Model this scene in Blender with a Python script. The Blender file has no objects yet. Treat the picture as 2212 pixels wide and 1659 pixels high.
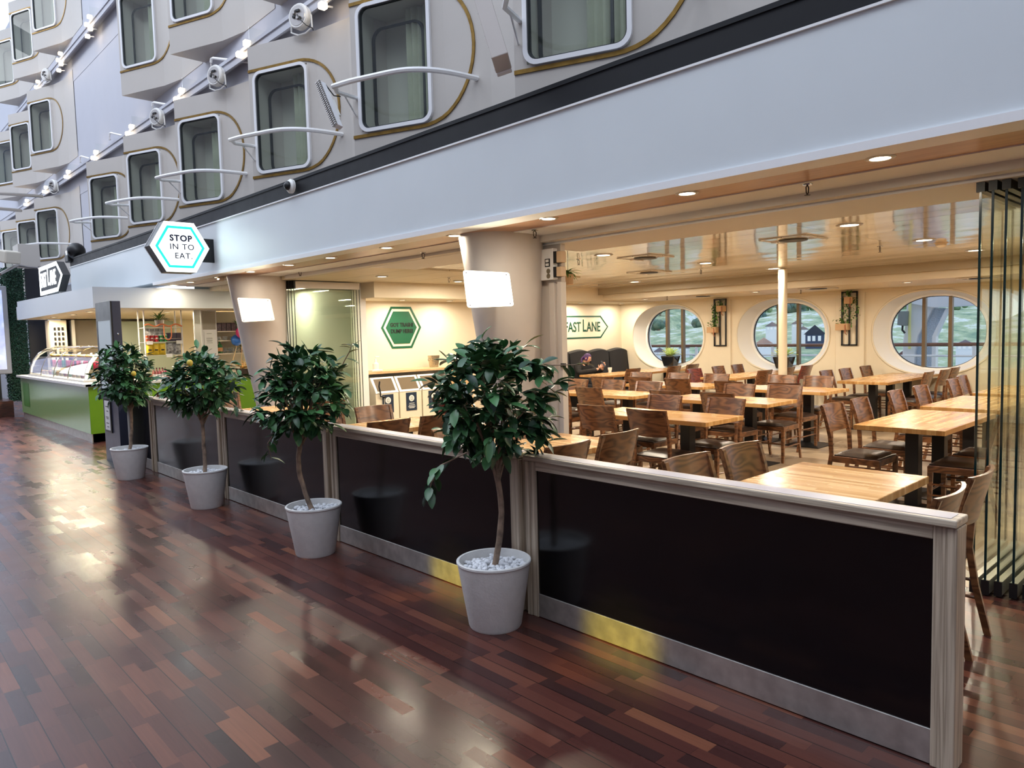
import bpy, bmesh, math, random
from mathutils import Vector, Matrix, Euler

# ------------------------------------------------------------------ camera, world, lights, exposure
PI = math.pi
D = bpy.data
SC = bpy.context.scene
COL = SC.collection

CAM = Vector((0.0, 0.0, 1.6))
YAW, PITCH, ROLL, FPX = 0.82069426, -0.07027084, -0.02543275, 1562.25558
_f = Vector((math.cos(YAW) * math.cos(PITCH), math.sin(YAW) * math.cos(PITCH), math.sin(PITCH)))
_r = _f.cross(Vector((0, 0, 1))).normalized()
_u = _r.cross(_f)
_R = math.cos(ROLL) * _r + math.sin(ROLL) * _u
_U = -math.sin(ROLL) * _r + math.cos(ROLL) * _u
cam_data = D.cameras.new('camera')
cam_data.sensor_fit = 'HORIZONTAL'
cam_data.sensor_width = 36.0
cam_data.lens = FPX / 2212.0 * 36.0
cam_data.clip_start = 0.05
cam_data.clip_end = 3000
cam = D.objects.new('camera', cam_data)
COL.objects.link(cam)
cam.matrix_world = Matrix(((_R.x, _U.x, -_f.x, CAM.x), (_R.y, _U.y, -_f.y, CAM.y), (_R.z, _U.z, -_f.z, CAM.z), (0, 0, 0, 1)))
SC.camera = cam

SC.view_settings.view_transform = 'Standard'
SC.view_settings.look = 'None'
SC.view_settings.gamma = 1.0
SC.view_settings.use_curve_mapping = False
SC.view_settings.exposure = 0.0
SC.cycles.max_bounces = 7
SC.cycles.diffuse_bounces = 4
SC.cycles.glossy_bounces = 4
SC.cycles.transparent_max_bounces = 24
SC.cycles.transmission_bounces = 6
SC.cycles.sample_clamp_indirect = 6.0
SC.cycles.caustics_reflective = False
SC.cycles.caustics_refractive = False
SC.cycles.use_denoising = True

world = D.worlds.new('sky')
SC.world = world
world.use_nodes = True
_wn = world.node_tree
_bg = _wn.nodes['Background']
_tc = _wn.nodes.new('ShaderNodeTexCoord')
_sp = _wn.nodes.new('ShaderNodeSeparateXYZ')
_cr = _wn.nodes.new('ShaderNodeValToRGB')
_wn.links.new(_tc.outputs['Generated'], _sp.inputs[0])
_wn.links.new(_sp.outputs['Z'], _cr.inputs[0])
_cr.color_ramp.elements[0].position = 0.0
_cr.color_ramp.elements[0].color = (0.72, 0.79, 0.88, 1)
_cr.color_ramp.elements[1].position = 0.6
_cr.color_ramp.elements[1].color = (0.56, 0.68, 0.90, 1)
_wn.links.new(_cr.outputs[0], _bg.inputs[0])
_bg.inputs[1].default_value = 1.75


def area(name, loc, size, power, color, rot=(0, 0, 0), size_y=None, shape=None, spread=None):
    l = D.lights.new(name, 'AREA')
    l.energy = power
    l.color = color
    l.size = size
    if size_y:
        l.shape = 'RECTANGLE'
        l.size_y = size_y
    elif shape:
        l.shape = shape
    if spread:
        l.spread = spread
    o = D.objects.new(name, l)
    COL.objects.link(o)
    o.location = loc
    o.rotation_euler = rot
    return o


COOL = (0.92, 0.96, 1.0)
WARM = (1.0, 0.87, 0.68)
# daylight coming down through the glazed promenade roof, bay by bay
for k in range(6):
    area('roof_daylight', (-2.2, -4.0 + 7.5 * k, 13.2), 5.5, 400, COOL, size_y=6.0)


# added area light at the unseen far end, no window there; brightens reflections
area('end_window_daylight', (-1.6, 33.4, 4.2), 6.5, 260, (0.9, 0.95, 1.0), rot=(math.radians(-90), 0, 0), size_y=5.0)


def spot(name, loc, target, power, color, angle, blend=0.5, radius=0.05):
    l = D.lights.new(name, 'SPOT')
    l.energy = power
    l.color = color
    l.spot_size = math.radians(angle)
    l.spot_blend = blend
    l.shadow_soft_size = radius
    o = D.objects.new(name, l)
    COL.objects.link(o)
    o.location = loc
    d = Vector(target) - Vector(loc)
    o.rotation_euler = d.to_track_quat('-Z', 'Y').to_euler()
    return o


# two yellow effect spots across the promenade that graze the kick plates
spot('yellow_effect_spot', (-3.9, 2.2, 2.9), (2.8, 2.25, 0.05), 3600, (1.0, 0.76, 0.0), 4.5, 0.9)
spot('yellow_effect_spot', (-3.9, 4.6, 2.9), (2.8, 3.60, 0.05), 3600, (1.0, 0.76, 0.0), 4.5, 0.9)


# ------------------------------------------------------------------ helpers
def S(r, g, b):
    return tuple((c / 255 / 12.92) if c / 255 <= 0.04045 else ((c / 255 + 0.055) / 1.055) ** 2.4 for c in (r, g, b)) + (1.0,)


def ray(px, py):
    return _f + _R * ((px - 1106.0) / FPX) - _U * ((py - 829.5) / FPX)


def onplane(px, py, axis, c):
    d = ray(px, py)
    return CAM + d * ((c - CAM[axis]) / d[axis])


def newmat(name):
    m = D.materials.new(name)
    m.use_nodes = True
    nt = m.node_tree
    return m, nt, nt.nodes['Principled BSDF']


def mat(name, color, rough=0.5, metal=0.0, spec=0.5, bump=0.0, bscale=60.0, var=0.0, vscale=8.0, coat=0.0, emit=None, estr=0.0, trans=0.0, sheen=0.0):
    m, nt, p = newmat(name)
    p.inputs['Base Color'].default_value = color
    p.inputs['Roughness'].default_value = rough
    p.inputs['Metallic'].default_value = metal
    p.inputs['Specular IOR Level'].default_value = spec
    p.inputs['Coat Weight'].default_value = coat
    p.inputs['Coat Roughness'].default_value = 0.08
    p.inputs['Transmission Weight'].default_value = trans
    if emit:
        p.inputs['Emission Color'].default_value = emit
        p.inputs['Emission Strength'].default_value = estr
    N, L = nt.nodes, nt.links
    tc = N.new('ShaderNodeTexCoord')
    nz = N.new('ShaderNodeTexNoise')
    nz.inputs['Scale'].default_value = vscale
    nz.inputs['Detail'].default_value = 5
    L.new(tc.outputs['Object'], nz.inputs['Vector'])
    if var > 0:
        cr = N.new('ShaderNodeValToRGB')
        cr.color_ramp.elements[0].position = 0.3
        cr.color_ramp.elements[1].position = 0.7
        cr.color_ramp.elements[0].color = tuple(c * (1 - var) for c in color[:3]) + (1,)
        cr.color_ramp.elements[1].color = tuple(min(1, c * (1 + var)) for c in color[:3]) + (1,)
        L.new(nz.outputs['Fac'], cr.inputs[0])
        L.new(cr.outputs[0], p.inputs['Base Color'])
    mr = N.new('ShaderNodeMapRange')
    mr.inputs['To Min'].default_value = max(0.0, rough * 0.85)
    mr.inputs['To Max'].default_value = min(1.0, rough * 1.15)
    L.new(nz.outputs['Fac'], mr.inputs['Value'])
    L.new(mr.outputs[0], p.inputs['Roughness'])
    if bump > 0:
        n2 = N.new('ShaderNodeTexNoise')
        n2.inputs['Scale'].default_value = bscale
        n2.inputs['Detail'].default_value = 3
        L.new(tc.outputs['Object'], n2.inputs['Vector'])
        b = N.new('ShaderNodeBump')
        b.inputs['Strength'].default_value = bump
        b.inputs['Distance'].default_value = 0.01
        L.new(n2.outputs['Fac'], b.inputs['Height'])
        L.new(b.outputs[0], p.inputs['Normal'])
    return m


def glow(name, color, strength):
    m, nt, p = newmat(name)
    p.inputs['Base Color'].default_value = tuple(c * 0.6 for c in color[:3]) + (1,)
    p.inputs['Emission Color'].default_value = color
    p.inputs['Emission Strength'].default_value = strength
    return m


def m_math(nt, op, a, b=None, c=None):
    n = nt.nodes.new('ShaderNodeMath')
    n.operation = op
    for i, v in enumerate((a, b, c)):
        if v is None:
            continue
        if isinstance(v, (int, float)):
            n.inputs[i].default_value = v
        else:
            nt.links.new(v, n.inputs[i])
    return n.outputs[0]


def ramp(nt, fac, stops, interp='LINEAR'):
    n = nt.nodes.new('ShaderNodeValToRGB')
    cr = n.color_ramp
    cr.interpolation = interp
    while len(cr.elements) < len(stops):
        cr.elements.new(0.5)
    for e, (p, c) in zip(cr.elements, stops):
        e.position = p
        e.color = c
    nt.links.new(fac, n.inputs[0])
    return n.outputs[0]


def planks(name, width, length, stops, rough, swap=False, gapc=(0.01, 0.006, 0.006, 1), gap=0.03, group=1, grain=0.25, spec=0.5, bump=0.15, worn=None):
    """boards along local Y (or X when swap) with random tone for every board"""
    m, nt, p = newmat(name)
    N, L = nt.nodes, nt.links
    tc = N.new('ShaderNodeTexCoord')
    sp = N.new('ShaderNodeSeparateXYZ')
    L.new(tc.outputs['Object'], sp.inputs[0])
    X, Y = sp.outputs[0], sp.outputs[1]
    if swap:
        X, Y = Y, X
    xr = m_math(nt, 'DIVIDE', X, width)
    row = m_math(nt, 'FLOOR', xr)
    fx = m_math(nt, 'FRACT', xr)
    wn = N.new('ShaderNodeTexWhiteNoise')
    wn.noise_dimensions = '1D'
    L.new(row, wn.inputs['W'])
    yy = m_math(nt, 'ADD', m_math(nt, 'DIVIDE', Y, length), m_math(nt, 'MULTIPLY', wn.outputs['Value'], 17.3))
    idx = m_math(nt, 'FLOOR', yy)
    fy = m_math(nt, 'FRACT', yy)
    w2 = N.new('ShaderNodeTexWhiteNoise')
    w2.noise_dimensions = '2D'
    cb = N.new('ShaderNodeCombineXYZ')
    L.new(row, cb.inputs[0])
    L.new(idx, cb.inputs[1])
    L.new(cb.outputs[0], w2.inputs['Vector'])
    col = ramp(nt, w2.outputs['Value'], stops)
    # grain
    cg = N.new('ShaderNodeCombineXYZ')
    L.new(m_math(nt, 'MULTIPLY', X, 90.0), cg.inputs[0])
    L.new(m_math(nt, 'MULTIPLY', Y, 4.0), cg.inputs[1])
    L.new(m_math(nt, 'MULTIPLY', w2.outputs['Value'], 40.0), cg.inputs[2])
    nz = N.new('ShaderNodeTexNoise')
    nz.inputs['Scale'].default_value = 1.0
    nz.inputs['Detail'].default_value = 4
    L.new(cg.outputs[0], nz.inputs['Vector'])
    g = m_math(nt, 'MULTIPLY_ADD', nz.outputs['Fac'], grain * 2, 1 - grain)
    mx = N.new('ShaderNodeMix')
    mx.data_type = 'RGBA'
    mx.blend_type = 'MULTIPLY'
    mx.inputs[0].default_value = 1.0
    L.new(col, mx.inputs[6])
    gc = N.new('ShaderNodeCombineXYZ')
    for i in range(3):
        L.new(g, gc.inputs[i])
    L.new(gc.outputs[0], mx.inputs[7])
    # gaps
    ex = m_math(nt, 'LESS_THAN', fx, gap)
    if group > 1:
        gr = m_math(nt, 'LESS_THAN', m_math(nt, 'FRACT', m_math(nt, 'DIVIDE', row, group)), 0.01)
        ex = m_math(nt, 'MULTIPLY', ex, gr)
    ey = m_math(nt, 'LESS_THAN', fy, gap * width / length * 0.5)
    e = m_math(nt, 'MAXIMUM', ex, m_math(nt, 'MULTIPLY', ey, 0.6))
    m2 = N.new('ShaderNodeMix')
    m2.data_type = 'RGBA'
    L.new(e, m2.inputs[0])
    L.new(mx.outputs[2], m2.inputs[6])
    m2.inputs[7].default_value = gapc
    L.new(m2.outputs[2], p.inputs['Base Color'])
    n3 = N.new('ShaderNodeTexNoise')
    n3.inputs['Scale'].default_value = 1.3
    n3.inputs['Detail'].default_value = 6
    L.new(tc.outputs['Object'], n3.inputs['Vector'])
    mr = N.new('ShaderNodeMapRange')
    mr.inputs['From Min'].default_value = 0.3
    mr.inputs['From Max'].default_value = 0.7
    mr.inputs['To Min'].default_value = rough * 0.75
    mr.inputs['To Max'].default_value = rough * 1.3
    L.new(n3.outputs['Fac'], mr.inputs['Value'])
    L.new(m_math(nt, 'MULTIPLY_ADD', w2.outputs['Value'], 0.08, mr.outputs[0]), p.inputs['Roughness'])
    p.inputs['Specular IOR Level'].default_value = spec
    b = N.new('ShaderNodeBump')
    b.inputs['Strength'].default_value = bump
    b.inputs['Distance'].default_value = 0.004
    h = m_math(nt, 'SUBTRACT', m_math(nt, 'MULTIPLY', nz.outputs['Fac'], 0.5), m_math(nt, 'MULTIPLY', e, 1.0))
    L.new(h, b.inputs['Height'])
    L.new(b.outputs[0], p.inputs['Normal'])
    return m


def wood(name, dark, light, scale=(6, 1.2, 6), rough=0.35, dist=3.0, coat=0.3, island=False):
    m, nt, p = newmat(name)
    N, L = nt.nodes, nt.links
    tc = N.new('ShaderNodeTexCoord')
    mp = N.new('ShaderNodeMapping')
    mp.inputs['Scale'].default_value = scale
    L.new(tc.outputs['Object'], mp.inputs[0])
    oi = N.new('ShaderNodeObjectInfo')
    ad = N.new('ShaderNodeVectorMath')
    ad.operation = 'ADD'
    L.new(mp.outputs[0], ad.inputs[0])
    cb = N.new('ShaderNodeCombineXYZ')
    L.new(m_math(nt, 'MULTIPLY', oi.outputs['Random'], 30.0), cb.inputs[0])
    L.new(m_math(nt, 'MULTIPLY', oi.outputs['Random'], 19.0), cb.inputs[2])
    L.new(cb.outputs[0], ad.inputs[1])
    nz = N.new('ShaderNodeTexNoise')
    nz.inputs['Scale'].default_value = 1.1
    nz.inputs['Detail'].default_value = 2
    L.new(ad.outputs[0], nz.inputs['Vector'])
    rings = m_math(nt, 'MULTIPLY_ADD', m_math(nt, 'SINE', m_math(nt, 'MULTIPLY', nz.outputs['Fac'], 88.0 * dist / 3)), 0.42, 0.45)
    n2 = N.new('ShaderNodeTexNoise')
    n2.inputs['Scale'].default_value = 9.0
    n2.inputs['Detail'].default_value = 6
    L.new(ad.outputs[0], n2.inputs['Vector'])
    f = m_math(nt, 'MULTIPLY_ADD', rings, 0.65, m_math(nt, 'MULTIPLY', n2.outputs['Fac'], 0.4))
    mid = tuple((a + b) / 2 for a, b in zip(dark, light))
    c = ramp(nt, f, [(0.1, light), (0.55, mid), (0.85, dark), (1.0, mid)])
    L.new(c, p.inputs['Base Color'])
    p.inputs['Roughness'].default_value = rough
    p.inputs['Coat Weight'].default_value = coat
    p.inputs['Coat Roughness'].default_value = 0.2
    return m


class MB:
    """collects shapes and links them as ONE mesh object"""

    def __init__(self):
        self.v, self.f = [], []

    def add(self, vs, fs, M=None):
        o = len(self.v)
        self.v += [(M @ Vector(v)) if M else Vector(v) for v in vs]
        self.f += [tuple(i + o for i in f) for f in fs]
        return self

    def box(self, x0, x1, y0, y1, z0, z1, M=None):
        vs = [(x, y, z) for x in (x0, x1) for y in (y0, y1) for z in (z0, z1)]
        return self.add(vs, [(0, 1, 3, 2), (4, 6, 7, 5), (0, 4, 5, 1), (2, 3, 7, 6), (0, 2, 6, 4), (1, 5, 7, 3)], M)

    def cbox(self, c, s, rz=0.0, rx=0.0, ry=0.0):
        M = Matrix.Translation(c) @ Euler((rx, ry, rz)).to_matrix().to_4x4()
        return self.box(-s[0] / 2, s[0] / 2, -s[1] / 2, s[1] / 2, -s[2] / 2, s[2] / 2, M)

    def hexa(self, bot, top):
        """8 points: bottom quad and top quad, same order"""
        return self.add(list(bot) + list(top), [(3, 2, 1, 0), (4, 5, 6, 7), (0, 1, 5, 4), (1, 2, 6, 5), (2, 3, 7, 6), (3, 0, 4, 7)])

    def quad(self, a, b, c, d):
        return self.add([a, b, c, d], [(0, 1, 2, 3)])

    def poly(self, pts):
        return self.add(pts, [tuple(range(len(pts)))])

    def prism(self, pts, vec, M=None):
        """closed outline pts extruded by vec"""
        n = len(pts)
        vec = Vector(vec)
        vs = [Vector(p) for p in pts] + [Vector(p) + vec for p in pts]
        fs = [tuple(reversed(range(n))), tuple(range(n, 2 * n))]
        fs += [(i, (i + 1) % n, n + (i + 1) % n, n + i) for i in range(n)]
        return self.add(vs, fs, M)

    def ring(self, outer, inner, vec):
        """frame between two outlines with the same count, extruded by vec"""
        n = len(outer)
        vec = Vector(vec)
        vs = [Vector(p) for p in outer] + [Vector(p) for p in inner] + [Vector(p) + vec for p in outer] + [Vector(p) + vec for p in inner]
        fs = []
        for i in range(n):
            j = (i + 1) % n
            fs += [(i, j, n + j, n + i), (2 * n + j, 2 * n + i, 3 * n + i, 3 * n + j), (j, i, 2 * n + i, 2 * n + j), (n + i, n + j, 3 * n + j, 3 * n + i)]
        return self.add(vs, fs)

    def tube(self, pts, r, n=8, closed=False, rad=None, cap=True):
        pts = [Vector(p) for p in pts]
        m = len(pts)
        vs, fs = [], []
        ref = None
        for i, p in enumerate(pts):
            a = pts[(i - 1) % m] if (closed or i > 0) else p
            b = pts[(i + 1) % m] if (closed or i < m - 1) else p
            t = (b - a).normalized()
            if ref is None:
                ref = t.orthogonal().normalized()
            else:
                ref = (ref - t * ref.dot(t))
                ref = ref.normalized() if ref.length > 1e-6 else t.orthogonal().normalized()
            bi = t.cross(ref)
            rr = rad[i] if rad else r
            for k in range(n):
                a_ = 2 * PI * k / n
                vs.append(p + (ref * math.cos(a_) + bi * math.sin(a_)) * rr)
        for i in range(m if closed else m - 1):
            j = (i + 1) % m
            for k in range(n):
                l = (k + 1) % n
                fs.append((i * n + k, i * n + l, j * n + l, j * n + k))
        if not closed and cap:
            fs.append(tuple(reversed(range(n))))
            fs.append(tuple(range((m - 1) * n, m * n)))
        return self.add(vs, fs)

    def lathe(self, prof, n=24, c=(0, 0, 0), M=None, sx=1.0, sy=1.0):
        """prof: list of (radius, z); ends with r=0 get closed"""
        vs, fs = [], []
        m = len(prof)
        for r, z in prof:
            for k in range(n):
                a = 2 * PI * k / n
                vs.append((c[0] + r * math.cos(a) * sx, c[1] + r * math.sin(a) * sy, c[2] + z))
        for i in range(m - 1):
            for k in range(n):
                l = (k + 1) % n
                fs.append((i * n + k, i * n + l, (i + 1) * n + l, (i + 1) * n + k))
        fs.append(tuple(reversed(range(n))))
        fs.append(tuple(range((m - 1) * n, m * n)))
        return self.add(vs, fs, M)

    def ball(self, c, r, n=12, m=8, s=(1, 1, 1), M=None):
        vs, fs = [], []
        for i in range(m + 1):
            t = PI * i / m
            for k in range(n):
                a = 2 * PI * k / n
                vs.append((c[0] + r * s[0] * math.sin(t) * math.cos(a), c[1] + r * s[1] * math.sin(t) * math.sin(a), c[2] + r * s[2] * math.cos(t)))
        for i in range(m):
            for k in range(n):
                l = (k + 1) % n
                fs.append((i * n + k, (i + 1) * n + k, (i + 1) * n + l, i * n + l))
        return self.add(vs, fs, M)

    def grid(self, fn, nu, nv, flip=False):
        vs = [fn(i / nu, j / nv) for i in range(nu + 1) for j in range(nv + 1)]
        fs = []
        for i in range(nu):
            for j in range(nv):
                a = i * (nv + 1) + j
                q = (a, a + nv + 1, a + nv + 2, a + 1)
                fs.append(tuple(reversed(q)) if flip else q)
        return self.add(vs, fs)

    def mesh(self, name, m, smooth=False, off=None):
        me = D.meshes.new(name)
        vs = [v - off for v in self.v] if off is not None else self.v
        me.from_pydata([tuple(v) for v in vs], [], self.f)
        bm = bmesh.new()
        bm.from_mesh(me)
        bmesh.ops.remove_doubles(bm, verts=bm.verts, dist=1e-5)
        bmesh.ops.recalc_face_normals(bm, faces=bm.faces)
        bm.to_mesh(me)
        bm.free()
        if smooth:
            for p in me.polygons:
                p.use_smooth = True
        me.materials.append(m)
        return me

    def build(self, name, m, parent=None, smooth=False, bevel=0.0, bseg=2, world=True):
        """shapes are in world space unless world=False (then in the parent's space)"""
        off = None
        if parent is not None and world:
            off = Vector((0, 0, 0)); q_ = parent
            while q_ is not None:
                off = off + q_.location; q_ = q_.parent
        o = D.objects.new(name, self.mesh(name, m, smooth, off))
        COL.objects.link(o)
        if parent is not None:
            o.parent = parent
        if bevel > 0:
            b = o.modifiers.new('bevel', 'BEVEL')
            b.width = bevel
            b.segments = bseg
            b.limit_method = 'ANGLE'
        if smooth:
            try:
                me = o.data
                bm = bmesh.new()
                bm.from_mesh(me)
                for e in bm.edges:
                    if len(e.link_faces) == 2 and e.calc_face_angle(0) > math.radians(38):
                        e.smooth = False
                bm.to_mesh(me)
                bm.free()
            except Exception:
                pass
        return o


def rebase(o):
    """put a mesh's origin at the foot of its own bounding box"""
    if o.parent is not None or o.type != 'MESH' or len(o.data.vertices) == 0:
        return o
    xs = [v.co for v in o.data.vertices]
    c = Vector(((min(v.x for v in xs) + max(v.x for v in xs)) / 2, (min(v.y for v in xs) + max(v.y for v in xs)) / 2, min(v.z for v in xs)))
    o.data.transform(Matrix.Translation(-c))
    for ch in o.children:
        ch.location = ch.location - c
    o.location = o.location + c
    return o


def tag(o, label, cat, group=None, kind=None):
    o['label'] = label
    o['category'] = cat
    if group:
        o['group'] = group
    if kind:
        o['kind'] = kind
    return o


def thing(name, label, cat, loc=(0, 0, 0), rz=0.0, group=None):
    o = D.objects.new(name, None)
    COL.objects.link(o)
    o.empty_display_size = 0.1
    o.location = loc
    o.rotation_euler = (0, 0, rz)
    return tag(o, label, cat, group)


def struct(o):
    o['kind'] = 'structure'
    return o


def dup(root, loc, rz, label, group=None):
    r = root.copy()
    COL.objects.link(r)
    r.location = loc
    r.rotation_euler = (0, 0, rz)
    r['label'] = label
    if group:
        r['group'] = group
    for ch in list(root.children):
        c = ch.copy()
        COL.objects.link(c)
        c.parent = r
        for g in list(ch.children):
            d = g.copy()
            COL.objects.link(d)
            d.parent = c
    return r


_txt_n = 0


def text_part(name, s, size, m, parent, M, ext=0.002, bold=0.0, sx=1.0, align='CENTER', space=1.0):
    """lettering as real mesh; M places the text plane (x right, y up)"""
    cu = D.curves.new(name, 'FONT')
    cu.body = s
    cu.size = size
    cu.align_x = align
    cu.align_y = 'CENTER'
    cu.extrude = ext
    cu.offset = bold
    cu.space_character = space
    cu.resolution_u = 4
    o = D.objects.new(name + '_curve', cu)
    COL.objects.link(o)
    dg = bpy.context.evaluated_depsgraph_get()
    me = D.meshes.new_from_object(o.evaluated_get(dg))
    D.objects.remove(o)
    me.transform(M @ Matrix.Diagonal((sx, 1, 1, 1)))
    if parent is not None:
        me.transform(Matrix.Translation(-parent.location))
    me.materials.clear()
    me.materials.append(m)
    me.name = name
    r = D.objects.new(name, me)
    COL.objects.link(r)
    if parent is not None:
        r.parent = parent
    return r


def frame_M(origin, xdir, ydir):
    x = Vector(xdir).normalized()
    y = Vector(ydir).normalized()
    z = x.cross(y)
    return Matrix(((x.x, y.x, z.x, origin[0]), (x.y, y.y, z.y, origin[1]), (x.z, y.z, z.z, origin[2]), (0, 0, 0, 1)))


def rrect(w0, w1, h0, h1, r, n=6):
    """rounded rectangle outline in 2D"""
    pts = []
    for cx_, cy_, a0 in ((w1 - r, h1 - r, 0), (w0 + r, h1 - r, PI / 2), (w0 + r, h0 + r, PI), (w1 - r, h0 + r, 1.5 * PI)):
        for k in range(n + 1):
            a = a0 + PI / 2 * k / n
            pts.append((cx_ + r * math.cos(a), cy_ + r * math.sin(a)))
    return pts

# ------------------------------------------------------------------ materials
red_floor = planks('reddish_hardwood_deck', 0.066, 0.4,
                   [(0.0, S(54, 33, 31)), (0.3, S(70, 38, 34)), (0.6, S(80, 43, 36)), (0.86, S(92, 51, 41)), (0.96, S(104, 60, 46)), (1.0, S(124, 76, 54))],
                   0.25, gapc=S(20, 12, 12), gap=0.06, grain=0.25, spec=0.5, bump=0.08, group=2)
tan_floor = planks('beige_wood_look_floor', 0.14, 0.95, [(0, S(134, 116, 96)), (0.5, S(152, 134, 112)), (1, S(170, 152, 128))],
                   0.3, gapc=S(90, 72, 54), gap=0.01, grain=0.1, bump=0.05)
white_panel = mat('white_enamel_panel', S(212, 218, 221), 0.42, spec=0.4, var=0.015, vscale=2)
white_trim = mat('white_painted_trim', S(238, 238, 238), 0.35)
black_band = mat('black_enamel_band', S(14, 15, 20), 0.55, spec=0.3)
soffit_wood = wood('brown_soffit_laminate', S(166, 122, 92), S(188, 146, 114), scale=(14, 0.7, 14), rough=0.32, dist=1.0, coat=0.1)
cream = mat('cream_wall_paint', S(228, 217, 194), 0.5, var=0.01)
cream2 = mat('cream_ceiling_strip', S(232, 231, 230), 0.5)
beige_box = mat('beige_beam_paint', S(208, 203, 196), 0.5)
grey_col = mat('warm_grey_column_paint', S(196, 188, 182), 0.45, var=0.02)
facade_white = mat('off_white_facade_paint', S(188, 182, 175), 0.55, bump=0.05, bscale=220, var=0.015, vscale=3)
facade_wall = mat('pale_blue_grey_wall_paint', S(180, 181, 190), 0.6, var=0.03, vscale=2)
brass = mat('brown_brass_trim', S(138, 108, 52), 0.38, metal=0.75, var=0.25, vscale=12)
steel = mat('brushed_steel', S(206, 202, 196), 0.42, metal=0.85, var=0.15, vscale=14, bump=0.1, bscale=18)
satin = mat('satin_aluminium', S(190, 186, 182), 0.35, metal=0.8)
chrome = mat('chrome', S(220, 220, 220), 0.12, metal=1.0)
black_paint = mat('black_powder_coat', S(20, 20, 22), 0.4)
black_plastic = mat('black_plastic', S(18, 18, 20), 0.45)
dark_gasket = mat('dark_rubber_gasket', S(28, 34, 36), 0.5)
white_plastic = mat('white_plastic', S(232, 232, 228), 0.4)
fence_black = mat('black_laminate_panel', S(6, 6, 9), 0.16, spec=0.55, coat=0.0)
pale_oak = wood('washed_oak', S(152, 136, 118), S(206, 190, 168), scale=(50, 50, 1.2), rough=0.5, dist=0.6, coat=0.0)
pale_oak_y = wood('washed_oak_rail', S(160, 146, 128), S(212, 198, 176), scale=(50, 1.2, 50), rough=0.45, dist=0.6, coat=0.1)
cap_grey = mat('grey_laminate_inlay', S(176, 172, 178), 0.4, var=0.05, vscale=40)
chair_wood = wood('brown_stained_beech', S(74, 44, 27), S(134, 90, 57), scale=(1.8, 1.8, 6), rough=0.3, dist=2.2, coat=0.35)
chair_red = wood('reddish_stained_beech', S(70, 26, 20), S(128, 56, 42), scale=(1.8, 1.8, 6), rough=0.3, dist=2.2, coat=0.35)
leather = mat('dark_brown_leatherette', S(46, 36, 32), 0.33, spec=0.5, bump=0.1, bscale=160)
table_wood = planks('oiled_butcher_block', 0.036, 0.5, [(0, S(174, 126, 74)), (0.5, S(194, 148, 92)), (1, S(212, 170, 114))], 0.2,
                    gapc=S(150, 104, 58), gap=0.03, grain=0.12, bump=0.03, spec=0.5)
table_wood_x = planks('oiled_butcher_block_lengthwise', 0.036, 0.5, [(0, S(174, 126, 74)), (0.5, S(194, 148, 92)), (1, S(212, 170, 114))], 0.2,
                      swap=True, gapc=S(150, 104, 58), gap=0.03, grain=0.12, bump=0.03, spec=0.5)
pot_grey = mat('pale_grey_composite_pot', S(224, 223, 220), 0.6, var=0.05, vscale=18, bump=0.12, bscale=90)
pebble = mat('white_pebbles', S(232, 234, 238), 0.45, var=0.05)
bark = mat('mottled_brown_bark', S(142, 120, 102), 0.8, var=0.45, vscale=22, bump=0.5, bscale=40)
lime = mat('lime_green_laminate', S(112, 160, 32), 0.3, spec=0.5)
lime_skylit = mat('lime_green_skylit_front', S(148, 184, 122), 0.22, spec=0.7)  # the lime laminate again, with pale sky light mixed into its colour
stone_white = mat('white_stone_worktop', S(232, 228, 220), 0.25)
sofa_black = mat('dark_patterned_upholstery', S(34, 33, 36), 0.75, bump=0.3, bscale=120, var=0.3, vscale=60)
green_sign = mat('dark_green_vinyl', S(10, 72, 52), 0.4)
green_sign2 = mat('green_vinyl', S(12, 84, 56), 0.4)
terracotta = mat('tan_planter', S(196, 160, 120), 0.6)
copper = mat('copper_strap', S(176, 112, 84), 0.4, metal=0.5)
leaf_mats = {}


def leaf_mat(name, dark, light, rough=0.3, back=None):
    m, nt, p = newmat(name)
    g = nt.nodes.new('ShaderNodeNewGeometry')
    c = ramp(nt, g.outputs['Random Per Island'], [(0.0, dark), (0.75, light), (1.0, tuple(min(1, x * 1.6) for x in light[:3]) + (1,))])
    nt.links.new(c, p.inputs['Base Color'])
    p.inputs['Roughness'].default_value = rough
    return m


citrus_leaf = leaf_mat('glossy_dark_citrus_leaf', S(26, 56, 36), S(66, 110, 66), 0.36)
fern_leaf = leaf_mat('green_fern_leaf', S(40, 78, 30), S(92, 132, 56), 0.45)
agave_leaf = leaf_mat('pale_green_agave_leaf', S(96, 130, 60), S(176, 196, 128), 0.5)
hedge_leaf = leaf_mat('dark_artificial_hedge', S(14, 40, 30), S(36, 74, 56), 0.6)
lemon_m = mat('yellow_lemon_rind', S(214, 186, 70), 0.45)


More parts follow.
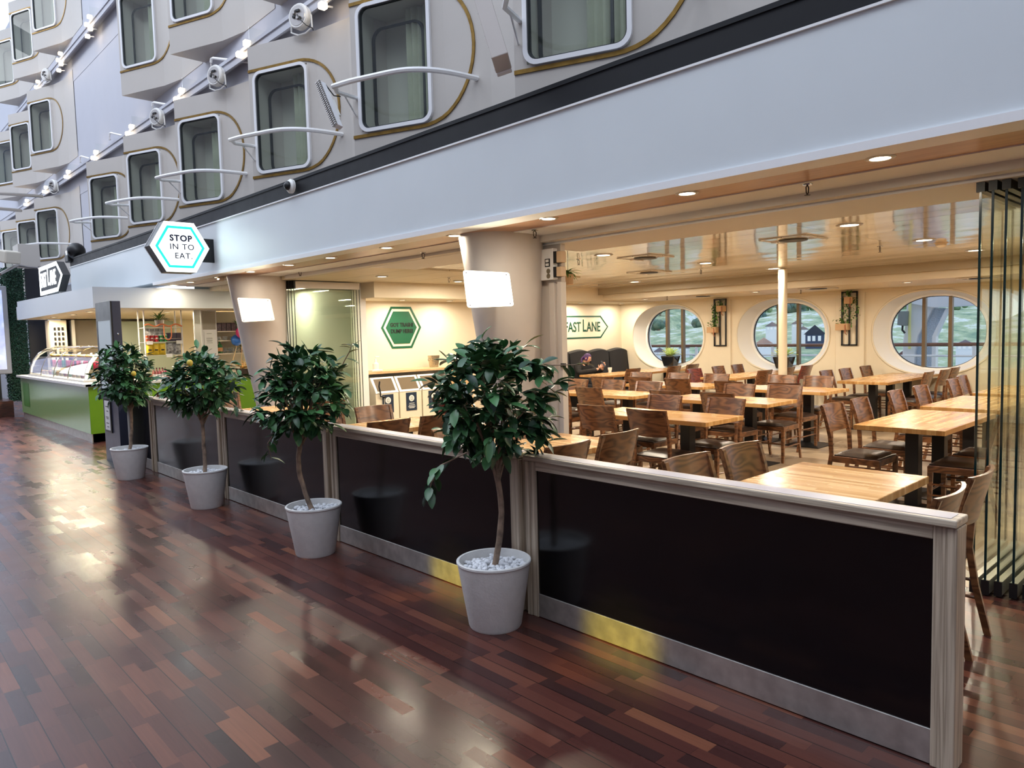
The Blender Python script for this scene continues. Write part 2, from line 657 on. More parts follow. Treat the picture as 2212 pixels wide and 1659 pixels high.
def glass_mat(name, tint, ior=1.5, rough=0.0, extra=0.0):
    m = D.materials.new(name)
    m.use_nodes = True
    nt = m.node_tree
    nt.nodes.clear()
    o = nt.nodes.new('ShaderNodeOutputMaterial')
    tr = nt.nodes.new('ShaderNodeBsdfTransparent')
    tr.inputs[0].default_value = tint
    gl = nt.nodes.new('ShaderNodeBsdfGlossy')
    gl.inputs['Color'].default_value = (1, 1, 1, 1)
    gl.inputs['Roughness'].default_value = rough
    lw = nt.nodes.new('ShaderNodeLayerWeight')
    f5 = m_math(nt, 'POWER', lw.outputs['Facing'], 5.0)
    f0 = ((ior - 1) / (ior + 1)) ** 2
    fres = m_math(nt, 'MULTIPLY_ADD', f5, 1 - f0, f0 + extra)
    mx = nt.nodes.new('ShaderNodeMixShader')
    nt.links.new(fres, mx.inputs[0])
    nt.links.new(tr.outputs[0], mx.inputs[1])
    nt.links.new(gl.outputs[0], mx.inputs[2])
    nt.links.new(mx.outputs[0], o.inputs[0])
    return m


clear_glass = glass_mat('clear_glass', (0.97, 0.98, 0.97, 1))
green_glass = glass_mat('greenish_safety_glass', (0.89, 0.94, 0.87, 1), ior=1.5, extra=0.02)
cabin_glass = glass_mat('dark_green_cabin_glass', (0.84, 0.89, 0.86, 1))
glass_edge = mat('dark_teal_glass_edge', S(12, 40, 42), 0.15, spec=0.7)
lamp_disc = glow('lit_downlight', (1.0, 0.86, 0.62, 1), 14)
lamp_disc_cool = glow('lit_facade_lamp', (1.0, 0.84, 0.60, 1), 4)


def dz(y):
    return 0.00033 * y * y


def ystrip(mb, profile, y0, y1, n=14, lift=True):
    """sweep a closed x-z profile along y, following the slight sheer of the deck"""
    m = len(profile)
    vs = []
    for i in range(n + 1):
        y = y0 + (y1 - y0) * i / n
        d = dz(y) if lift else 0
        vs += [(x, y, z + d) for x, z in profile]
    fs = []
    for i in range(n):
        for k in range(m):
            l = (k + 1) % m
            fs.append((i * m + k, i * m + l, (i + 1) * m + l, (i + 1) * m + k))
    fs.append(tuple(range(m)))
    fs.append(tuple(reversed(range(n * m, n * m + m))))
    return mb.add(vs, fs)


def rect(x0, x1, z0, z1):
    return [(x0, z0), (x1, z0), (x1, z1), (x0, z1)]


# ------------------------------------------------------------------ the setting
fl = MB(); fl.box(-5.2, 4.9, -5, 36, -0.2, 0.0)
struct(fl.build('floor', red_floor))
fl = MB(); fl.box(4.9, 13.75, -3, 13.2, -0.2, -0.001)
struct(fl.build('floor_inner', tan_floor))
fl = MB(); fl.box(4.9, 12, 13.2, 20, -0.2, -0.001)
struct(fl.build('floor_kiosk', tan_floor))

# white fascia with its black upper band
w = MB(); ystrip(w, rect(3.82, 4.1, 2.50, 3.15), -4, 18.0)
struct(w.build('wall_fascia', white_panel))
w = MB(); ystrip(w, rect(3.80, 4.0, 2.46, 2.505), -4, 12.5)
struct(w.build('trim_1', white_trim))
w = MB(); ystrip(w, rect(3.805, 3.85, 3.142, 3.156), -4, 18.0)
struct(w.build('trim_2', white_trim))
w = MB(); ystrip(w, rect(3.825, 4.1, 3.156, 3.335), -4, 18.0)
w2 = w; ystrip(w2, rect(3.815, 3.84, 3.31, 3.34), -4, 18.0)
struct(w2.build('trim_3', black_band))
# oak-look soffit, cream strip, sliding glass track
w = MB(); ystrip(w, rect(3.84, 4.32, 2.462, 2.495), -4, 12.5)
struct(w.build('ceiling_soffit', soffit_wood))
w = MB(); ystrip(w, rect(4.32, 4.69, 2.455, 2.5), -4, 12.5)
struct(w.build('ceiling_strip', cream2))
w = MB(); ystrip(w, rect(4.66, 4.76, 2.405, 2.5), -4, 4.9, lift=False)
ystrip(w, rect(4.66, 4.76, 2.435, 2.5), 4.95, 9.6, lift=False)
struct(w.build('trim_4', beige_box))
w = MB(); ystrip(w, rect(4.775, 5.45, 2.385, 2.6), -4, 4.8, lift=False)
ystrip(w, rect(4.775, 5.45, 2.435, 2.6), 4.95, 7.6, lift=False)
struct(w.build('ceiling_bulkhead', cream2, bevel=0.004))
w = MB(); w.box(4.7, 8.6, 7.6, 13.2, 2.44, 2.6)
struct(w.build('ceiling_tiles', planks('cream_ceiling_tiles', 0.6, 0.6, [(0, S(216, 206, 180)), (1, S(228, 218, 194))], 0.5, gapc=S(150, 138, 112), gap=0.02, grain=0.01, bump=0.0)))
w = MB(); w.box(6.1, 13.75, 9.6, 10.6, 2.2, 2.5); 
struct(w.build('ceiling_sign_bay', cream))

# glossy cream ceiling of the dining room
m, nt, p = newmat('glossy_cream_metal_ceiling')
tc = nt.nodes.new('ShaderNodeTexCoord')
sp = nt.nodes.new('ShaderNodeSeparateXYZ')
nt.links.new(tc.outputs['Object'], sp.inputs[0])
gx = m_math(nt, 'LESS_THAN', m_math(nt, 'FRACT', m_math(nt, 'DIVIDE', sp.outputs[0], 0.33)), 0.02)
gy = m_math(nt, 'LESS_THAN', m_math(nt, 'FRACT', m_math(nt, 'DIVIDE', sp.outputs[1], 1.45)), 0.006)
e = m_math(nt, 'MAXIMUM', gx, gy)
mx = nt.nodes.new('ShaderNodeMix'); mx.data_type = 'RGBA'
nt.links.new(e, mx.inputs[0])
mx.inputs[6].default_value = S(234, 230, 222)
mx.inputs[7].default_value = S(130, 108, 78)
nt.links.new(mx.outputs[2], p.inputs['Base Color'])
p.inputs['Roughness'].default_value = 0.07
p.inputs['Specular IOR Level'].default_value = 0.9
nz = nt.nodes.new('ShaderNodeTexNoise'); nz.inputs['Scale'].default_value = 1.0; nz.inputs['Detail'].default_value = 0.0
mp = nt.nodes.new('ShaderNodeMapping'); mp.inputs['Scale'].default_value = (3.0, 0.7, 1.0)
nt.links.new(tc.outputs['Object'], mp.inputs[0]); nt.links.new(mp.outputs[0], nz.inputs['Vector'])
bm_ = nt.nodes.new('ShaderNodeBump'); bm_.inputs['Strength'].default_value = 0.25; bm_.inputs['Distance'].default_value = 0.02
nt.links.new(nz.outputs['Fac'], bm_.inputs['Height'])
nt.links.new(bm_.outputs[0], p.inputs['Normal'])
gloss_ceiling = m
w = MB(); w.box(5.45, 11.45, -3, 9.6, 2.455, 2.6)
struct(w.build('ceiling', gloss_ceiling))
w = MB(); w.box(11.4, 11.62, -3, 10.6, 2.33, 2.6); struct(w.build('trim_5', mat('grey_beige_step', S(168, 158, 138), 0.5)))
w = MB(); w.box(11.55, 13.75, -3, 10.6, 2.22, 2.6); struct(w.build('ceiling_low', cream))

# outer window wall with oval openings
XW = 13.4
WY = [9.33, 6.70, 4.07, 1.44, -1.19]
ZC = 1.435
N_ = 48


def oval(a, b, k=2.25, n=N_):
    out = []
    for i in range(n):
        t = 2 * PI * i / n
        c, s = math.cos(t), math.sin(t)
        out.append((a * math.copysign(abs(c) ** (2 / k), c), b * math.copysign(abs(s) ** (2 / k), s)))
    return out


wall = MB()
edges = [10.6, 8.015, 5.385, 2.755, 0.125, -3.0]
for wi, yc in enumerate(WY):
    y1, y0 = edges[wi], edges[wi + 1]
    out = oval(0.93, 0.70)
    n = N_
    vs = [(XW, yc + a, ZC + b) for a, b in out]
    rect_pts = []
    for i in range(n):
        t = 2 * PI * i / n
        c, s = math.cos(t), math.sin(t)
        hw = (y1 - yc) if c > 0 else (yc - y0)
        hz = (2.25 - ZC) if s > 0 else ZC
        k = min(hw / max(abs(c), 1e-6), hz / max(abs(s), 1e-6))
        rect_pts.append((XW, yc + c * k, ZC + s * k))
    # snap the four corners
    for cy_, cz_ in ((y1, 2.25), (y0, 2.25), (y0, 0), (y1, 0)):
        j = min(range(n), key=lambda i: (rect_pts[i][1] - cy_) ** 2 + (rect_pts[i][2] - cz_) ** 2)
        rect_pts[j] = (XW, cy_, cz_)
    vs += rect_pts
    wall.add(vs, [(i, (i + 1) % n, n + (i + 1) % n, n + i) for i in range(n)])
struct(wall.build('wall_window_side', cream))
hull = MB()
hull.box(13.78, 13.9, -3, 10.62, 0, 0.6); hull.box(13.78, 13.9, -3, 10.62, 2.3, 2.6)
struct(hull.build('wall_hull_outside', white_panel))
for wi, yc in enumerate(WY[:4]):
    t = D.objects.new('window_%d' % (wi + 1), None)
    COL.objects.link(t); t.location = (XW, yc, ZC - 0.7); struct(t)
    out = oval(0.93, 0.70); inn = oval(0.76, 0.635)
    rv = MB()
    n = N_
    vs = [(XW, yc + a, ZC + b) for a, b in out] + [(XW + 0.3, yc + a, ZC + b) for a, b in inn]
    rv.add(vs, [(i, (i + 1) % n, n + (i + 1) % n, n + i) for i in range(n)])
    rv.build('reveal', mat('white_reveal_%d' % wi, S(238, 236, 230), 0.45), t, smooth=True)
    rm = MB(); rm.tube([(XW - 0.004, yc + a * 1.015, ZC + b * 1.02) for a, b in out], 0.016, 6, closed=True)
    rm.build('rim_moulding', cream, t, smooth=True)
    fr_ = MB(); fr_.ring([(XW + 0.27, yc + a * 1.02, ZC + b * 1.02) for a, b in inn], [(XW + 0.27, yc + a * 0.965, ZC + b * 0.965) for a, b in inn], (0.04, 0, 0))
    fr_.build('pane_frame', white_trim, t)
    fr_ = MB(); fr_.ring([(XW + 0.30, yc + a * 0.97, ZC + b * 0.97) for a, b in inn], [(XW + 0.30, yc + a * 0.95, ZC + b * 0.95) for a, b in inn], (0.03, 0, 0))
    fr_.build('gasket', dark_gasket, t)
    bl = MB()
    ob = [(XW + 0.32, yc + a * 1.0, ZC + b * 1.0) for a, b in inn]
    hi = [(XW + 0.32, yc + 1.31 * math.cos(2 * PI * i / n) / max(abs(math.cos(2 * PI * i / n)), abs(math.sin(2 * PI * i / n))), ZC + 0.85 * math.sin(2 * PI * i / n) / max(abs(math.cos(2 * PI * i / n)), abs(math.sin(2 * PI * i / n)))) for i in range(n)]
    bl.ring(hi, ob, (0.1, 0, 0)); bl.build('hull_plate', white_panel, t)
    for s in (0.20, -0.205):
        mu = MB(); mu.box(XW + 0.27, XW + 0.36, yc + s - 0.027, yc + s + 0.027, ZC - 0.60, ZC + 0.60)
        mu.build('mullion', mat('bronze_mullion_%d' % wi, S(112, 96, 76), 0.4, metal=0.4), t)
    gl = MB(); gl.poly([(XW + 0.33, yc + a * 0.97, ZC + b * 0.97) for a, b in inn])
    gl.build('pane', clear_glass, t)
# pilasters and header strip
tn = 6
for y in (8.015, 5.385, 2.755):
    w = MB(); w.box(XW - 0.035, XW, y - 0.25, y + 0.25, 0, 2.22)
    struct(w.build('trim_%d' % tn, cream, bevel=0.006)); tn += 1
w = MB(); w.box(XW - 0.036, XW, -3, 10.6, 2.165, 2.23); struct(w.build('trim_%d' % tn, cream)); tn += 1
w = MB(); w.box(XW - 0.05, XW, -3, 10.6, 0, 0.11); struct(w.build('baseboard_window_side', beige_box, bevel=0.004))
# sign wall, right-hand wall, wall behind the first column
w = MB(); w.box(6.1, 13.75, 10.6, 10.75, 0, 2.6); struct(w.build('wall_back', cream))
w = MB(); w.box(5.9, 6.18, 9.98, 13.05, 0, 2.6); struct(w.build('wall_back_return', cream2))
w = MB(); w.box(4.9, 13.75, -1.65, -1.5, 0, 2.6); struct(w.build('wall_right', cream))
w = MB(); w.box(4.8, 4.86, 4.47, 4.92, 0, 2.41)
w.box(4.77, 4.80, 4.865, 4.92, 0, 2.46); w.box(4.78, 4.85, 4.455, 4.50, 0, 2.05); w.box(4.77, 4.8, 4.53, 4.60, 0, 2.05)
struct(w.build('wall_jamb', mat('pale_jamb_paint', S(212, 204, 196), 0.45), bevel=0.004))
# kiosk enclosure
w = MB(); w.box(3.8, 4.28, 19.0, 19.15, 0, 2.45); struct(w.build('wall_kiosk_left', mat('near_black_wall', S(24, 18, 20), 0.5)))
w = MB(); w.box(4.28, 12, 19.0, 19.15, 0, 2.45); struct(w.build('wall_kiosk_rear', cream))
w = MB(); w.box(8.0, 8.15, 13.2, 19.0, 0, 2.6); struct(w.build('wall_kiosk_back', cream))
w = MB(); w.box(2.95, 8.0, 12.52, 19.0, 2.16, 2.2); struct(w.build('ceiling_kiosk', cream))

# upper storey: flat walls around the cabin bays
uw = MB(); uw.box(5.06, 5.2, -4, 36, 3.0, 12.6)
XU = 4.75
ystrip(uw, rect(XU, XU + 0.15, 5.2, 6.25), -4, 36)
ystrip(uw, rect(XU, XU + 0.15, 7.95, 9.05), -4, 36)
for (ya, yb, za, zb) in ((17.7, 20.84, 3.0, 5.3), (14.95, 20.78, 6.1, 8.3), (14.95, 20.78, 8.7, 12), (-4, 15.0, 8.9, 12), (-4, -1.0, 3, 6.2)):
    ystrip(uw, rect(XU + 0.006, XU + 0.14, za, zb), ya, yb, 14)
struct(uw.build('wall_upper', facade_wall))
for zz in (5.60, 8.42):
    w = MB(); ystrip(w, [(4.56, zz + 0.10), (4.78, zz + 0.10), (4.78, zz + 0.17), (4.60, zz + 0.17), (4.56, zz + 0.15)], -4, 36)
    ystrip(w, rect(4.58, 4.61, zz, zz + 0.11), -4, 36)
    struct(w.build('trim_%d' % tn, facade_wall)); tn += 1
w = MB(); w.box(4.0, 6.0, -4, 36, 2.96, 3.0); struct(w.build('floor_upper', facade_wall))

# the far side and the ends of the promenade (seen in reflections only)
w = MB(); w.box(-5.4, -5.2, -5, 36, 0, 3.0); struct(w.build('wall_opposite', mat('grey_shopfront_wall', S(150, 146, 144), 0.6, var=0.15, vscale=1)))
w = MB(); w.box(-5.4, -5.0, -5, 36, 3.0, 12.5); struct(w.build('wall_opposite_upper', facade_wall))
w = MB(); w.box(-5.4, 13.9, -5.2, -5, 0, 12.5); struct(w.build('wall_behind', mat('grey_end_wall', S(190, 188, 190), 0.6)))
w = MB(); w.box(-5.4, 2.0, 34, 34.2, 0, 12.5); struct(w.build('wall_far', mat('pale_blue_end_wall', S(196, 206, 226), 0.6)))
w = MB(); w.box(2.0, 4.9, 26.5, 26.7, 0, 3.3); struct(w.build('wall_far_right', facade_wall))

w = MB(); w.box(-5.0, -4.6, 12, 36, 3.0, 3.6); struct(w.build('trim_opposite', white_panel))
# slanted columns with light panels
lampg = glow('lit_opal_panel', (1.0, 0.93, 0.76, 1), 3.2)
lampg2 = glow('lit_opal_panel_warm', (1.0, 0.86, 0.66, 1), 1.2)
for ci, yc in enumerate((4.86, 10.05)):
    top, bot = 0.44, 0.20
    c = MB()
    n = 28
    prof = []
    for z, r, cx_ in ((0.0, 0.17, 4.62), (0.8, 0.24, 4.59), (1.5, 0.32, 4.53), (2.465, 0.42, 4.46)):
        z2 = z + (dz(yc) if z > 2 else 0)
        vs = []
        for k in range(n):
            a = 2 * PI * k / n
            vs.append((cx_ + r * math.cos(a), yc + 0.02 + r * 0.8 * math.sin(a), z2))
        prof.append(vs)
    allv = [v for vs in prof for v in vs]
    fs = []
    for i in range(len(prof) - 1):
        for k in range(n):
            l = (k + 1) % n
            fs.append((i * n + k, i * n + l, (i + 1) * n + l, (i + 1) * n + k))
    fs.append(tuple(reversed(range(n)))); fs.append(tuple(range((len(prof) - 1) * n, len(prof) * n)))
    c.add(allv, fs)
    c.box(4.62, 4.79, yc - 0.06, yc + 0.10, 0, 2.465)
    col = c.build('column_%d' % (ci + 1), grey_col, smooth=True)
    tag(col, ('tapering warm grey column carrying the brighter light panel, beside the dining room jamb' if ci == 0 else
              'tapering warm grey column carrying the dimmer light panel, nearer the green counter'), 'column')
    rebase(col)
    # light panel: four corners taken on a plane in front of the column
    px = [[(1000, 584), (1100, 589), (1110, 661), (1010, 665)], [(513, 643), (584, 646), (594, 692), (524, 696)]][ci]
    nrm = Vector((-0.72, -0.69, 0))
    P0 = Vector((4.04, yc - 0.30, 2.0)) 
    cor = []
    for q in px:
        d = ray(*q)
        cor.append(CAM + d * ((P0 - CAM).dot(nrm) / d.dot(nrm)))
    pm = MB()
    side = (cor[1] - cor[0]).normalized(); up = (cor[0] - cor[3]).normalized()
    outl = []
    W_, H_ = (cor[1] - cor[0]).length, (cor[0] - cor[3]).length
    for a, b in rrect(0.0, 1.0, 0.0, 1.0, 0.06, 4):
        p_ = cor[3].lerp(cor[2], a).lerp(cor[0].lerp(cor[1], a), b)
        outl.append(p_)
    pm.prism(outl, nrm * 0.015)
    t = thing('column_light', ('bright white opal light panel on the column beside the dining room jamb' if ci == 0 else
                               'warmer dimmer opal light panel on the column nearer the green counter'), 'wall light', tuple(cor[3]))
    pm.build('diffuser', lampg if ci == 0 else lampg2, t)
    bx = MB()
    mid = (cor[0] + cor[1] + cor[2] + cor[3]) / 4
    M = frame_M(mid - nrm * 0.055, side, up)
    bx.box(-W_ * 0.36, W_ * 0.36, -H_ * 0.36, H_ * 0.36, -0.04, 0.04, M)
    bx.build('lamp_housing', white_plastic, t)
    for q in cor:
        s_ = MB(); cc = mid.lerp(q, 0.86)
        s_.ball(cc + nrm * 0.02, 0.007, 6, 4); s_.build('screw', chrome, t)
    l = area('column_panel_light', mid + nrm * 0.03, W_ * 0.8, (11 if ci == 0 else 6), (1.0, 0.86, 0.62), size_y=H_ * 0.8)
    l.rotation_euler = nrm.to_track_quat('-Z', 'Y').to_euler()

# ------------------------------------------------------------------ upper cabins
A22 = math.radians(22)


def bayP(yL, s, z, out=0.0):
    """point on a bay front: s metres along the front from its sharp left edge"""
    if s <= 1.13:
        x = 4.2 + s * math.sin(A22); y = yL - s * math.cos(A22)
        nx, ny = -math.cos(A22), -math.sin(A22)
    else:
        q = s - 1.13
        a = math.radians(12)
        x = 4.2 + 1.13 * math.sin(A22) + q * math.sin(a); y = yL - 1.13 * math.cos(A22) - q * math.cos(a)
        x = min(x, 4.743)
        nx, ny = -math.cos(a), -math.sin(a)
    return Vector((x + nx * out, y + ny * out, z + dz(yL)))


cab_in = mat('cabin_wall_paint', S(196, 194, 184), 0.7)
curtain_m = mat('pale_green_curtain', S(172, 174, 156), 0.8, var=0.1, vscale=5)
frame_white = mat('white_window_frame', S(230, 230, 232), 0.3)
deckname = {0: 'lowest storey', 1: 'second storey', 2: 'top storey'}


def cabin_bay(yL, deck, label, rail, dark=False):
    z0 = 3.715 + 2.82 * deck
    t = thing('cabin_bay', label, 'window bay', (4.2, yL, z0 - 0.45), 0, 'cabin bays overlooking the promenade')
    zt = z0 + 1.67
    send = {6.88: 2.605, 4.38: 2.70, 12.28: 2.70}.get(yL, 2.655)
    if yL in (9.43,):
        send = 2.655
    zb = z0 - (0.75 if deck == 0 else 0.43)
    b = MB()
    ss = [0.0, 0.11, 0.97, 1.13, 1.4, 1.7, 2.0, send]
    zz = [zb, z0 + 0.04, z0 + 1.31, zt]
    for i in range(len(ss) - 1):
        for j in range(3):
            if i == 1 and j == 1:
                continue
            b.quad(bayP(yL, ss[i], zz[j]), bayP(yL, ss[i + 1], zz[j]), bayP(yL, ss[i + 1], zz[j + 1]), bayP(yL, ss[i], zz[j + 1]))
    # returns, top and underside
    a0 = bayP(yL, 0, zb); a1 = bayP(yL, 0, zt)
    B0 = Vector((4.80, yL, a0.z)); B1 = Vector((4.80, yL, a1.z))
    b.quad(a0, a1, B1, B0)
    for z, ref in ((zt, a1), (zb, a0)):
        pts = [bayP(yL, s, z) for s in (0, 1.13, 1.7, send)] + [Vector((4.80, bayP(yL, send, 0).y, ref.z)), Vector((4.80, yL, ref.z))]
        b.poly(pts)
    b.build('bay_body', facade_white, t)
    # cabin behind the glass
    c = MB()
    h0, h1 = z0 + 0.04, z0 + 1.31
    p = [bayP(yL, 0.11, h0), bayP(yL, 0.97, h0), bayP(yL, 0.97, h1), bayP(yL, 0.11, h1)]
    nb = Vector((math.cos(A22), math.sin(A22), 0)) * 0.42
    q = [v + nb for v in p]
    c.quad(p[0], p[1], q[1], q[0]); c.quad(p[3], p[2], q[2], q[3]); c.quad(p[0], p[3], q[3], q[0]); c.quad(p[1], p[2], q[2], q[1])
    c.quad(*q)
    c.build('cabin_interior', cab_in, t)
    cu = MB()
    def cf(u, v):
        s = 0.55 + 0.40 * u
        return bayP(yL, s, h0 + 0.02 + (h1 - h0 - 0.04) * v, -0.22 + 0.018 * math.sin(u * 34))
    cu.grid(cf, 22, 1)
    cu.build('curtain', curtain_m, t, smooth=True)
    # inner rounded frame seen through the glass
    o2 = [(a, b_) for a, b_ in rrect(0.13, 0.78, z0 + 0.06, z0 + 1.16, 0.13)]
    i2 = [(a, b_) for a, b_ in rrect(0.155, 0.755, z0 + 0.085, z0 + 1.135, 0.11)]
    g = MB(); g.ring([bayP(yL, s, z, -0.2) for s, z in o2], [bayP(yL, s, z, -0.2) for s, z in i2], Vector((0.02, 0, 0)))
    g.build('inner_frame', dark_gasket, t)
    # frame, gasket, pane
    o1 = rrect(0.09, 0.99, z0 + 0.02, z0 + 1.33, 0.12)
    i1 = rrect(0.128, 0.952, z0 + 0.058, z0 + 1.292, 0.09)
    f = MB(); f.ring([bayP(yL, s, z, 0.035) for s, z in o1], [bayP(yL, s, z, 0.035) for s, z in i1], Vector((math.cos(A22), math.sin(A22), 0)) * 0.05)
    f.build('window_frame', frame_white, t)
    i0 = rrect(0.14, 0.94, z0 + 0.07, z0 + 1.28, 0.08)
    f = MB(); f.ring([bayP(yL, s, z, 0.02) for s, z in i1], [bayP(yL, s, z, 0.02) for s, z in i0], Vector((0.03, 0, 0)))
    f.build('gasket', dark_gasket, t)
    f = MB(); f.poly([bayP(yL, s, z, 0.004) for s, z in i1])
    f.build('pane', cabin_glass, t)
    # brass D-shaped trim
    path_o, path_i = [], []
    R_, cs, zc = 0.70, 0.84, z0 + 0.675
    for k in range(5):
        path_o.append((cs * k / 5, zc + R_)); path_i.append((cs * k / 5, zc + R_ - 0.034))
    for k in range(25):
        a = PI / 2 - PI * k / 24
        path_o.append((cs + R_ * 0.98 * math.cos(a), zc + R_ * math.sin(a)))
        path_i.append((cs + (R_ - 0.034) * 0.98 * math.cos(a), zc + (R_ - 0.034) * math.sin(a)))
    for k in range(4, -1, -1):
        path_o.append((cs * k / 5, zc - R_)); path_i.append((cs * k / 5, zc - R_ + 0.034))
    g = MB()
    for k in range(len(path_o) - 1):
        A, B_, C_, E_ = path_o[k], path_o[k + 1], path_i[k + 1], path_i[k]
        g.hexa([bayP(yL, v[0], v[1], -0.005) for v in (A, B_, C_, E_)], [bayP(yL, v[0], v[1], 0.012) for v in (A, B_, C_, E_)])
    g.build('curved_trim', brass, t)
    if rail:
        zr = 4.05 + dz(yL)
        base = [(-0.45, -0.38), (-0.40, -0.62), (-0.33, -0.80), (-0.2, -1.15), (-0.06, -1.30), (0.12, -1.39), (0.34, -1.43), (0.62, -1.45)]
        pts = [Vector((4.2 + a, yL + b_, zr)) for a, b_ in base]
        for _ in range(2):
            np_ = [pts[0]]
            for i_ in range(len(pts) - 1):
                np_ += [pts[i_].lerp(pts[i_ + 1], 0.25), pts[i_].lerp(pts[i_ + 1], 0.75)]
            pts = np_ + [pts[-1]]
        r = MB(); r.tube(pts, 0.027, 8)
        r.build('curved_rail', white_trim, t, smooth=True)
        r = MB(); r.tube([pts[0] + Vector((0.005, -0.02, 0)), Vector((3.86, yL - 0.26, zr + 0.0)), Vector((4.23, yL - 0.05, zr + 0.06))], 0.022, 6)
        r.tube([Vector((3.98, yL - 0.19, zr + 0.02)), Vector((4.21, yL - 0.04, zr - 0.12))], 0.009, 6)
        r.build('rail_bracket', white_trim, t, smooth=True)
    return t


A_rows = [(4.38, 'lowest storey cabin bay with the big green window, nearest bay above the black band', 1),
          (6.88, 'lowest storey cabin bay behind the grey slanted loudspeaker, second from the right', 1),
          (9.43, 'lowest storey cabin bay behind the perforated light bar, third from the right', 1),
          (12.25, 'lowest storey cabin bay right of the hexagonal sign, fourth from the right', 1),
          (15.03, 'lowest storey cabin bay above the hexagonal sign, fifth from the right', 1),
          (17.76, 'lowest storey cabin bay just right of the black stage lamp', 1),
          (23.36, 'lowest storey cabin bay left of the black stage lamp', 1),
          (26.09, 'lowest storey cabin bay partly behind the white balcony box', 0),
          (28.85, 'lowest storey cabin bay at the left picture edge', 0), (1.78, 'lowest storey cabin bay cut by the upper right of the picture', 1)]
for y, lab, rl in A_rows:
    cabin_bay(y, 0, lab, rl)
B_rows = [(9.53, 'second storey cabin bay, its underside above the three nearest wash lamps'),
          (12.28, 'second storey cabin bay cut by the top edge, right of the tall green window'),
          (14.93, 'second storey cabin bay with a tall green window, right of the blank wall'),
          (23.3, 'second storey cabin bay with a full D-shaped trim, left of the blank wall'),
          (26.15, 'second storey cabin bay with a blue window, second left of the blank wall'),
          (28.95, 'second storey cabin bay at the left edge, third left of the blank wall'), (6.78, 'second storey cabin bay above the top edge')]
for y, lab in B_rows[:6]:
    cabin_bay(y, 1, lab, 0)
C_rows = [(22.1, 'top storey cabin bay with a narrow green window, highest on the left'),
          (24.9, 'top storey cabin bay with a bright blue window, second from the top left corner'),
          (27.75, 'top storey cabin bay with a bright blue window at the left picture edge')]
for y, lab in C_rows:
    cabin_bay(y, 2, lab, 0)

# twin wall lamps under the ledges, each pair on its clear fin
twin_no = 0
ORD = ['nearest', 'second nearest', 'third nearest', 'fourth nearest', 'fifth nearest', 'sixth nearest', 'seventh nearest', 'eighth nearest', 'ninth nearest']


def twin(y, z, label):
    t = thing('twin_wall_lamp', label, 'wall lamp', (4.62, y, z - 0.1), 0, 'twin lamps along the facade ledges')
    for k, (dy, dz_) in enumerate(((0.13, -0.06), (-0.13, 0.02))):
        m_ = MB(); m_.cbox((4.53, y + dy, z + dz_ + dz(y)), (0.09, 0.09, 0.075)); m_.build('lamp_head', lamp_disc_cool, t, bevel=0.012)
        m_ = MB(); m_.tube([(4.53, y + dy, z + dz_ + dz(y)), (4.66, y + dy, z + dz_ + 0.02 + dz(y))], 0.012, 6); m_.build('arm', white_trim, t)
    f_ = MB(); f_.cbox((4.60, y - 0.33, z + 0.02 + dz(y)), (0.25, 0.008, 0.3)); f_.build('clear_fin', clear_glass, t)
    l = D.lights.new('twin_lamp_light', 'POINT'); l.energy = 2.2; l.color = (1, 0.76, 0.5); l.shadow_soft_size = 0.08
    o = D.objects.new('twin_lamp_light', l); COL.objects.link(o); o.location = (4.42, y, z + dz(y))


for k, y in enumerate((7.88, 10.3, 12.93, 15.73, 18.38, 21.0, 23.6, 26.3)):
    twin(y, 5.72 if k else 5.6, 'twin warm lamp under the lower ledge, %s to the camera' % ORD[k])
for k, y in enumerate((18.2, 21.0, 23.7)):
    twin(y, 8.58, 'upper of the doubled twin lamps under the top ledge, %s to the camera' % ORD[k])
    twin(y, 8.33, 'lower of the doubled twin lamps under the top ledge, %s to the camera' % ORD[k])

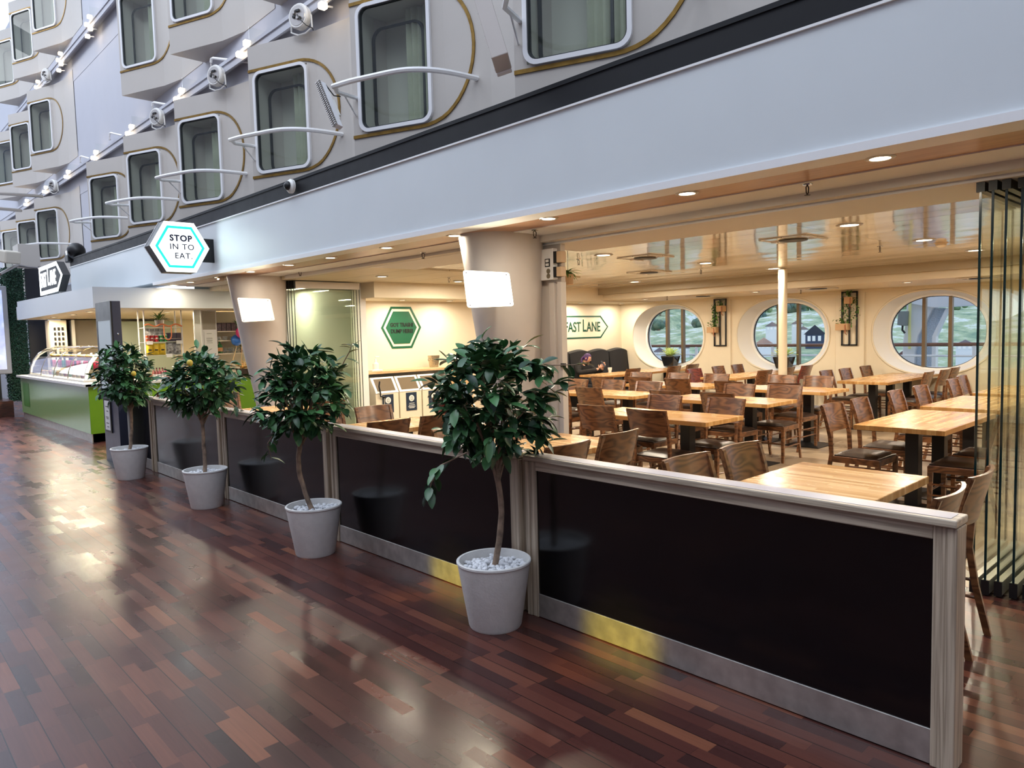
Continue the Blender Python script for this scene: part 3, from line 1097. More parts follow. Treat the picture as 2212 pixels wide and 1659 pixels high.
# round wash lamps standing on the bay tops, their backs towards us
wl = None
for k, (y, z) in enumerate(((8.5, 5.55), (11.2, 5.55), (13.95, 5.55), (22.3, 8.45), (22.35, 5.62))):
    if wl is None:
        wl = thing('wash_lamp', 'round white wash lamp with open wiring on the bay top nearest the camera', 'stage lamp', (4.5, y, z - 0.2 + dz(y)), math.radians(200), 'round wash lamps on the bay tops')
        b = MB()
        M = Matrix.Translation((0, 0, 0.2)) @ Matrix.Rotation(math.radians(90), 4, 'Y')
        b.lathe([(0.0, -0.06), (0.09, -0.06), (0.15, -0.02), (0.155, 0.05), (0.14, 0.07)], 20, M=M)
        b.build('housing', white_plastic, wl, smooth=True, world=False)
        b = MB(); b.lathe([(0.0, 0.068), (0.125, 0.068), (0.12, 0.075)], 20, M=M)
        b.box(0.06, 0.10, -0.06, -0.02, 0.22, 0.26); b.box(0.06, 0.10, 0.0, 0.05, 0.15, 0.18)
        b.build('back_plate', satin, wl, world=False)
        b = MB(); b.cbox((0.085, 0.02, 0.25), (0.02, 0.06, 0.025)); b.cbox((0.085, -0.04, 0.19), (0.02, 0.04, 0.03)); b.cbox((0.085, 0.05, 0.16), (0.02, 0.03, 0.02))
        b.build('terminal_block', black_plastic, wl, world=False)
        b = MB(); b.tube([(0, -0.16, 0.2), (0, -0.17, 0.05), (0, -0.06, 0.0), (0, 0.06, 0.0), (0, 0.17, 0.05), (0, 0.16, 0.2)], 0.012, 6)
        b.build('yoke', white_plastic, wl, world=False)
        b = MB(); b.tube([(0.09, 0.02, 0.2), (0.16, 0.1, 0.12), (0.12, 0.18, 0.03), (0.05, 0.22, 0.01), (0.02, 0.2, 0)], 0.006, 6)
        b.build('cable', black_plastic, wl, world=False)
    else:
        dup(wl, (4.5, y, z - 0.2 + dz(y)), math.radians(200), ['', 'round white wash lamp on the second bay top, left of the perforated light bar',
            'round white wash lamp on the third bay top, above the fourth window', 'round white wash lamp on the top ledge left of the upper twin lamps',
            'round white wash lamp above the lowest storey window at far left'][k])

# short cranked pipes with spray heads poking over the bay tops
pp = None
for k, (y, z) in enumerate(((11.4, 5.87), (14.2, 5.87), (17.0, 5.9), (19.5, 5.87))):
    lab = ['cranked white pipe with a spray head over the third bay', 'cranked white pipe with a spray head over the fourth bay',
           'cranked white pipe with a spray head right of the blank wall lamp', 'cranked white pipe with a dark spray head above the wide facade gap'][k]
    if pp is None:
        pp = thing('spray_pipe', lab, 'pipe', (4.5, y, z + dz(y)), 0, 'cranked spray pipes on the facade')
        b = MB(); b.tube([(0.22, -0.95, -0.28), (0.02, -0.03, 0.0), (0, 0, -0.01), (0, 0.02, -0.06)], 0.02, 8); b.build('pipe', white_trim, pp, smooth=True, world=False)
        b = MB(); b.tube([(0, 0.02, -0.05), (0, 0.02, -0.13)], 0.01, 6); b.tube([(0, 0.02, -0.13), (0, 0.02, -0.14)], 0.022, 8); b.build('spray_head', satin, pp, world=False)
    else:
        dup(pp, (4.5, y, z + dz(y)), 0, lab)

# perforated light bar and big slanted loudspeaker hung from the rail tips
bar_perf = mat('white_perforated_metal', S(226, 228, 232), 0.35, var=0.35, vscale=120)


def slab_between(name, label, cat, pa, pb, wdir, wid, thick, m, px_mid):
    t = thing(name, label, cat, tuple((Vector(pa) + Vector(pb)) / 2))
    a, b_ = Vector(pa), Vector(pb)
    d = (b_ - a).normalized()
    w_ = Vector(wdir); w_ = (w_ - d * w_.dot(d)).normalized()
    n_ = d.cross(w_).normalized()
    M = Matrix(((d.x, w_.x, n_.x, a.x), (d.y, w_.y, n_.y, a.y), (d.z, w_.z, n_.z, a.z), (0, 0, 0, 1)))
    L = (b_ - a).length
    return t, M, L


pa = onplane(694, 180, 0, 3.62); pb = onplane(732, 275, 0, 3.62)
t, M, L = slab_between('light_bar', 'long white perforated light bar hanging from the rail tip of the second bay', 'light bar', pa, pb, (1, 0.3, 0), 0.1, 0.03, None, None)
b = MB(); b.box(0, L, -0.035, 0.035, -0.025, 0.025, M); b.build('housing', frame_white, t, bevel=0.005)
b = MB()
for k in range(24):
    b.box(L * (k + 0.25) / 24, L * (k + 0.75) / 24, -0.06, -0.036, -0.028, -0.004, M); b.box(L * (k + 0.25) / 24, L * (k + 0.75) / 24, -0.06, -0.036, 0.006, 0.028, M)
b.build('led_row', satin, t)
b = MB(); b.box(L * 0.35, L * 0.7, 0.035, 0.075, -0.02, 0.02, M); b.box(L * 0.2, L * 0.8, 0.03, 0.045, -0.024, 0.024, M); b.build('bracket', white_plastic, t)
b = MB(); b.tube([M @ Vector((0.0, 0, 0)), M @ Vector((-0.03, 0.05, 0)), M @ Vector((0.1, 0.12, 0)), M @ Vector((0.06, 0.22, 0))], 0.006, 6); b.build('cable', black_plastic, t)
pa = onplane(1040, -8, 0, 3.6); pb = onplane(1085, 140, 0, 3.6)
t, M, L = slab_between('loudspeaker', 'long pale grey loudspeaker slanting down at the top centre', 'loudspeaker', pa, pb, (1, 0.9, 0), 0.17, 0.1, None, None)
b = MB(); b.box(0, L, -0.11, 0.075, -0.06, 0.06, M); b.build('cabinet', mat('beige_grey_grille', S(186, 178, 172), 0.6), t, bevel=0.006)
b = MB(); b.box(-0.005, L + 0.005, 0.075, 0.12, -0.056, 0.056, M); b.build('back_cover', frame_white, t, bevel=0.006)
b = MB()
for k in range(6):
    b.ball(M @ Vector((L * (k + 0.5) / 6, 0.098, 0.057)), 0.006, 6, 4); b.ball(M @ Vector((L * (k + 0.5) / 6, 0.098, -0.057)), 0.006, 6, 4)
b.build('screws', chrome, t)

# dome camera on the black band
cp = onplane(632, 403, 0, 3.80)
t = thing('dome_camera', 'white dome security camera on the black band', 'security camera', tuple(cp - Vector((0, 0, 0.06))))
M = Matrix.Translation(cp) @ Matrix.Rotation(math.radians(-90), 4, 'Y')
b = MB(); b.lathe([(0.0, 0.0), (0.075, 0.0), (0.078, 0.03), (0.06, 0.05)], 20, M=M); b.build('base', white_plastic, t, smooth=True)
b = MB(); b.ball(cp + Vector((-0.055, -0.01, 0)), 0.05, 14, 10); b.build('dome', black_plastic, t, smooth=True)
b = MB(); b.lathe([(0.05, 0.045), (0.062, 0.05), (0.05, 0.06)], 20, M=M); b.build('collar', white_plastic, t, smooth=True)
# black stage lamp on the band and floodlights over the hedge
q = onplane(165, 548, 0, 3.9)
t = thing('stage_lamp', 'black stage lamp sitting on the black band at its left end', 'stage lamp', tuple(q - Vector((0, 0, 0.15))))
b = MB(); b.ball(q + Vector((0, 0, 0.05)), 0.2, 16, 10, (0.9, 1, 0.9)); b.build('head', black_plastic, t, smooth=True)
b = MB(); b.cbox(q + Vector((0, 0.22, -0.06)), (0.3, 0.3, 0.22)); b.build('base', black_plastic, t, bevel=0.02)
b = MB(); b.tube([q + Vector((-0.18, -0.05, 0.0)), q + Vector((-0.2, -0.05, -0.0))], 0.05, 12); b.build('lens', chrome, t)

# ------------------------------------------------------------------ partition screens
PTS = [(0.757, 2.90, 'nearest black partition screen, in front of the long near table'),
       (2.96, 5.10, 'second black partition screen, between the first and second potted trees'),
       (5.16, 7.30, 'third black partition screen, between the second and third potted trees'),
       (7.36, 9.50, 'fourth black partition screen, between the third and fourth potted trees'),
       (9.56, 11.1, 'farthest partition screen, beside the tall menu totem')]
for k, (y0, y1, lab) in enumerate(PTS):
    t = thing('partition_screen', lab, 'partition', (2.79, (y0 + y1) / 2, 0), 0, 'black partition screens along the dining area')
    X0, X1 = 2.79, 2.885
    b = MB(); b.box(X0 + 0.012, X1 - 0.012, y0 + 0.07, y1 - 0.07, 0.11, 0.85); b.build('panel', fence_black, t)
    b = MB(); b.box(X0 + 0.006, X1 - 0.006, y0 + 0.07, y1 - 0.07, 0.005, 0.135); b.build('kick_plate', steel, t, bevel=0.002)
    for ya, yb in ((y0, y0 + 0.075), (y1 - 0.075, y1)):
        b = MB(); b.box(X0, X1, ya, yb, 0, 0.885)
        yy = ya if ya == y0 else yb
        s_ = 1 if ya == y0 else -1
        b.box(X0 - 0.006, X1 + 0.006, min(yy - s_ * 0.003, yy + s_ * 0.03), max(yy - s_ * 0.003, yy + s_ * 0.03), 0.001, 0.885)
        b.build('stile', pale_oak, t, bevel=0.004)
    b = MB(); b.box(X0 + 0.001, X1 - 0.001, y0 + 0.075, y1 - 0.075, 0.835, 0.888); b.build('top_rail', pale_oak_y, t, bevel=0.003)
    b = MB(); b.box(X0 - 0.018, X1 + 0.018, y0 - 0.004, y1 + 0.004, 0.888, 0.917); b.build('cap', pale_oak_y, t, bevel=0.005)
    b = MB(); b.box(X0 + 0.004, X1 - 0.004, y0 + 0.02, y1 - 0.02, 0.917, 0.9185); b.build('cap_inlay', cap_grey, t)
for y in (2.93, 5.13, 7.33, 9.53):
    b = MB(); b.box(2.82, 2.875, y - 0.0255, y + 0.0255, 0, 0.89)
    o = b.build('connecting_post', pale_oak)
    tag(o, 'narrow recessed oak post joining two partition screens, %s' % {2.93: 'behind the nearest potted tree', 5.13: 'behind the second potted tree', 7.33: 'behind the third potted tree', 9.53: 'behind the farthest potted tree'}[y], 'post', 'posts between the partition screens')
    rebase(o)


# ------------------------------------------------------------------ potted citrus trees
def leaf(mb, base, d, up, L, w, curl=0.15):
    d = d.normalized()
    s = d.cross(up)
    s = s.normalized() if s.length > 1e-4 else d.orthogonal().normalized()
    n = s.cross(d).normalized()
    rows = [(0.0, 0.04), (0.13, 0.5), (0.32, 0.9), (0.52, 1.0), (0.74, 0.8), (0.9, 0.42), (1.0, 0.03)]
    vs = []
    for t, wf in rows:
        c = base + d * (L * t) - n * (curl * L * t * t)
        vs += [c - s * (w * wf / 2) + n * (w * 0.16 * wf), c - n * 0.0, c + s * (w * wf / 2) + n * (w * 0.16 * wf)]
    fs = []
    for i in range(len(rows) - 1):
        for k in range(2):
            a = i * 3 + k
            fs.append((a, a + 1, a + 4, a + 3))
    mb.add(vs, fs)


def citrus(x, y, seed, label, trunk, lemons=(), droop=None, stray=None, c=(0, 0, 1.19), rad=(0.40, 0.40, 0.34)):
    rnd = random.Random(seed)
    t = thing('potted_citrus_tree', label, 'potted tree', (x, y, 0), 0, 'potted citrus trees along the partition')
    p = MB()
    p.lathe([(0.0, 0.0), (0.140, 0.0), (0.146, 0.012), (0.200, 0.352), (0.205, 0.356), (0.205, 0.366), (0.200, 0.370), (0.190, 0.368), (0.184, 0.345), (0.178, 0.30), (0.0, 0.30)], 40)
    p.build('pot', pot_grey, t, smooth=True, world=False)
    b = MB()
    cells = []
    for i in range(420):
        a = rnd.uniform(0, 2 * PI); r = 0.172 * math.sqrt(rnd.random())
        q = (r * math.cos(a), r * math.sin(a))
        if all((q[0] - w_[0]) ** 2 + (q[1] - w_[1]) ** 2 > 0.018 ** 2 for w_ in cells):
            cells.append(q)
    for q in cells:
        M = Matrix.Translation((q[0], q[1], 0.325 + rnd.uniform(-0.008, 0.012))) @ Euler((rnd.uniform(-.6, .6), rnd.uniform(-.6, .6), rnd.uniform(0, 6))).to_matrix().to_4x4()
        b.ball((0, 0, 0), rnd.uniform(0.011, 0.016), 8, 5, (1.35, 1.0, 0.8), M)
    o = b.build('pebbles', pebble, t, smooth=True, world=False); o['kind'] = 'stuff'
    tk = MB()
    pts, rr = [], []
    for i in range(13):
        z = 0.30 + (0.95 - 0.30) * i / 12
        u = i / 12
        pts.append((trunk[0] * math.sin(u * PI) + trunk[1] * u + 0.004 * rnd.uniform(-1, 1), trunk[2] * math.sin(u * PI) + 0.004 * rnd.uniform(-1, 1), z))
        rr.append(0.019 - 0.003 * u + rnd.uniform(-0.0012, 0.0012))
    tk.tube(pts, 0, 10, rad=rr)
    top = Vector(pts[-1])
    C = Vector(c)
    tips = []
    for i in range(15):
        a = i * 2.4; zz = -0.5 + 1.5 * (i + 0.5) / 15
        h = math.sqrt(max(0, 1 - min(1, zz * zz)))
        tgt = C + Vector((rad[0] * h * math.cos(a), rad[1] * h * math.sin(a), rad[2] * zz)) * 0.75
        st = Vector(pts[9 + (i % 4)])
        mid = st.lerp(tgt, 0.5) + Vector((0, 0, 0.05))
        tk.tube([st, mid, tgt], 0, 6, rad=[0.009, 0.006, 0.003])
        tips.append(tgt)
    tk.build('trunk', bark, t, smooth=True, world=False)
    lf = MB()
    for i in range(200):
        while True:
            v = Vector((rnd.uniform(-1, 1), rnd.uniform(-1, 1), rnd.uniform(-1, 1)))
            if 0.3 < v.length < 1.0:
                break
        rr_ = 0.72 + 0.35 * rnd.random() if rnd.random() < 0.75 else v.length
        v = v.normalized() * rr_
        # lumpy outline
        lump = 1 + 0.14 * math.sin(3 * math.atan2(v.y, v.x) + seed) + 0.12 * math.sin(5 * v.z + seed * 2)
        q = C + Vector((v.x * rad[0], v.y * rad[1], v.z * rad[2])) * lump
        out = Vector((v.x, v.y, v.z * 0.5 + 0.15)).normalized()
        tw = q - out * 0.07
        nl = rnd.randint(4, 6)
        for j in range(nl):
            d = (out * 0.7 + Vector((rnd.uniform(-1, 1), rnd.uniform(-1, 1), rnd.uniform(-0.9, 0.6)))).normalized()
            leaf(lf, tw + out * (0.02 * j), d, Vector((rnd.uniform(-.4, .4), rnd.uniform(-.4, .4), 1)), rnd.uniform(0.08, 0.12), rnd.uniform(0.04, 0.058), rnd.uniform(0.0, 0.4))
    br = MB()
    extra = [q for q in (droop, stray) if q]
    for pth in extra:
        P = [Vector(v) for v in pth]
        br.tube(P, 0, 5, rad=[0.004] * (len(P) - 1) + [0.002])
        for i in range(len(P) - 1):
            for j in range(4):
                q = P[i].lerp(P[i + 1], (j + 0.5) / 4)
                d = (P[i + 1] - P[i]).normalized() * 0.5 + Vector((rnd.uniform(-1, 1), rnd.uniform(-1, 1), rnd.uniform(-.8, .3)))
                leaf(lf, q, d, Vector((0, 0, 1)), rnd.uniform(0.08, 0.11), 0.046, 0.2)
    if br.v:
        br.build('hanging_twig', bark, t, world=False)
    lf.build('foliage', citrus_leaf, t, smooth=True, world=False)
    for q in lemons:
        l_ = MB(); l_.ball(q, 0.027, 12, 8, (1, 1, 1.15)); l_.build('lemon', lemon_m, t, smooth=True, world=False)
    return t


def rel(px, py, y, x0, y0):
    q = onplane(px, py, 1, y)
    return (q.x - x0, q.y - y0, q.z)


citrus(2.56, 2.93, 3, 'nearest and largest looking potted citrus tree, in front of the first screen joint', (0.035, 0.0, -0.03),
       droop=[(-0.25, -0.1, 1.0), (-0.33, 0.02, 0.93), (-0.36, 0.06, 0.84), (-0.37, 0.07, 0.78)], stray=[(0.15, -0.1, 1.35), (0.26, -0.2, 1.42), (0.40, -0.30, 1.42)],
       c=(0.02, 0, 1.25), rad=(0.315, 0.315, 0.32))
citrus(2.52, 4.90, 11, 'second potted citrus tree from the camera, with a strongly bent trunk', (-0.045, -0.06, 0.05),
       droop=[(-0.2, 0.1, 0.95), (-0.26, 0.16, 0.84), (-0.24, 0.15, 0.72)], stray=[(0.2, -0.1, 1.35), (0.24, -0.2, 1.5), (0.25, -0.22, 1.56)], c=(-0.03, 0.02, 1.20), rad=(0.30, 0.30, 0.31))
citrus(2.53, 7.09, 23, 'third potted citrus tree from the camera, straight trunk and one hidden lemon', (0.0, 0.0, 0.0),
       lemons=[rel(410, 784, 6.75, 2.53, 7.09)], droop=[(0.2, -0.2, 1.0), (0.3, -0.26, 0.92), (0.36, -0.3, 0.86)], c=(0.03, 0, 1.21), rad=(0.30, 0.30, 0.31))
citrus(2.46, 9.30, 37, 'farthest potted citrus tree, with a bright lemon, in front of the menu totem', (0.02, 0.03, -0.02),
       lemons=[rel(288.6, 807, 8.9, 2.46, 9.30)], c=(0.02, 0, 1.22), rad=(0.30, 0.30, 0.31))

# ------------------------------------------------------------------ menu totem
ya, yb = onplane(205, 655, 0, 2.58).y, onplane(237, 652, 0, 2.58).y
zt = onplane(220, 653, 0, 2.58).z
t = thing('menu_totem', 'tall dark menu totem with a lit glass display, standing left of the farthest potted tree', 'totem', (2.62, (ya + yb) / 2, 0))
b = MB(); b.box(2.60, 2.70, yb, ya, 0.01, zt); b.build('body', mat('dark_blue_grey_totem', S(52, 56, 74), 0.35), t, bevel=0.004)
b = MB(); b.box(2.58, 2.60, yb, ya, zt - 0.24, zt); b.box(2.58, 2.60, ya - 0.05, ya, 0.9, zt - 0.24); b.box(2.58, 2.60, yb, yb + 0.05, 0.9, zt - 0.24); b.build('front_frame', black_paint, t)
b = MB(); b.box(2.585, 2.598, yb + 0.05, ya - 0.05, 1.0, zt - 0.24); b.build('display', glow('softly_lit_display', S(150, 160, 168), 0.7), t)
b = MB(); b.box(2.598, 2.602, yb - 0.002, yb, zt - 0.5, zt - 0.5 + 0.001); 
b = MB(); b.ball((2.65, yb - 0.004, zt - 0.42), 0.014, 8, 6); b.build('lock', chrome, t)
b = MB(); b.box(2.50, 2.95, yb - 0.1, ya + 0.1, 0.0, 0.012); b.build('base_plate', black_paint, t)
q0, q1 = onplane(225, 862, 0, 2.59), onplane(241, 926, 0, 2.59)
b = MB(); b.box(2.585, 2.60, q1.y - 0.02, q0.y + 0.02, 0.42, 0.87); b.build('notice_frame', black_paint, t)
b = MB(); b.box(2.582, 2.586, q1.y + 0.02, q0.y - 0.02, 0.45, 0.84); b.build('notice_paper', mat('white_paper', S(226, 226, 224), 0.7), t)
b = MB()
for k, z in enumerate((0.76, 0.70, 0.62, 0.60, 0.54, 0.49)):
    b.box(2.580, 2.583, (q0.y + q1.y) / 2 - 0.06, (q0.y + q1.y) / 2 + 0.06 - 0.03 * (k % 2), z, z + 0.008)
b.build('notice_print', black_paint, t)

# ------------------------------------------------------------------ green counter
t = thing('service_counter', 'long lime green service counter with a white worktop and steel kick strip', 'counter', (2.93, 13.16, 0))
b = MB(); b.box(2.93, 3.6, 13.16, 19.0, 0.14, 0.905); b.build('front_panel', lime_skylit, t)
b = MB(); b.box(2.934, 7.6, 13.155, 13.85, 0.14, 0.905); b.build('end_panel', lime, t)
b = MB(); b.box(2.945, 3.6, 13.17, 18.98, 0.0, 0.14); b.box(2.96, 7.6, 13.17, 13.8, 0.0, 0.14); b.build('kick_strip', steel, t)
b = MB(); b.box(2.87, 3.72, 13.10, 19.1, 0.908, 0.955); b.box(2.88, 7.66, 13.10, 13.95, 0.9075, 0.9545); b.build('worktop', stone_white, t, bevel=0.004)
y0_, y1_ = 18.1, 18.75
b = MB()
b.quad((2.925, y0_, 0.3), (2.925, y1_, 0.3), (2.925, y1_, 0.8), (2.925, y0_, 0.8)); b.build('recess', mat('deep_green_recess', S(60, 120, 24), 0.5), t)
# canopy
t = thing('kiosk_canopy', 'white boxed canopy over the green counter', 'canopy', (2.93, 12.5, 2.15))
b = MB()
b.box(2.95, 8.0, 12.52, 19.0, 2.20, 2.44)
b.build('core', white_panel, t)
b = MB(); b.hexa([(2.93, 12.5, 2.15), (2.93, 18.75, 2.15), (2.95, 18.75, 2.15), (2.95, 12.5, 2.15)], [(2.93, 12.5, 2.47), (2.93, 18.75, 2.545), (2.95, 18.75, 2.545), (2.95, 12.5, 2.47)])
b.box(2.95, 8.0, 12.50, 12.52, 2.15, 2.47); b.box(2.95, 8.0, 12.52, 12.6, 2.44, 2.47)
b.build('fascia_board', white_panel, t)
cl = None


def ceiling_lamp(x, y, z, label, group, r=0.055, power=4.0, color=WARM, name='downlight', m_=None):
    """recessed downlight: chrome ring, lit disc; the lamp's own light hangs just under it"""
    key = (name, r)
    if key not in DL:
        t = thing(name, label, 'downlight', (x, y, z), 0, group)
        b = MB(); b.lathe([(r, 0.004), (r, -0.006), (r * 1.28, -0.008), (r * 1.45, -0.002), (r * 1.45, 0.004)], 24); b.build('ring', satin, t, smooth=True, world=False)
        b = MB(); b.lathe([(0, -0.001), (r * 0.98, -0.001), (r * 0.98, 0.003), (0, 0.003)], 24); b.build('lit_disc', m_ or lamp_disc, t, world=False)
        DL[key] = t
    else:
        dup(DL[key], (x, y, z), 0, label, group)
    if power:
        area('downlight_beam', (x, y, z - 0.02), r * 1.7, power, color, shape='DISK')


DL = {}
for k, y in enumerate((1.48, 2.65, 3.88, 5.03, 6.10, 7.21, 8.2, 9.3, 10.4, 11.5)):
    ceiling_lamp(4.04, y, 2.461 + dz(y), 'round downlight in the brown soffit, %s' % (
        ['first from the right and largest looking', 'second from the right', 'third from the right', 'fourth from the right, beside the near column top', 'fifth from the right',
         'sixth from the right', 'seventh from the right, near the far column top', 'eighth from the right, just left of the far column', 'ninth from the right', 'last before the canopy'][k]),
        'downlights in the brown soffit', 0.052, 9)
for k, y in enumerate((13.2, 14.3, 15.6, 17.2, 18.2)):
    ceiling_lamp(3.3, y, 2.158, 'downlight under the kiosk canopy, %s from its corner' % ORD[k].replace(' nearest', '').replace('nearest', 'first'), 'downlights under the kiosk canopy', 0.05, 34, (1, 0.84, 0.6))
ceiling_lamp(4.04, 12.25, 2.461 + dz(12.25), 'soffit downlight washing the canopy end board', 'downlights in the brown soffit', 0.052, 6)
for k, (x, y) in enumerate(((4.6, 14.4), (5.6, 14.4), (6.5, 14.4), (5.0, 16.5))):
    ceiling_lamp(x, y, 2.158, 'downlight inside the kiosk, %s' % ['over the snack rack', 'over the bottle shelves', 'deepest right', 'deepest left'][k], 'downlights inside the kiosk', 0.05, 48, (1, 0.86, 0.62))


# ------------------------------------------------------------------ food display case
def PY(px, py, y):
    return onplane(px, py, 1, y)


t = thing('food_display_case', 'curved glass food display case on the green counter', 'display case', (3.35, 15.9, 0.956))
b = MB(); b.box(3.0, 3.62, 13.75, 18.5, 0.956, 0.985); b.build('base', steel, t)
prof = [(3.02, 0.985), (3.04, 1.12), (3.10, 1.28), (3.20, 1.42), (3.34, 1.51), (3.48, 1.54)]
for y in (13.75, 18.46):
    b = MB()
    o_ = [(x, y, z) for x, z in prof] + [(3.6, y, 1.54), (3.6, y, 0.985)]
    i_ = [(3.07, y, 1.0), (3.09, y, 1.12), (3.15, y, 1.26), (3.24, y, 1.38), (3.36, y, 1.46), (3.48, y, 1.49), (3.55, y, 1.49), (3.55, y, 1.0)]
    b.ring(o_, i_, (0, 0.04, 0)); b.build('end_frame', white_plastic, t)
for k in range(4):
    ya_, yb_ = 13.8 + k * 1.165, 13.8 + (k + 1) * 1.165 - 0.01
    b = MB()
    def gf(u, v, ya_=ya_, yb_=yb_):
        s = u * (len(prof) - 1); i = min(int(s), len(prof) - 2); f = s - i
        return (prof[i][0] * (1 - f) + prof[i + 1][0] * f, ya_ + (yb_ - ya_) * v, prof[i][1] * (1 - f) + prof[i + 1][1] * f)
    b.grid(gf, 10, 1); b.build('curved_pane', clear_glass, t, smooth=True)
    b = MB(); b.tube([(x, yb_, z) for x, z in prof], 0.008, 5); b.build('pane_joint', chrome, t)
b = MB(); b.box(3.15, 3.6, 13.82, 18.44, 1.16, 1.168); b.build('shelf', clear_glass, t)
b = MB(); b.box(3.22, 3.6, 13.82, 18.44, 1.34, 1.348); b.build('shelf', clear_glass, t)
b = MB(); b.tube([(3.5, 13.8, 1.55), (3.5, 18.45, 1.55)], 0.014, 6); b.build('top_rail', chrome, t)
area('case_light', (3.45, 16.1, 1.49), 0.1, 45, (1, 0.9, 0.72), size_y=4.4)
rnd = random.Random(5)
canc = [S(170, 40, 60), S(40, 120, 70), S(190, 60, 90), S(200, 190, 60), S(70, 60, 66), S(200, 200, 204)]
can_m = [mat('can_%d' % i, c, 0.3, metal=0.3) for i, c in enumerate(canc)]
food_m = [mat('golden_pastry', S(206, 150, 70), 0.6, var=0.3, vscale=40), mat('pale_bun', S(224, 190, 130), 0.6, var=0.2, vscale=40), mat('red_fruit', S(176, 60, 44), 0.4, var=0.3, vscale=40), mat('green_salad', S(96, 150, 50), 0.5, var=0.4, vscale=40)]
cup_m = glass_mat('clear_plastic_cup', (0.9, 0.92, 0.92, 1), extra=0.06)


def can(x, y, z, m_, label, group, r=0.033, h=0.115):
    b = MB(); b.lathe([(0, 0), (r * .85, 0), (r, 0.01), (r, h - 0.012), (r * .8, h), (0, h)], 14, (x, y, z)); o = b.build('drink_can', m_, smooth=True)
    tag(o, label, 'can', group); rebase(o); return o


cn = ['crimson', 'green', 'pink', 'yellow', 'dark', 'silver']
for k in range(24):
    i = [0, 0, 2, 0, 1, 1, 0, 2, 5, 0, 2, 4][k % 12]
    can(3.38, 14.05 + k * 0.175, 1.169, can_m[i], cn[i] + ' drink can in the row on the middle shelf of the glass case', 'drink cans in the glass case')
for k in range(15):
    x, y = 3.42, 14.0 + k * 0.3
    b = MB(); b.ball((x, y, 1.375), 0.055, 10, 6, (1.0, 1.5, 0.55)); o = b.build('pastry', food_m[k % 2], smooth=True)
    tag(o, 'golden pastry on the top shelf of the glass case, one of a row', 'pastry', 'pastries in the glass case'); rebase(o)
for k in range(13):
    x, y = 3.2, 14.0 + k * 0.33
    b = MB(); b.lathe([(0, 0), (0.04, 0), (0.052, 0.1), (0.05, 0.1), (0.038, 0.006), (0, 0.006)], 14, (x, y, 0.986)); 
    tt = thing('filled_cup', 'clear cup of food on the lowest shelf of the glass case, one of a row', 'food cup', (x, y, 0.986), 0, 'food cups in the glass case')
    b.build('cup', cup_m, tt, smooth=True)
    b = MB(); b.lathe([(0, 0.007), (0.036, 0.007), (0.046, 0.075), (0.0, 0.09)], 12, (x, y, 0.986)); b.build('filling', food_m[(k * 3) % 4], tt, smooth=True)

# white perforated rack and grey cabinets on the back of the kiosk
q0, q1 = PY(102, 692, 18.7), PY(146, 760, 18.7)
t = thing('slotted_locker', 'cream locker with rows of black slots, left at the back of the kiosk', 'locker', (q0.x, 18.7, 0))
b = MB(); b.box(q0.x, q0.x + 0.32, 18.5, 18.95, 0, 2.14); b.build('body', cream, t)
b = MB()
for c_ in range(3):
    for r_ in range(7):
        b = MB(); b.box(q0.x + 0.07 + c_ * 0.075, q0.x + 0.11 + c_ * 0.075, 18.49, 18.505, 1.25 + r_ * 0.11, 1.32 + r_ * 0.11); b.build('slot', black_paint, t)
t = thing('tall_cabinet', 'grey tall cabinet behind the food display case', 'cabinet', (q0.x + 0.7, 18.6, 0))
b = MB(); b.box(q0.x + 0.40, q0.x + 0.46, 18.4, 18.5, 0, 2.14); b.build('post', satin, t)
b = MB(); b.box(q0.x + 0.46, q0.x + 1.1, 18.55, 18.95, 0, 2.14); b.build('body', mat('taupe_cabinet', S(120, 112, 100), 0.5), t)
b = MB(); b.box(q0.x + 1.14, q0.x + 2.6, 18.55, 18.95, 0, 2.1)
o = b.build('fridge', mat('pale_green_steel', S(150, 160, 146), 0.4, metal=0.2)); tag(o, 'wide pale green steel fridge front at the back of the kiosk', 'fridge'); rebase(o)

# hanging snack rack over the counter
y = 13.35
L_, R_2 = PY(311, 700, y).x, PY(392, 700, y).x
zs = [PY(350, 707, y).z, PY(350, 738, y).z, PY(350, 766.5, y).z]
t = thing('snack_rack', 'tall white metal snack rack standing on the side counter', 'rack', ((L_ + R_2) / 2, y + 0.15, 0.956))
for x in (L_, R_2):
    for yy in (y, y + 0.32):
        b = MB(); b.tube([(x, yy, 0.956), (x, yy, 2.15)], 0.012, 6); b.build('post', frame_white, t)
for z in zs:
    b = MB(); b.box(L_, R_2, y, y + 0.32, z - 0.012, z); b.build('shelf', satin, t)
b = MB(); b.tube([(L_, y, zs[1] + 0.05), (R_2, y, zs[1] + 0.05)], 0.004, 5); b.build('guard_wire', chrome, t)
for (x, z) in ((L_ + 0.07, zs[1]), (R_2 - 0.06, zs[1]), (L_ + 0.38, zs[2])):
    b = MB(); b.cbox((x, y - 0.014, z - 0.015), (0.1, 0.004, 0.06)); b.build('price_card', white_plastic, t)


def add_box_thing(name, c, s, m_, label, cat, group=None):
    b = MB(); b.cbox(c, s); o = b.build(name, m_, bevel=min(s) * 0.06); tag(o, label, cat, group); rebase(o); return o


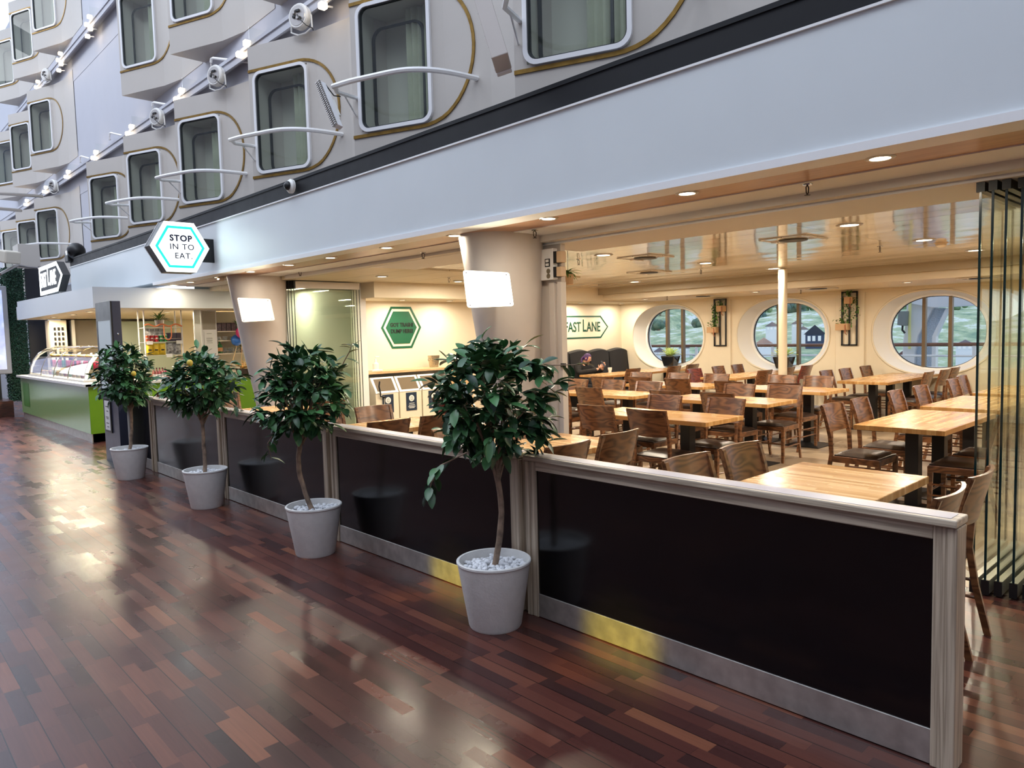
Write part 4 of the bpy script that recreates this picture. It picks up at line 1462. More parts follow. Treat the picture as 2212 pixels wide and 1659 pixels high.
w_ = (R_2 - L_)
for k, (nm, c) in enumerate((('orange', S(220, 96, 60)), ('red', S(190, 34, 40)), ('dark red', S(170, 30, 36)), ('green', S(36, 110, 56)), ('mid green', S(44, 120, 60)))):
    t = thing('crisps_tube', '%s snack tube on the middle shelf of the rack, %s from the left' % (nm, ['first', 'second', 'third', 'fourth', 'fifth'][k]), 'snack tube', (L_ + 0.045 + k * w_ * 0.125, y + 0.06, zs[1]), 0, 'snack tubes on the rack')
    b = MB(); b.lathe([(0, 0), (0.036, 0), (0.036, 0.11), (0, 0.11)], 14); b.build('tube', mat('tube_%d' % k, c, 0.35), t, world=False)
    b = MB(); b.lathe([(0, 0.11), (0.037, 0.11), (0.037, 0.118), (0, 0.118)], 14); b.build('lid', white_plastic, t, world=False)
    b = MB(); b.ball((0, -0.033, 0.06), 0.018, 8, 6, (1, 0.3, 0.6)); b.build('emblem', white_plastic, t, world=False)
for k in range(3):
    add_box_thing('snack_box', (L_ + w_ * (0.67 + 0.13 * k), y + 0.06, zs[1] + 0.075), (w_ * 0.12, 0.06, 0.15), mat('navy_box_%d' % k, S(34 + 8 * k, 30, 58), 0.4, var=0.5, vscale=60), 'navy snack box on the middle rack shelf, %s from the left' % ['first', 'second', 'third'][k], 'snack box', 'navy snack boxes on the rack')
for k in range(4):
    add_box_thing('coffee_packet', (L_ + w_ * (0.14 + 0.14 * k), y + 0.2, zs[1] + 0.12), (w_ * 0.12, 0.06, 0.22), mat('monochrome_packet_%d' % k, S(180, 180, 180), 0.4, var=0.8, vscale=22), 'black and white packet behind the snack tubes, %s from the left' % ['first', 'second', 'third', 'fourth'][k], 'packet', 'packets on the rack')


def pouch(c, w, h, m_, label, group, printed=None):
    t = thing('crisps_bag', label, 'snack bag', (c[0], c[1], c[2]), 0, group)
    b = MB()
    def pf(u, v):
        e = (1 - abs(2 * u - 1) ** 3) * (1 - abs(2 * v - 1) ** 3)
        return (w * (u - 0.5), -0.03 * e, h * v)
    b.grid(pf, 8, 8)
    def pb_(u, v):
        e = (1 - abs(2 * u - 1) ** 3) * (1 - abs(2 * v - 1) ** 3)
        return (w * (u - 0.5), 0.03 * e, h * v)
    b.grid(pb_, 8, 8, True)
    b.build('bag', m_, t, smooth=True, world=False)
    if printed:
        b = MB(); b.box(-w * 0.25, w * 0.25, -0.034, -0.03, h * 0.38, h * 0.5); b.build('print', printed, t, world=False)
    return t


ybag = mat('yellow_crisp_bag', S(226, 190, 50), 0.35, var=0.15, vscale=30)
wbag = mat('black_white_crisp_bag', S(150, 150, 150), 0.35, var=0.9, vscale=26)
for k in range(3):
    pouch((L_ + w_ * (0.13 + 0.17 * k), y + 0.06, zs[2]), w_ * 0.17, 0.2, ybag, 'yellow crisp bag on the lowest rack shelf, %s from the left' % ['first', 'second', 'third'][k], 'yellow crisp bags', black_paint)
for k in range(2):
    pouch((L_ + w_ * (0.68 + 0.2 * k), y + 0.06, zs[2]), w_ * 0.2, 0.23, wbag, 'black and white crisp bag on the lowest rack shelf, %s' % ['left one', 'right one'][k], 'black and white crisp bags')


def fern_pot(x, y, z, label, s=1.0, group='small green plants in tins'):
    rr = random.Random(int(x * 100) + int(z * 100))
    t = thing('tin_pot_plant', label, 'potted plant', (x, y, z), 0, group)
    b = MB(); b.lathe([(0, 0), (0.045 * s, 0), (0.06 * s, 0.1 * s), (0.056 * s, 0.1 * s), (0.05 * s, 0.085 * s), (0, 0.085 * s)], 16); b.build('tin', satin, t, smooth=True, world=False)
    lf = MB()
    for i in range(90):
        a = rr.uniform(0, 2 * PI); el = rr.uniform(0.1, 1.3)
        d = Vector((math.cos(a) * math.cos(el), math.sin(a) * math.cos(el), math.sin(el)))
        leaf(lf, Vector((0, 0, 0.085 * s)) + d * 0.05 * s * rr.random() * 2, d, Vector((0, 0, 1)), rr.uniform(0.05, 0.09) * s, 0.016 * s, 0.4)
    lf.build('leaves', fern_leaf, t, world=False)
    return t


fern_pot((L_ + R_2) / 2 - 0.02, y + 0.12, zs[0], 'small bushy green plant in a tin on top of the snack rack', 1.3)
t = thing('orange_garland', 'orange paper garland looping over the front of the snack rack', 'garland', ((L_ + R_2) / 2, y, zs[0]))
b = MB()
pts = [(L_ + w_ * u, y - 0.02, zs[0] + 0.035 + 0.02 * math.sin(u * 17)) for u in [i / 16 for i in range(17)]]
b.tube(pts, 0.012, 6)
lp = [(L_ + w_ * 0.50, y - 0.03, zs[0] + 0.03)] + [(L_ + w_ * (0.60 - 0.10 * math.cos(PI * i / 8)), y - 0.03, zs[0] - 0.12 - 0.10 * math.sin(PI * i / 8)) for i in range(9)] + [(L_ + w_ * 0.70, y - 0.03, zs[0] + 0.03)]
b.tube(lp, 0.009, 6)
b.build('strand', mat('orange_paper_cord', S(214, 124, 80), 0.6), t, smooth=True)
# pillar cabinet with notice, niche shelves behind
y = 13.45
a, b2 = PY(433, 668, y), PY(466, 668, y)
t = thing('pillar_cabinet', 'grey pillar cabinet carrying a printed notice beside the bottle shelves', 'cabinet', ((a.x + b2.x) / 2, y + 0.2, 0))
b = MB(); b.box(a.x, b2.x, y, y + 0.4, 0.956, 2.16); b.build('body', cream2, t)
b = MB(); b.box(a.x + 0.02, b2.x - 0.02, y - 0.008, y, PY(450, 712, y).z, 2.14); b.build('door', mat('taupe_door', S(150, 142, 128), 0.5), t)
q0, q1 = PY(440, 716, y), PY(464, 753, y)
b = MB(); b.box(q0.x, q1.x, y - 0.014, y - 0.008, q1.z, q0.z); b.build('notice', white_plastic, t)
b = MB()
for k, (fz, wd) in enumerate(((0.86, 0.5), (0.6, 0.6), (0.55, 0.6), (0.46, 0.6), (0.42, 0.5), (0.33, 0.6))):
    zc_ = q1.z + (q0.z - q1.z) * fz; xm = (q0.x + q1.x) / 2
    b.box(xm - 0.09 * wd, xm + 0.09 * wd, y - 0.016, y - 0.014, zc_, zc_ + 0.006)
b.build('notice_print', mat('grey_print', S(120, 116, 104), 0.6), t)
gx = PY(420, 700, y).x
b = MB(); b.box(gx, a.x - 0.015, y + 0.0, y + 0.05, 0.956, 2.16); o = b.build('sliding_door_frame', satin); tag(o, 'narrow aluminium sliding door frame left of the pillar cabinet', 'door frame'); rebase(o)
NX0, NX1 = b2.x + 0.02, b2.x + 0.95
zsh = [PY(490, 715, y).z, PY(490, 735, y).z, PY(490, 763, y).z]
t = thing('back_shelf_unit', 'cream back shelf unit with bottles and packets, right side of the kiosk', 'shelf unit', ((NX0 + NX1) / 2, y + 0.25, 0.956))
b = MB(); b.box(NX0, NX1, y + 0.36, y + 0.4, 0.956, 2.14); b.build('back_panel', cream, t)
for z in zsh:
    b = MB(); b.box(NX0, NX1, y + 0.02, y + 0.36, z - 0.018, z); b.build('shelf', cream, t)
b = MB(); b.tube([(NX0, y + 0.02, zsh[2] + 0.05), (NX1, y + 0.02, zsh[2] + 0.05)], 0.004, 5); b.build('guard_wire', chrome, t)
pm_ = [mat('dark_print_pack_%d' % k, S(70, 44, 52), 0.4, var=0.9, vscale=30) for k in range(2)]
for k in range(4):
    add_box_thing('chocolate_packet', (NX0 + 0.05 + 0.09 * k, y + 0.1, zsh[0] + 0.08), (0.082, 0.06, 0.15), pm_[k % 2], 'dark printed packet on the highest back shelf, %s from the left' % ['first', 'second', 'third', 'fourth'][k], 'packet', 'packets on the back shelf')
fern_pot(PY(519, 706, y).x, y + 0.12, zsh[0], 'small green plant in a tin at the right end of the highest back shelf', 0.95)
fern_pot(PY(529, 755, y).x, y + 0.12, zsh[2], 'small green plant in a tin on the bottle shelf behind the balloons', 0.95)


def bottle(x, y, z, h, r, m_, lab_m, label, group=None):
    t = thing('bottle', label, 'bottle', (x, y, z), 0, group)
    b = MB(); b.lathe([(0, 0), (r, 0), (r, h * 0.55), (r * 0.85, h * 0.66), (r * 0.32, h * 0.76), (r * 0.3, h * 0.94), (0, h * 0.94)], 16); b.build('glass_body', m_, t, smooth=True, world=False)
    b = MB(); b.lathe([(0, h * 0.93), (r * 0.36, h * 0.93), (r * 0.36, h), (0, h)], 10); b.build('cap', black_plastic, t, world=False)
    b = MB(); b.lathe([(r * 1.02, h * 0.15), (r * 1.02, h * 0.45), (r * 0.98, h * 0.45), (r * 0.98, h * 0.15)], 16); b.build('label', lab_m, t, world=False)


green_b = mat('green_bottle_glass', S(30, 90, 40), 0.1, spec=0.8)
brown_b = mat('brown_bottle_glass', S(58, 34, 18), 0.1, spec=0.8)
bottle(PY(479, 755, y).x, y + 0.08, zsh[2], 0.24, 0.045, green_b, mat('orange_cream_label', S(214, 150, 90), 0.5, var=0.4, vscale=20), 'square shouldered green bottle with an orange label on the bottle shelf')
bottle(PY(472, 755, y).x, y + 0.16, zsh[2], 0.2, 0.03, brown_b, white_plastic, 'thin dark bottle beside the green bottle')
for k in range(7):
    b = MB(); x = PY(488, 755, y).x + 0.055 * k
    b.lathe([(0.024, 0), (0.034, 0.1), (0.032, 0.1), (0.022, 0.004), (0, 0.004), (0, 0)], 12, (x, y + 0.1 + 0.06 * (k % 2), zsh[2])); o = b.build('drinking_glass', cup_m, smooth=True)
    tag(o, 'clear drinking glass on the bottle shelf, one of a row', 'glass', 'drinking glasses on the bottle shelf'); rebase(o)
for k in range(3):
    b = MB(); x = PY(478, 732, y).x + 0.13 * k
    for j in range(5):
        b.lathe([(0.02, 0), (0.055, 0.012), (0.054, 0.015), (0, 0.004)], 14, (x, y + 0.15, zsh[1] + 0.014 * j))
    o = b.build('plate_stack', white_plastic, smooth=True); tag(o, 'stack of small white plates on the middle back shelf, %s' % ['left', 'middle', 'right'][k], 'plates', 'plate stacks'); rebase(o)
# balloons
yb_ = 13.2
for (px, py, r, c, nm) in ((522, 718, 0.105, S(226, 66, 130), 'pink'), (511, 735, 0.098, S(48, 110, 196), 'blue'), (537, 732, 0.09, S(244, 136, 44), 'orange')):
    q = PY(px, py, yb_ + {'pink': 0, 'blue': 0.15, 'orange': 0.14}[nm])
    t = thing('balloon', '%s balloon on a stick beside the far column' % nm, 'balloon', tuple(q - Vector((0, 0, r))), 0, 'balloons on sticks')
    b = MB(); b.ball(q, r, 20, 14, (1, 1, 1.06)); b.build('body', mat(nm + '_balloon', c, 0.25), t, smooth=True)
    e_ = Vector((PY({'pink': 520, 'blue': 494, 'orange': 521}[nm], 790, yb_ + 0.1).x, yb_ + 0.1, 0.97))
    b = MB(); b.tube([q - Vector((0, 0, r)), e_], 0.007, 5); b.build('stick', mat('pale_stick_' + nm, S(214, 180, 130), 0.6), t)
# bread basket, bottle row, pink tray
q = PY(530, 800, 13.3)
t = thing('bread_basket', 'dark wicker basket piled with bread sticks on the side counter', 'basket', (q.x, 13.35, 0.956))
b = MB(); b.lathe([(0, 0), (0.13, 0), (0.16, 0.11), (0.15, 0.11), (0.12, 0.02), (0, 0.02)], 20, sy=0.75); b.build('basket', mat('dark_wicker', S(48, 34, 26), 0.7, bump=0.6, bscale=60), t, smooth=True, world=False)
for k in range(16):
    rr = random.Random(k)
    b = MB(); c_ = Vector((rr.uniform(-0.1, 0.1), rr.uniform(-0.08, 0.06), 0.10 + 0.05 * rr.random() + 0.03 * (k % 3))); d = Vector((rr.uniform(-1, 1), rr.uniform(-1, 1), rr.uniform(-.3, .5))).normalized() * 0.07
    b.tube([c_ - d, c_, c_ + d], 0, 8, rad=[0.014, 0.022, 0.014]); o = b.build('bread_stick', food_m[k % 2], None, smooth=True)
    o.location = Vector((q.x, 13.35, 0.956)); tag(o, 'golden bread stick in the wicker basket, one of a pile', 'bread', 'bread sticks in the basket')
for k in range(9):
    qx = PY(330 + k * 3.2, 812, 13.4).x
    bottle(qx, 13.35 + 0.05 * (k % 2), 0.956, 0.2, 0.024, mat('rose_bottle_%d' % k, S(150, 96 - 4 * k, 84), 0.15), white_plastic, 'small brownish bottle in the cluster on the side counter left of the second tree crown', 'small bottles on the side counter')
qx = PY(372, 812, 13.35).x
add_box_thing('pink_tray', (qx, 13.35, 0.985), (0.26, 0.2, 0.05), mat('pink_tray', S(226, 170, 160), 0.4), 'flat pink tray on the side counter', 'tray')
qx = PY(325, 812, 13.3).x
b = MB(); b.lathe([(0, 0), (0.03, 0), (0.036, 0.09), (0.0, 0.09)], 14, (qx, 13.3, 0.956)); o = b.build('orange_cup', mat('orange_cup', S(236, 130, 50), 0.4), smooth=True); tag(o, 'small orange cup on the side counter by the bottles', 'cup'); rebase(o)
t = thing('cake_dome', 'clear cake dome on the side counter beside the pink tray', 'cake stand', (qx + 0.55, 13.5, 0.956))
b = MB(); b.lathe([(0, 0), (0.11, 0), (0.11, 0.01), (0.02, 0.02), (0.02, 0.08), (0.13, 0.09), (0.13, 0.1), (0, 0.1)], 20); b.build('stand', chrome, t, smooth=True, world=False)
b = MB(); b.lathe([(0.12, 0.1), (0.12, 0.2), (0.09, 0.26), (0.03, 0.29), (0, 0.29)], 20); b.build('dome', cup_m, t, smooth=True, world=False)
b = MB(); b.lathe([(0, 0.1), (0.09, 0.1), (0.09, 0.15), (0, 0.16)], 20); b.build('cake', food_m[1], t, smooth=True, world=False)

# ------------------------------------------------------------------ signs
hexpx = [(324, 530), (353, 477), (418, 482), (452, 537), (426, 589), (360, 587)]
YS = 9.85
P = [PY(a, b_, YS) for a, b_ in hexpx]
C = sum(P, Vector()) / 6
Rr = sum((p - C).length for p in P) / 6
hexo = lambda r, y, rot=0: [(C.x - r * math.cos(PI / 3 * i), y, C.z + r * math.sin(PI / 3 * i)) for i in range(6)]
t = thing('hexagon_sign', 'lit white hexagonal sign with a turquoise outline reading STOP IN TO EAT', 'sign', (C.x, YS + 0.1, C.z - Rr))
b = MB(); b.prism(hexo(Rr, YS + 0.01), (0, 0.2, 0)); b.build('case', black_paint, t)
b = MB(); b.ring(hexo(Rr * 1.02, YS + 0.2), hexo(Rr * 0.99, YS + 0.2), (0, 0.012, 0)); b.build('back_rim', frame_white, t)
b = MB(); b.prism(hexo(Rr * 0.995, YS), (0, 0.01, 0)); b.build('face', glow('lit_white_face', (0.93, 1.0, 1.0, 1), 2.2), t)
b = MB(); b.ring(hexo(Rr * 0.83, YS - 0.003), hexo(Rr * 0.73, YS - 0.003), (0, 0.002, 0)); b.build('outline', glow('lit_turquoise', (0.02, 0.80, 0.62, 1), 1.05), t)
ink = mat('navy_ink', S(22, 26, 60), 0.5)
M0 = lambda dx, dz_: frame_M((C.x + dx, YS - 0.004, C.z + dz_), (1, 0, 0), (0, 0, 1))
text_part('lettering', 'STOP', 0.108, ink, t, M0(0.01, 0.11), 0.003, 0.004, space=1.12)
text_part('lettering', 'IN TO', 0.104, ink, t, M0(0.02, 0.0), 0.003, 0.0008, space=1.12)
text_part('lettering', 'EAT.', 0.104, ink, t, M0(0.035, -0.115), 0.003, 0.0008, space=1.12)
b = MB(); b.box(C.x + Rr * 0.8, 3.83, YS + 0.08, YS + 0.13, C.z - 0.17, C.z + 0.14); b.build('bracket', black_paint, t)
sl = area('sign_glow', (C.x, YS - 0.06, C.z), Rr * 1.5, 3, (0.8, 1.0, 1.0), shape='DISK'); sl.rotation_euler = (math.radians(-90), 0, 0)

XS = 3.15
sp_ = [onplane(*q, 0, XS) for q in ((83, 578), (120, 566), (134, 601), (124, 628), (84, 641))]
yl = sp_[0].y; yr = (sp_[1].y + sp_[3].y) / 2; ytip = sp_[2].y; zt_ = (sp_[0].z + sp_[1].z) / 2; zb_ = (sp_[3].z + sp_[4].z) / 2; zm = (zt_ + zb_) / 2
arrow = lambda k, x: [(x, yl - k, zb_ + k), (x, yr - k * 0.2, zb_ + k), (x, ytip + k * 1.2, zm), (x, yr - k * 0.2, zt_ - k), (x, yl - k, zt_ - k)]
t = thing('lane_sign', 'lit arrow shaped box sign reading FAST LANE above the green counter', 'sign', (XS + 0.15, (yl + ytip) / 2, zb_))
b = MB(); b.prism(arrow(0, XS + 0.012), (0.13, 0, 0)); b.build('case', black_paint, t)
b = MB(); b.ring(arrow(0, XS), arrow(0.075, XS), (0.012, 0, 0)); b.build('lit_border', glow('lit_white_border', (0.9, 0.97, 1.0, 1), 3.0), t)
b = MB(); b.prism(arrow(0.075, XS + 0.006), (0.004, 0, 0)); b.build('face', mat('dark_sign_face', S(26, 30, 38), 0.6), t)
lit_l = glow('lit_white_letter', (0.92, 0.97, 1.0, 1), 3.0)
MF = lambda y, dz_: frame_M((XS - 0.004, y, zm + dz_), (0, -1, 0), (0, 0, 1))
ym = (yl - 0.08 + yr) / 2
text_part('lettering', 'FAST', 0.40, lit_l, t, MF(ym + 0.42, -0.01), 0.004, 0.005, sx=0.66)
text_part('lettering', 'L', 0.50, lit_l, t, MF(ym - 0.04, 0.03), 0.004, 0.005, sx=0.60)
text_part('lettering', 'ANE', 0.40, lit_l, t, MF(ym - 0.44, -0.01), 0.004, 0.005, sx=0.66)
for yy in (yl - 0.3, yr + 0.1):
    b = MB(); b.box(XS + 0.06, XS + 0.10, yy, yy + 0.04, 2.45, zb_ + 0.01); b.build('stand_post', satin, t)

# wall sign in the dining room
YW = 10.594
t = thing('wall_lane_sign', 'dark green arrow outline and FAST LANE lettering on the cream wall above the sofa', 'sign', (12.0, YW, 1.44))
ar = lambda k: [(10.9 + k, YW, 1.44 + k), (12.66 - k * 0.5, YW, 1.44 + k), (12.92 - k * 1.2, YW, 1.69), (12.66 - k * 0.5, YW, 1.94 - k), (10.9 + k, YW, 1.94 - k)]
b = MB(); b.ring(ar(0), ar(0.032), (0, 0.005, 0)); b.build('outline', green_sign, t)
MW = lambda x, z: frame_M((x, YW + 0.002, z), (1, 0, 0), (0, 0, 1))
text_part('lettering', 'FAST', 0.30, green_sign, t, MW(11.72, 1.685), 0.002, 0.004, sx=0.80)
text_part('lettering', 'L', 0.38, green_sign, t, MW(12.10, 1.71), 0.002, 0.004, sx=0.72)
text_part('lettering', 'ANE', 0.30, green_sign, t, MW(12.41, 1.685), 0.002, 0.004, sx=0.80)
# trash sign
t = thing('trash_sign', 'green hexagonal wall sign reading GOT TRASH? DUMP HERE! above the bins', 'sign', (7.27, YW, 1.38))
hx = lambda r, y: [(7.265 - r * math.cos(PI / 3 * i), y, 1.745 + r * math.sin(PI / 3 * i)) for i in range(6)]
b = MB(); b.ring(hx(0.42, YW), hx(0.375, YW), (0, 0.005, 0)); b.build('outline', green_sign2, t)
b = MB(); b.prism(hx(0.325, YW), (0, 0.005, 0)); b.build('face', green_sign2, t)
text_part('lettering', 'GOT TRASH?', 0.094, mat('black_vinyl', S(14, 22, 18), 0.4), t, frame_M((7.27, YW - 0.003, 1.79), (1, 0, 0), (0, 0, 1)), 0.002, 0.0035, sx=0.88)
text_part('lettering', 'DUMP HERE!', 0.094, mat('black_vinyl_b', S(14, 22, 18), 0.4), t, frame_M((7.27, YW - 0.003, 1.68), (1, 0, 0), (0, 0, 1)), 0.002, 0.0035, sx=0.88)

# ------------------------------------------------------------------ hedge wall, lit screen, stage edge
t = thing('hedge_wall', 'dark green artificial hedge column left of the kiosk', 'hedge', (3.16, 20.6, 0))
b = MB(); b.box(2.98, 3.36, 20.52, 20.8, 0.3, 3.42); b.build('backing', hedge_leaf, t)
b = MB(); rnd = random.Random(9)
for i in range(5200):
    if rnd.random() < 0.75:
        q = Vector((rnd.uniform(2.96, 3.38), 20.5 - rnd.uniform(0, 0.05), rnd.uniform(0.3, 3.42)))
    else:
        q = Vector((2.97 - rnd.uniform(0, 0.04), rnd.uniform(20.5, 20.8), rnd.uniform(0.3, 3.42)))
    leaf(b, q, Vector((rnd.uniform(-1, 1), -0.6, rnd.uniform(-1, 1))), Vector((0, -1, 0.3)), 0.04, 0.02, 0.1)
b.build('leaves', hedge_leaf, t)
b = MB(); b.box(3.40, 3.80, 20.5, 20.6, 0.0, 3.42); o = b.build('dark_panel', mat('navy_black_panel', S(22, 24, 36), 0.4)); tag(o, 'tall dark panel between the hedge column and the kiosk canopy', 'panel'); rebase(o)
t = thing('light_switch_plate', 'two small white switches on the dark wall under the canopy corner', 'switch', tuple(PY(69, 700, 19.0)))
for dz_ in (0, -0.09):
    b = MB(); q = PY(70, 703, 18.99); b.cbox((q.x + 0.3, 18.99, q.z + dz_), (0.04, 0.01, 0.05)); b.build('switch', white_plastic, t)
t = thing('advert_screen', 'tall lit advertising screen in a grey frame at the left picture edge', 'screen', (2.6, 20.3, 0.4))
b = MB(); b.box(2.15, 2.98, 20.25, 20.4, 0.95, 2.98); b.build('frame', mat('grey_frame', S(150, 152, 160), 0.4), t, bevel=0.02)
b = MB(); b.box(2.23, 2.88, 20.24, 20.26, 1.06, 2.88)
ms, nt, p = newmat('lit_blue_advert')
nz = nt.nodes.new('ShaderNodeTexNoise'); nz.inputs['Scale'].default_value = 6; nz.inputs['Detail'].default_value = 6
tc = nt.nodes.new('ShaderNodeTexCoord'); nt.links.new(tc.outputs['Object'], nz.inputs['Vector'])
cc = ramp(nt, nz.outputs['Fac'], [(0.3, S(60, 90, 170)), (0.55, S(120, 150, 220)), (0.75, S(220, 226, 240))])
nt.links.new(cc, p.inputs['Emission Color']); p.inputs['Emission Strength'].default_value = 0.9
b.build('picture', ms, t)
b = MB(); b.box(2.4, 2.75, 20.28, 20.38, 0.3, 0.95); b.build('stand', black_paint, t)
b = MB(); b.box(-1.5, 2.86, 19.6, 26.4, 0.0, 0.36); o = b.build('stage_platform', wood('dark_brown_stage_front', S(48, 26, 20), S(84, 46, 34), scale=(1, 1, 6), rough=0.4)); tag(o, 'low dark brown stage platform left of the green counter', 'stage'); rebase(o)
t = thing('balcony_box', 'plain white balcony box above the hedge at the far left', 'balcony', tuple(PY(60, 545, 21.5) - Vector((0, 0, 0.3))))
q0, q1 = PY(38, 526, 21.2), PY(88, 576, 21.2)
b = MB(); b.box(q0.x, q1.x, 21.2, 21.9, q1.z, q0.z); b.build('front', facade_white, t, bevel=0.01)
t = thing('floodlight', 'white housed floodlight on a pipe at the left picture edge', 'floodlight', tuple(PY(20, 570, 20.0)))
q = PY(20, 555, 20.0)
b = MB(); b.cbox(q, (0.36, 0.3, 0.28), 0.4, 0.2); b.build('housing', mat('aged_white_housing', S(206, 200, 186), 0.5), t, bevel=0.03)
b = MB(); b.tube([PY(0, 592, 19.8), PY(38, 572, 20.2), PY(60, 576, 20.5), PY(80, 578, 20.6)], 0.035, 8); b.build('pipe', satin, t, smooth=True)
for k, (a_, b_) in enumerate((((0, 420), (92, 424)), ((0, 452), (46, 455)))):
    b = MB(); b.tube([PY(a_[0] - 30, a_[1] - 4, 22.0), PY(b_[0], b_[1], 22.4)], 0.04, 6); o = b.build('lighting_bar', satin, smooth=True)
    tag(o, ['upper horizontal lighting bar crossing the left facade', 'lower horizontal lighting bar crossing the left facade'][k], 'bar', 'lighting bars at the left'); rebase(o)

# ------------------------------------------------------------------ dining tables
def table(x0, x1, y0, y1, label, legs, along='x'):
    t = thing('dining_table', label, 'table', ((x0 + x1) / 2, (y0 + y1) / 2, 0), 0, 'butcher block dining tables')
    b = MB(); b.box(x0, x1, y0, y1, 0.708, 0.75); b.build('tabletop', table_wood_x if along == 'x' else table_wood, t, bevel=0.004)
    for lx, ly in legs:
        b = MB(); b.cbox((lx, ly, 0.37), (0.105, 0.105, 0.676)); b.build('pedestal', black_paint, t, bevel=0.004)
        b = MB()
        s = 0.24
        b.hexa([(lx - s, ly - s, 0.0), (lx + s, ly - s, 0.0), (lx + s, ly + s, 0.0), (lx - s, ly + s, 0.0)],
               [(lx - s, ly - s, 0.008), (lx + s, ly - s, 0.008), (lx + s, ly + s, 0.008), (lx - s, ly + s, 0.008)])
        b.hexa([(lx - s, ly - s, 0.008), (lx + s, ly - s, 0.008), (lx + s, ly + s, 0.008), (lx - s, ly + s, 0.008)],
               [(lx - .055, ly - .055, 0.05), (lx + .055, ly - .055, 0.05), (lx + .055, ly + .055, 0.05), (lx - .055, ly + .055, 0.05)])
        b.build('base_plate', black_paint, t)
    return t


table(2.96, 4.38, 1.33, 2.05, 'table right behind the nearest partition screen, its pale top cut by the screen cap', [(3.35, 1.69), (4.02, 1.69)], 'y')
table(2.96, 4.42, 3.43, 4.15, 'table behind the gap between the first and second screens, right of the nearest tree crown', [(3.35, 3.79), (4.05, 3.79)], 'y')
table(2.96, 4.42, 5.52, 6.25, 'table behind the second screen, in front of the trash bins', [(3.35, 5.9), (4.05, 5.9)], 'y')
table(2.96, 4.35, 8.1, 8.82, 'table hidden behind the fourth screen and the third tree', [(3.35, 8.46), (3.95, 8.46)], 'y')
table(5.68, 6.35, 3.55, 5.02, 'table in the front row of the dining room, seen in full left of centre', [(6.0, 3.95), (6.0, 4.65)], 'y')
table(6.29, 7.73, 1.80, 2.50, 'large shiny table right of centre with two thick black pedestals in front', [(6.68, 2.15), (7.36, 2.15)], 'x')
table(8.05, 9.47, 1.83, 2.54, 'shiny table directly behind the large right hand one, partly behind the glass panels', [(8.4, 2.18), (9.1, 2.18)], 'x')
table(9.85, 11.25, 1.83, 2.54, 'farthest table of the right hand row, seen only through the glass panels', [(10.2, 2.18), (10.9, 2.18)], 'x')
table(7.40, 8.12, 3.86, 5.28, 'table in the second row, right of the front row table', [(7.76, 4.25), (7.76, 4.95)], 'y')
table(7.40, 8.12, 5.70, 7.10, 'table in the second row next to the white jamb', [(7.76, 6.05), (7.76, 6.75)], 'y')
table(9.12, 9.85, 3.97, 5.40, 'table in the third row, right of the white post', [(9.48, 4.35), (9.48, 5.05)], 'y')
table(9.12, 9.85, 5.75, 7.18, 'table in the third row, left of the white post', [(9.48, 6.1), (9.48, 6.85)], 'y')
table(11.08, 13.33, 3.92, 4.65, 'long table running to the right hand porthole', [(11.5, 4.28), (12.2, 4.28), (12.95, 4.28)], 'x')
table(10.98, 13.33, 6.28, 6.97, 'long table running to the middle porthole', [(11.4, 6.62), (12.1, 6.62), (12.9, 6.62)], 'x')
table(12.0, 13.33, 8.72, 9.42, 'table under the left hand porthole', [(12.35, 9.07), (13.0, 9.07)], 'x')
table(10.58, 11.92, 8.72, 9.42, 'table where the person in black sits, with the paper cup', [(10.95, 9.07), (11.6, 9.07)], 'x')


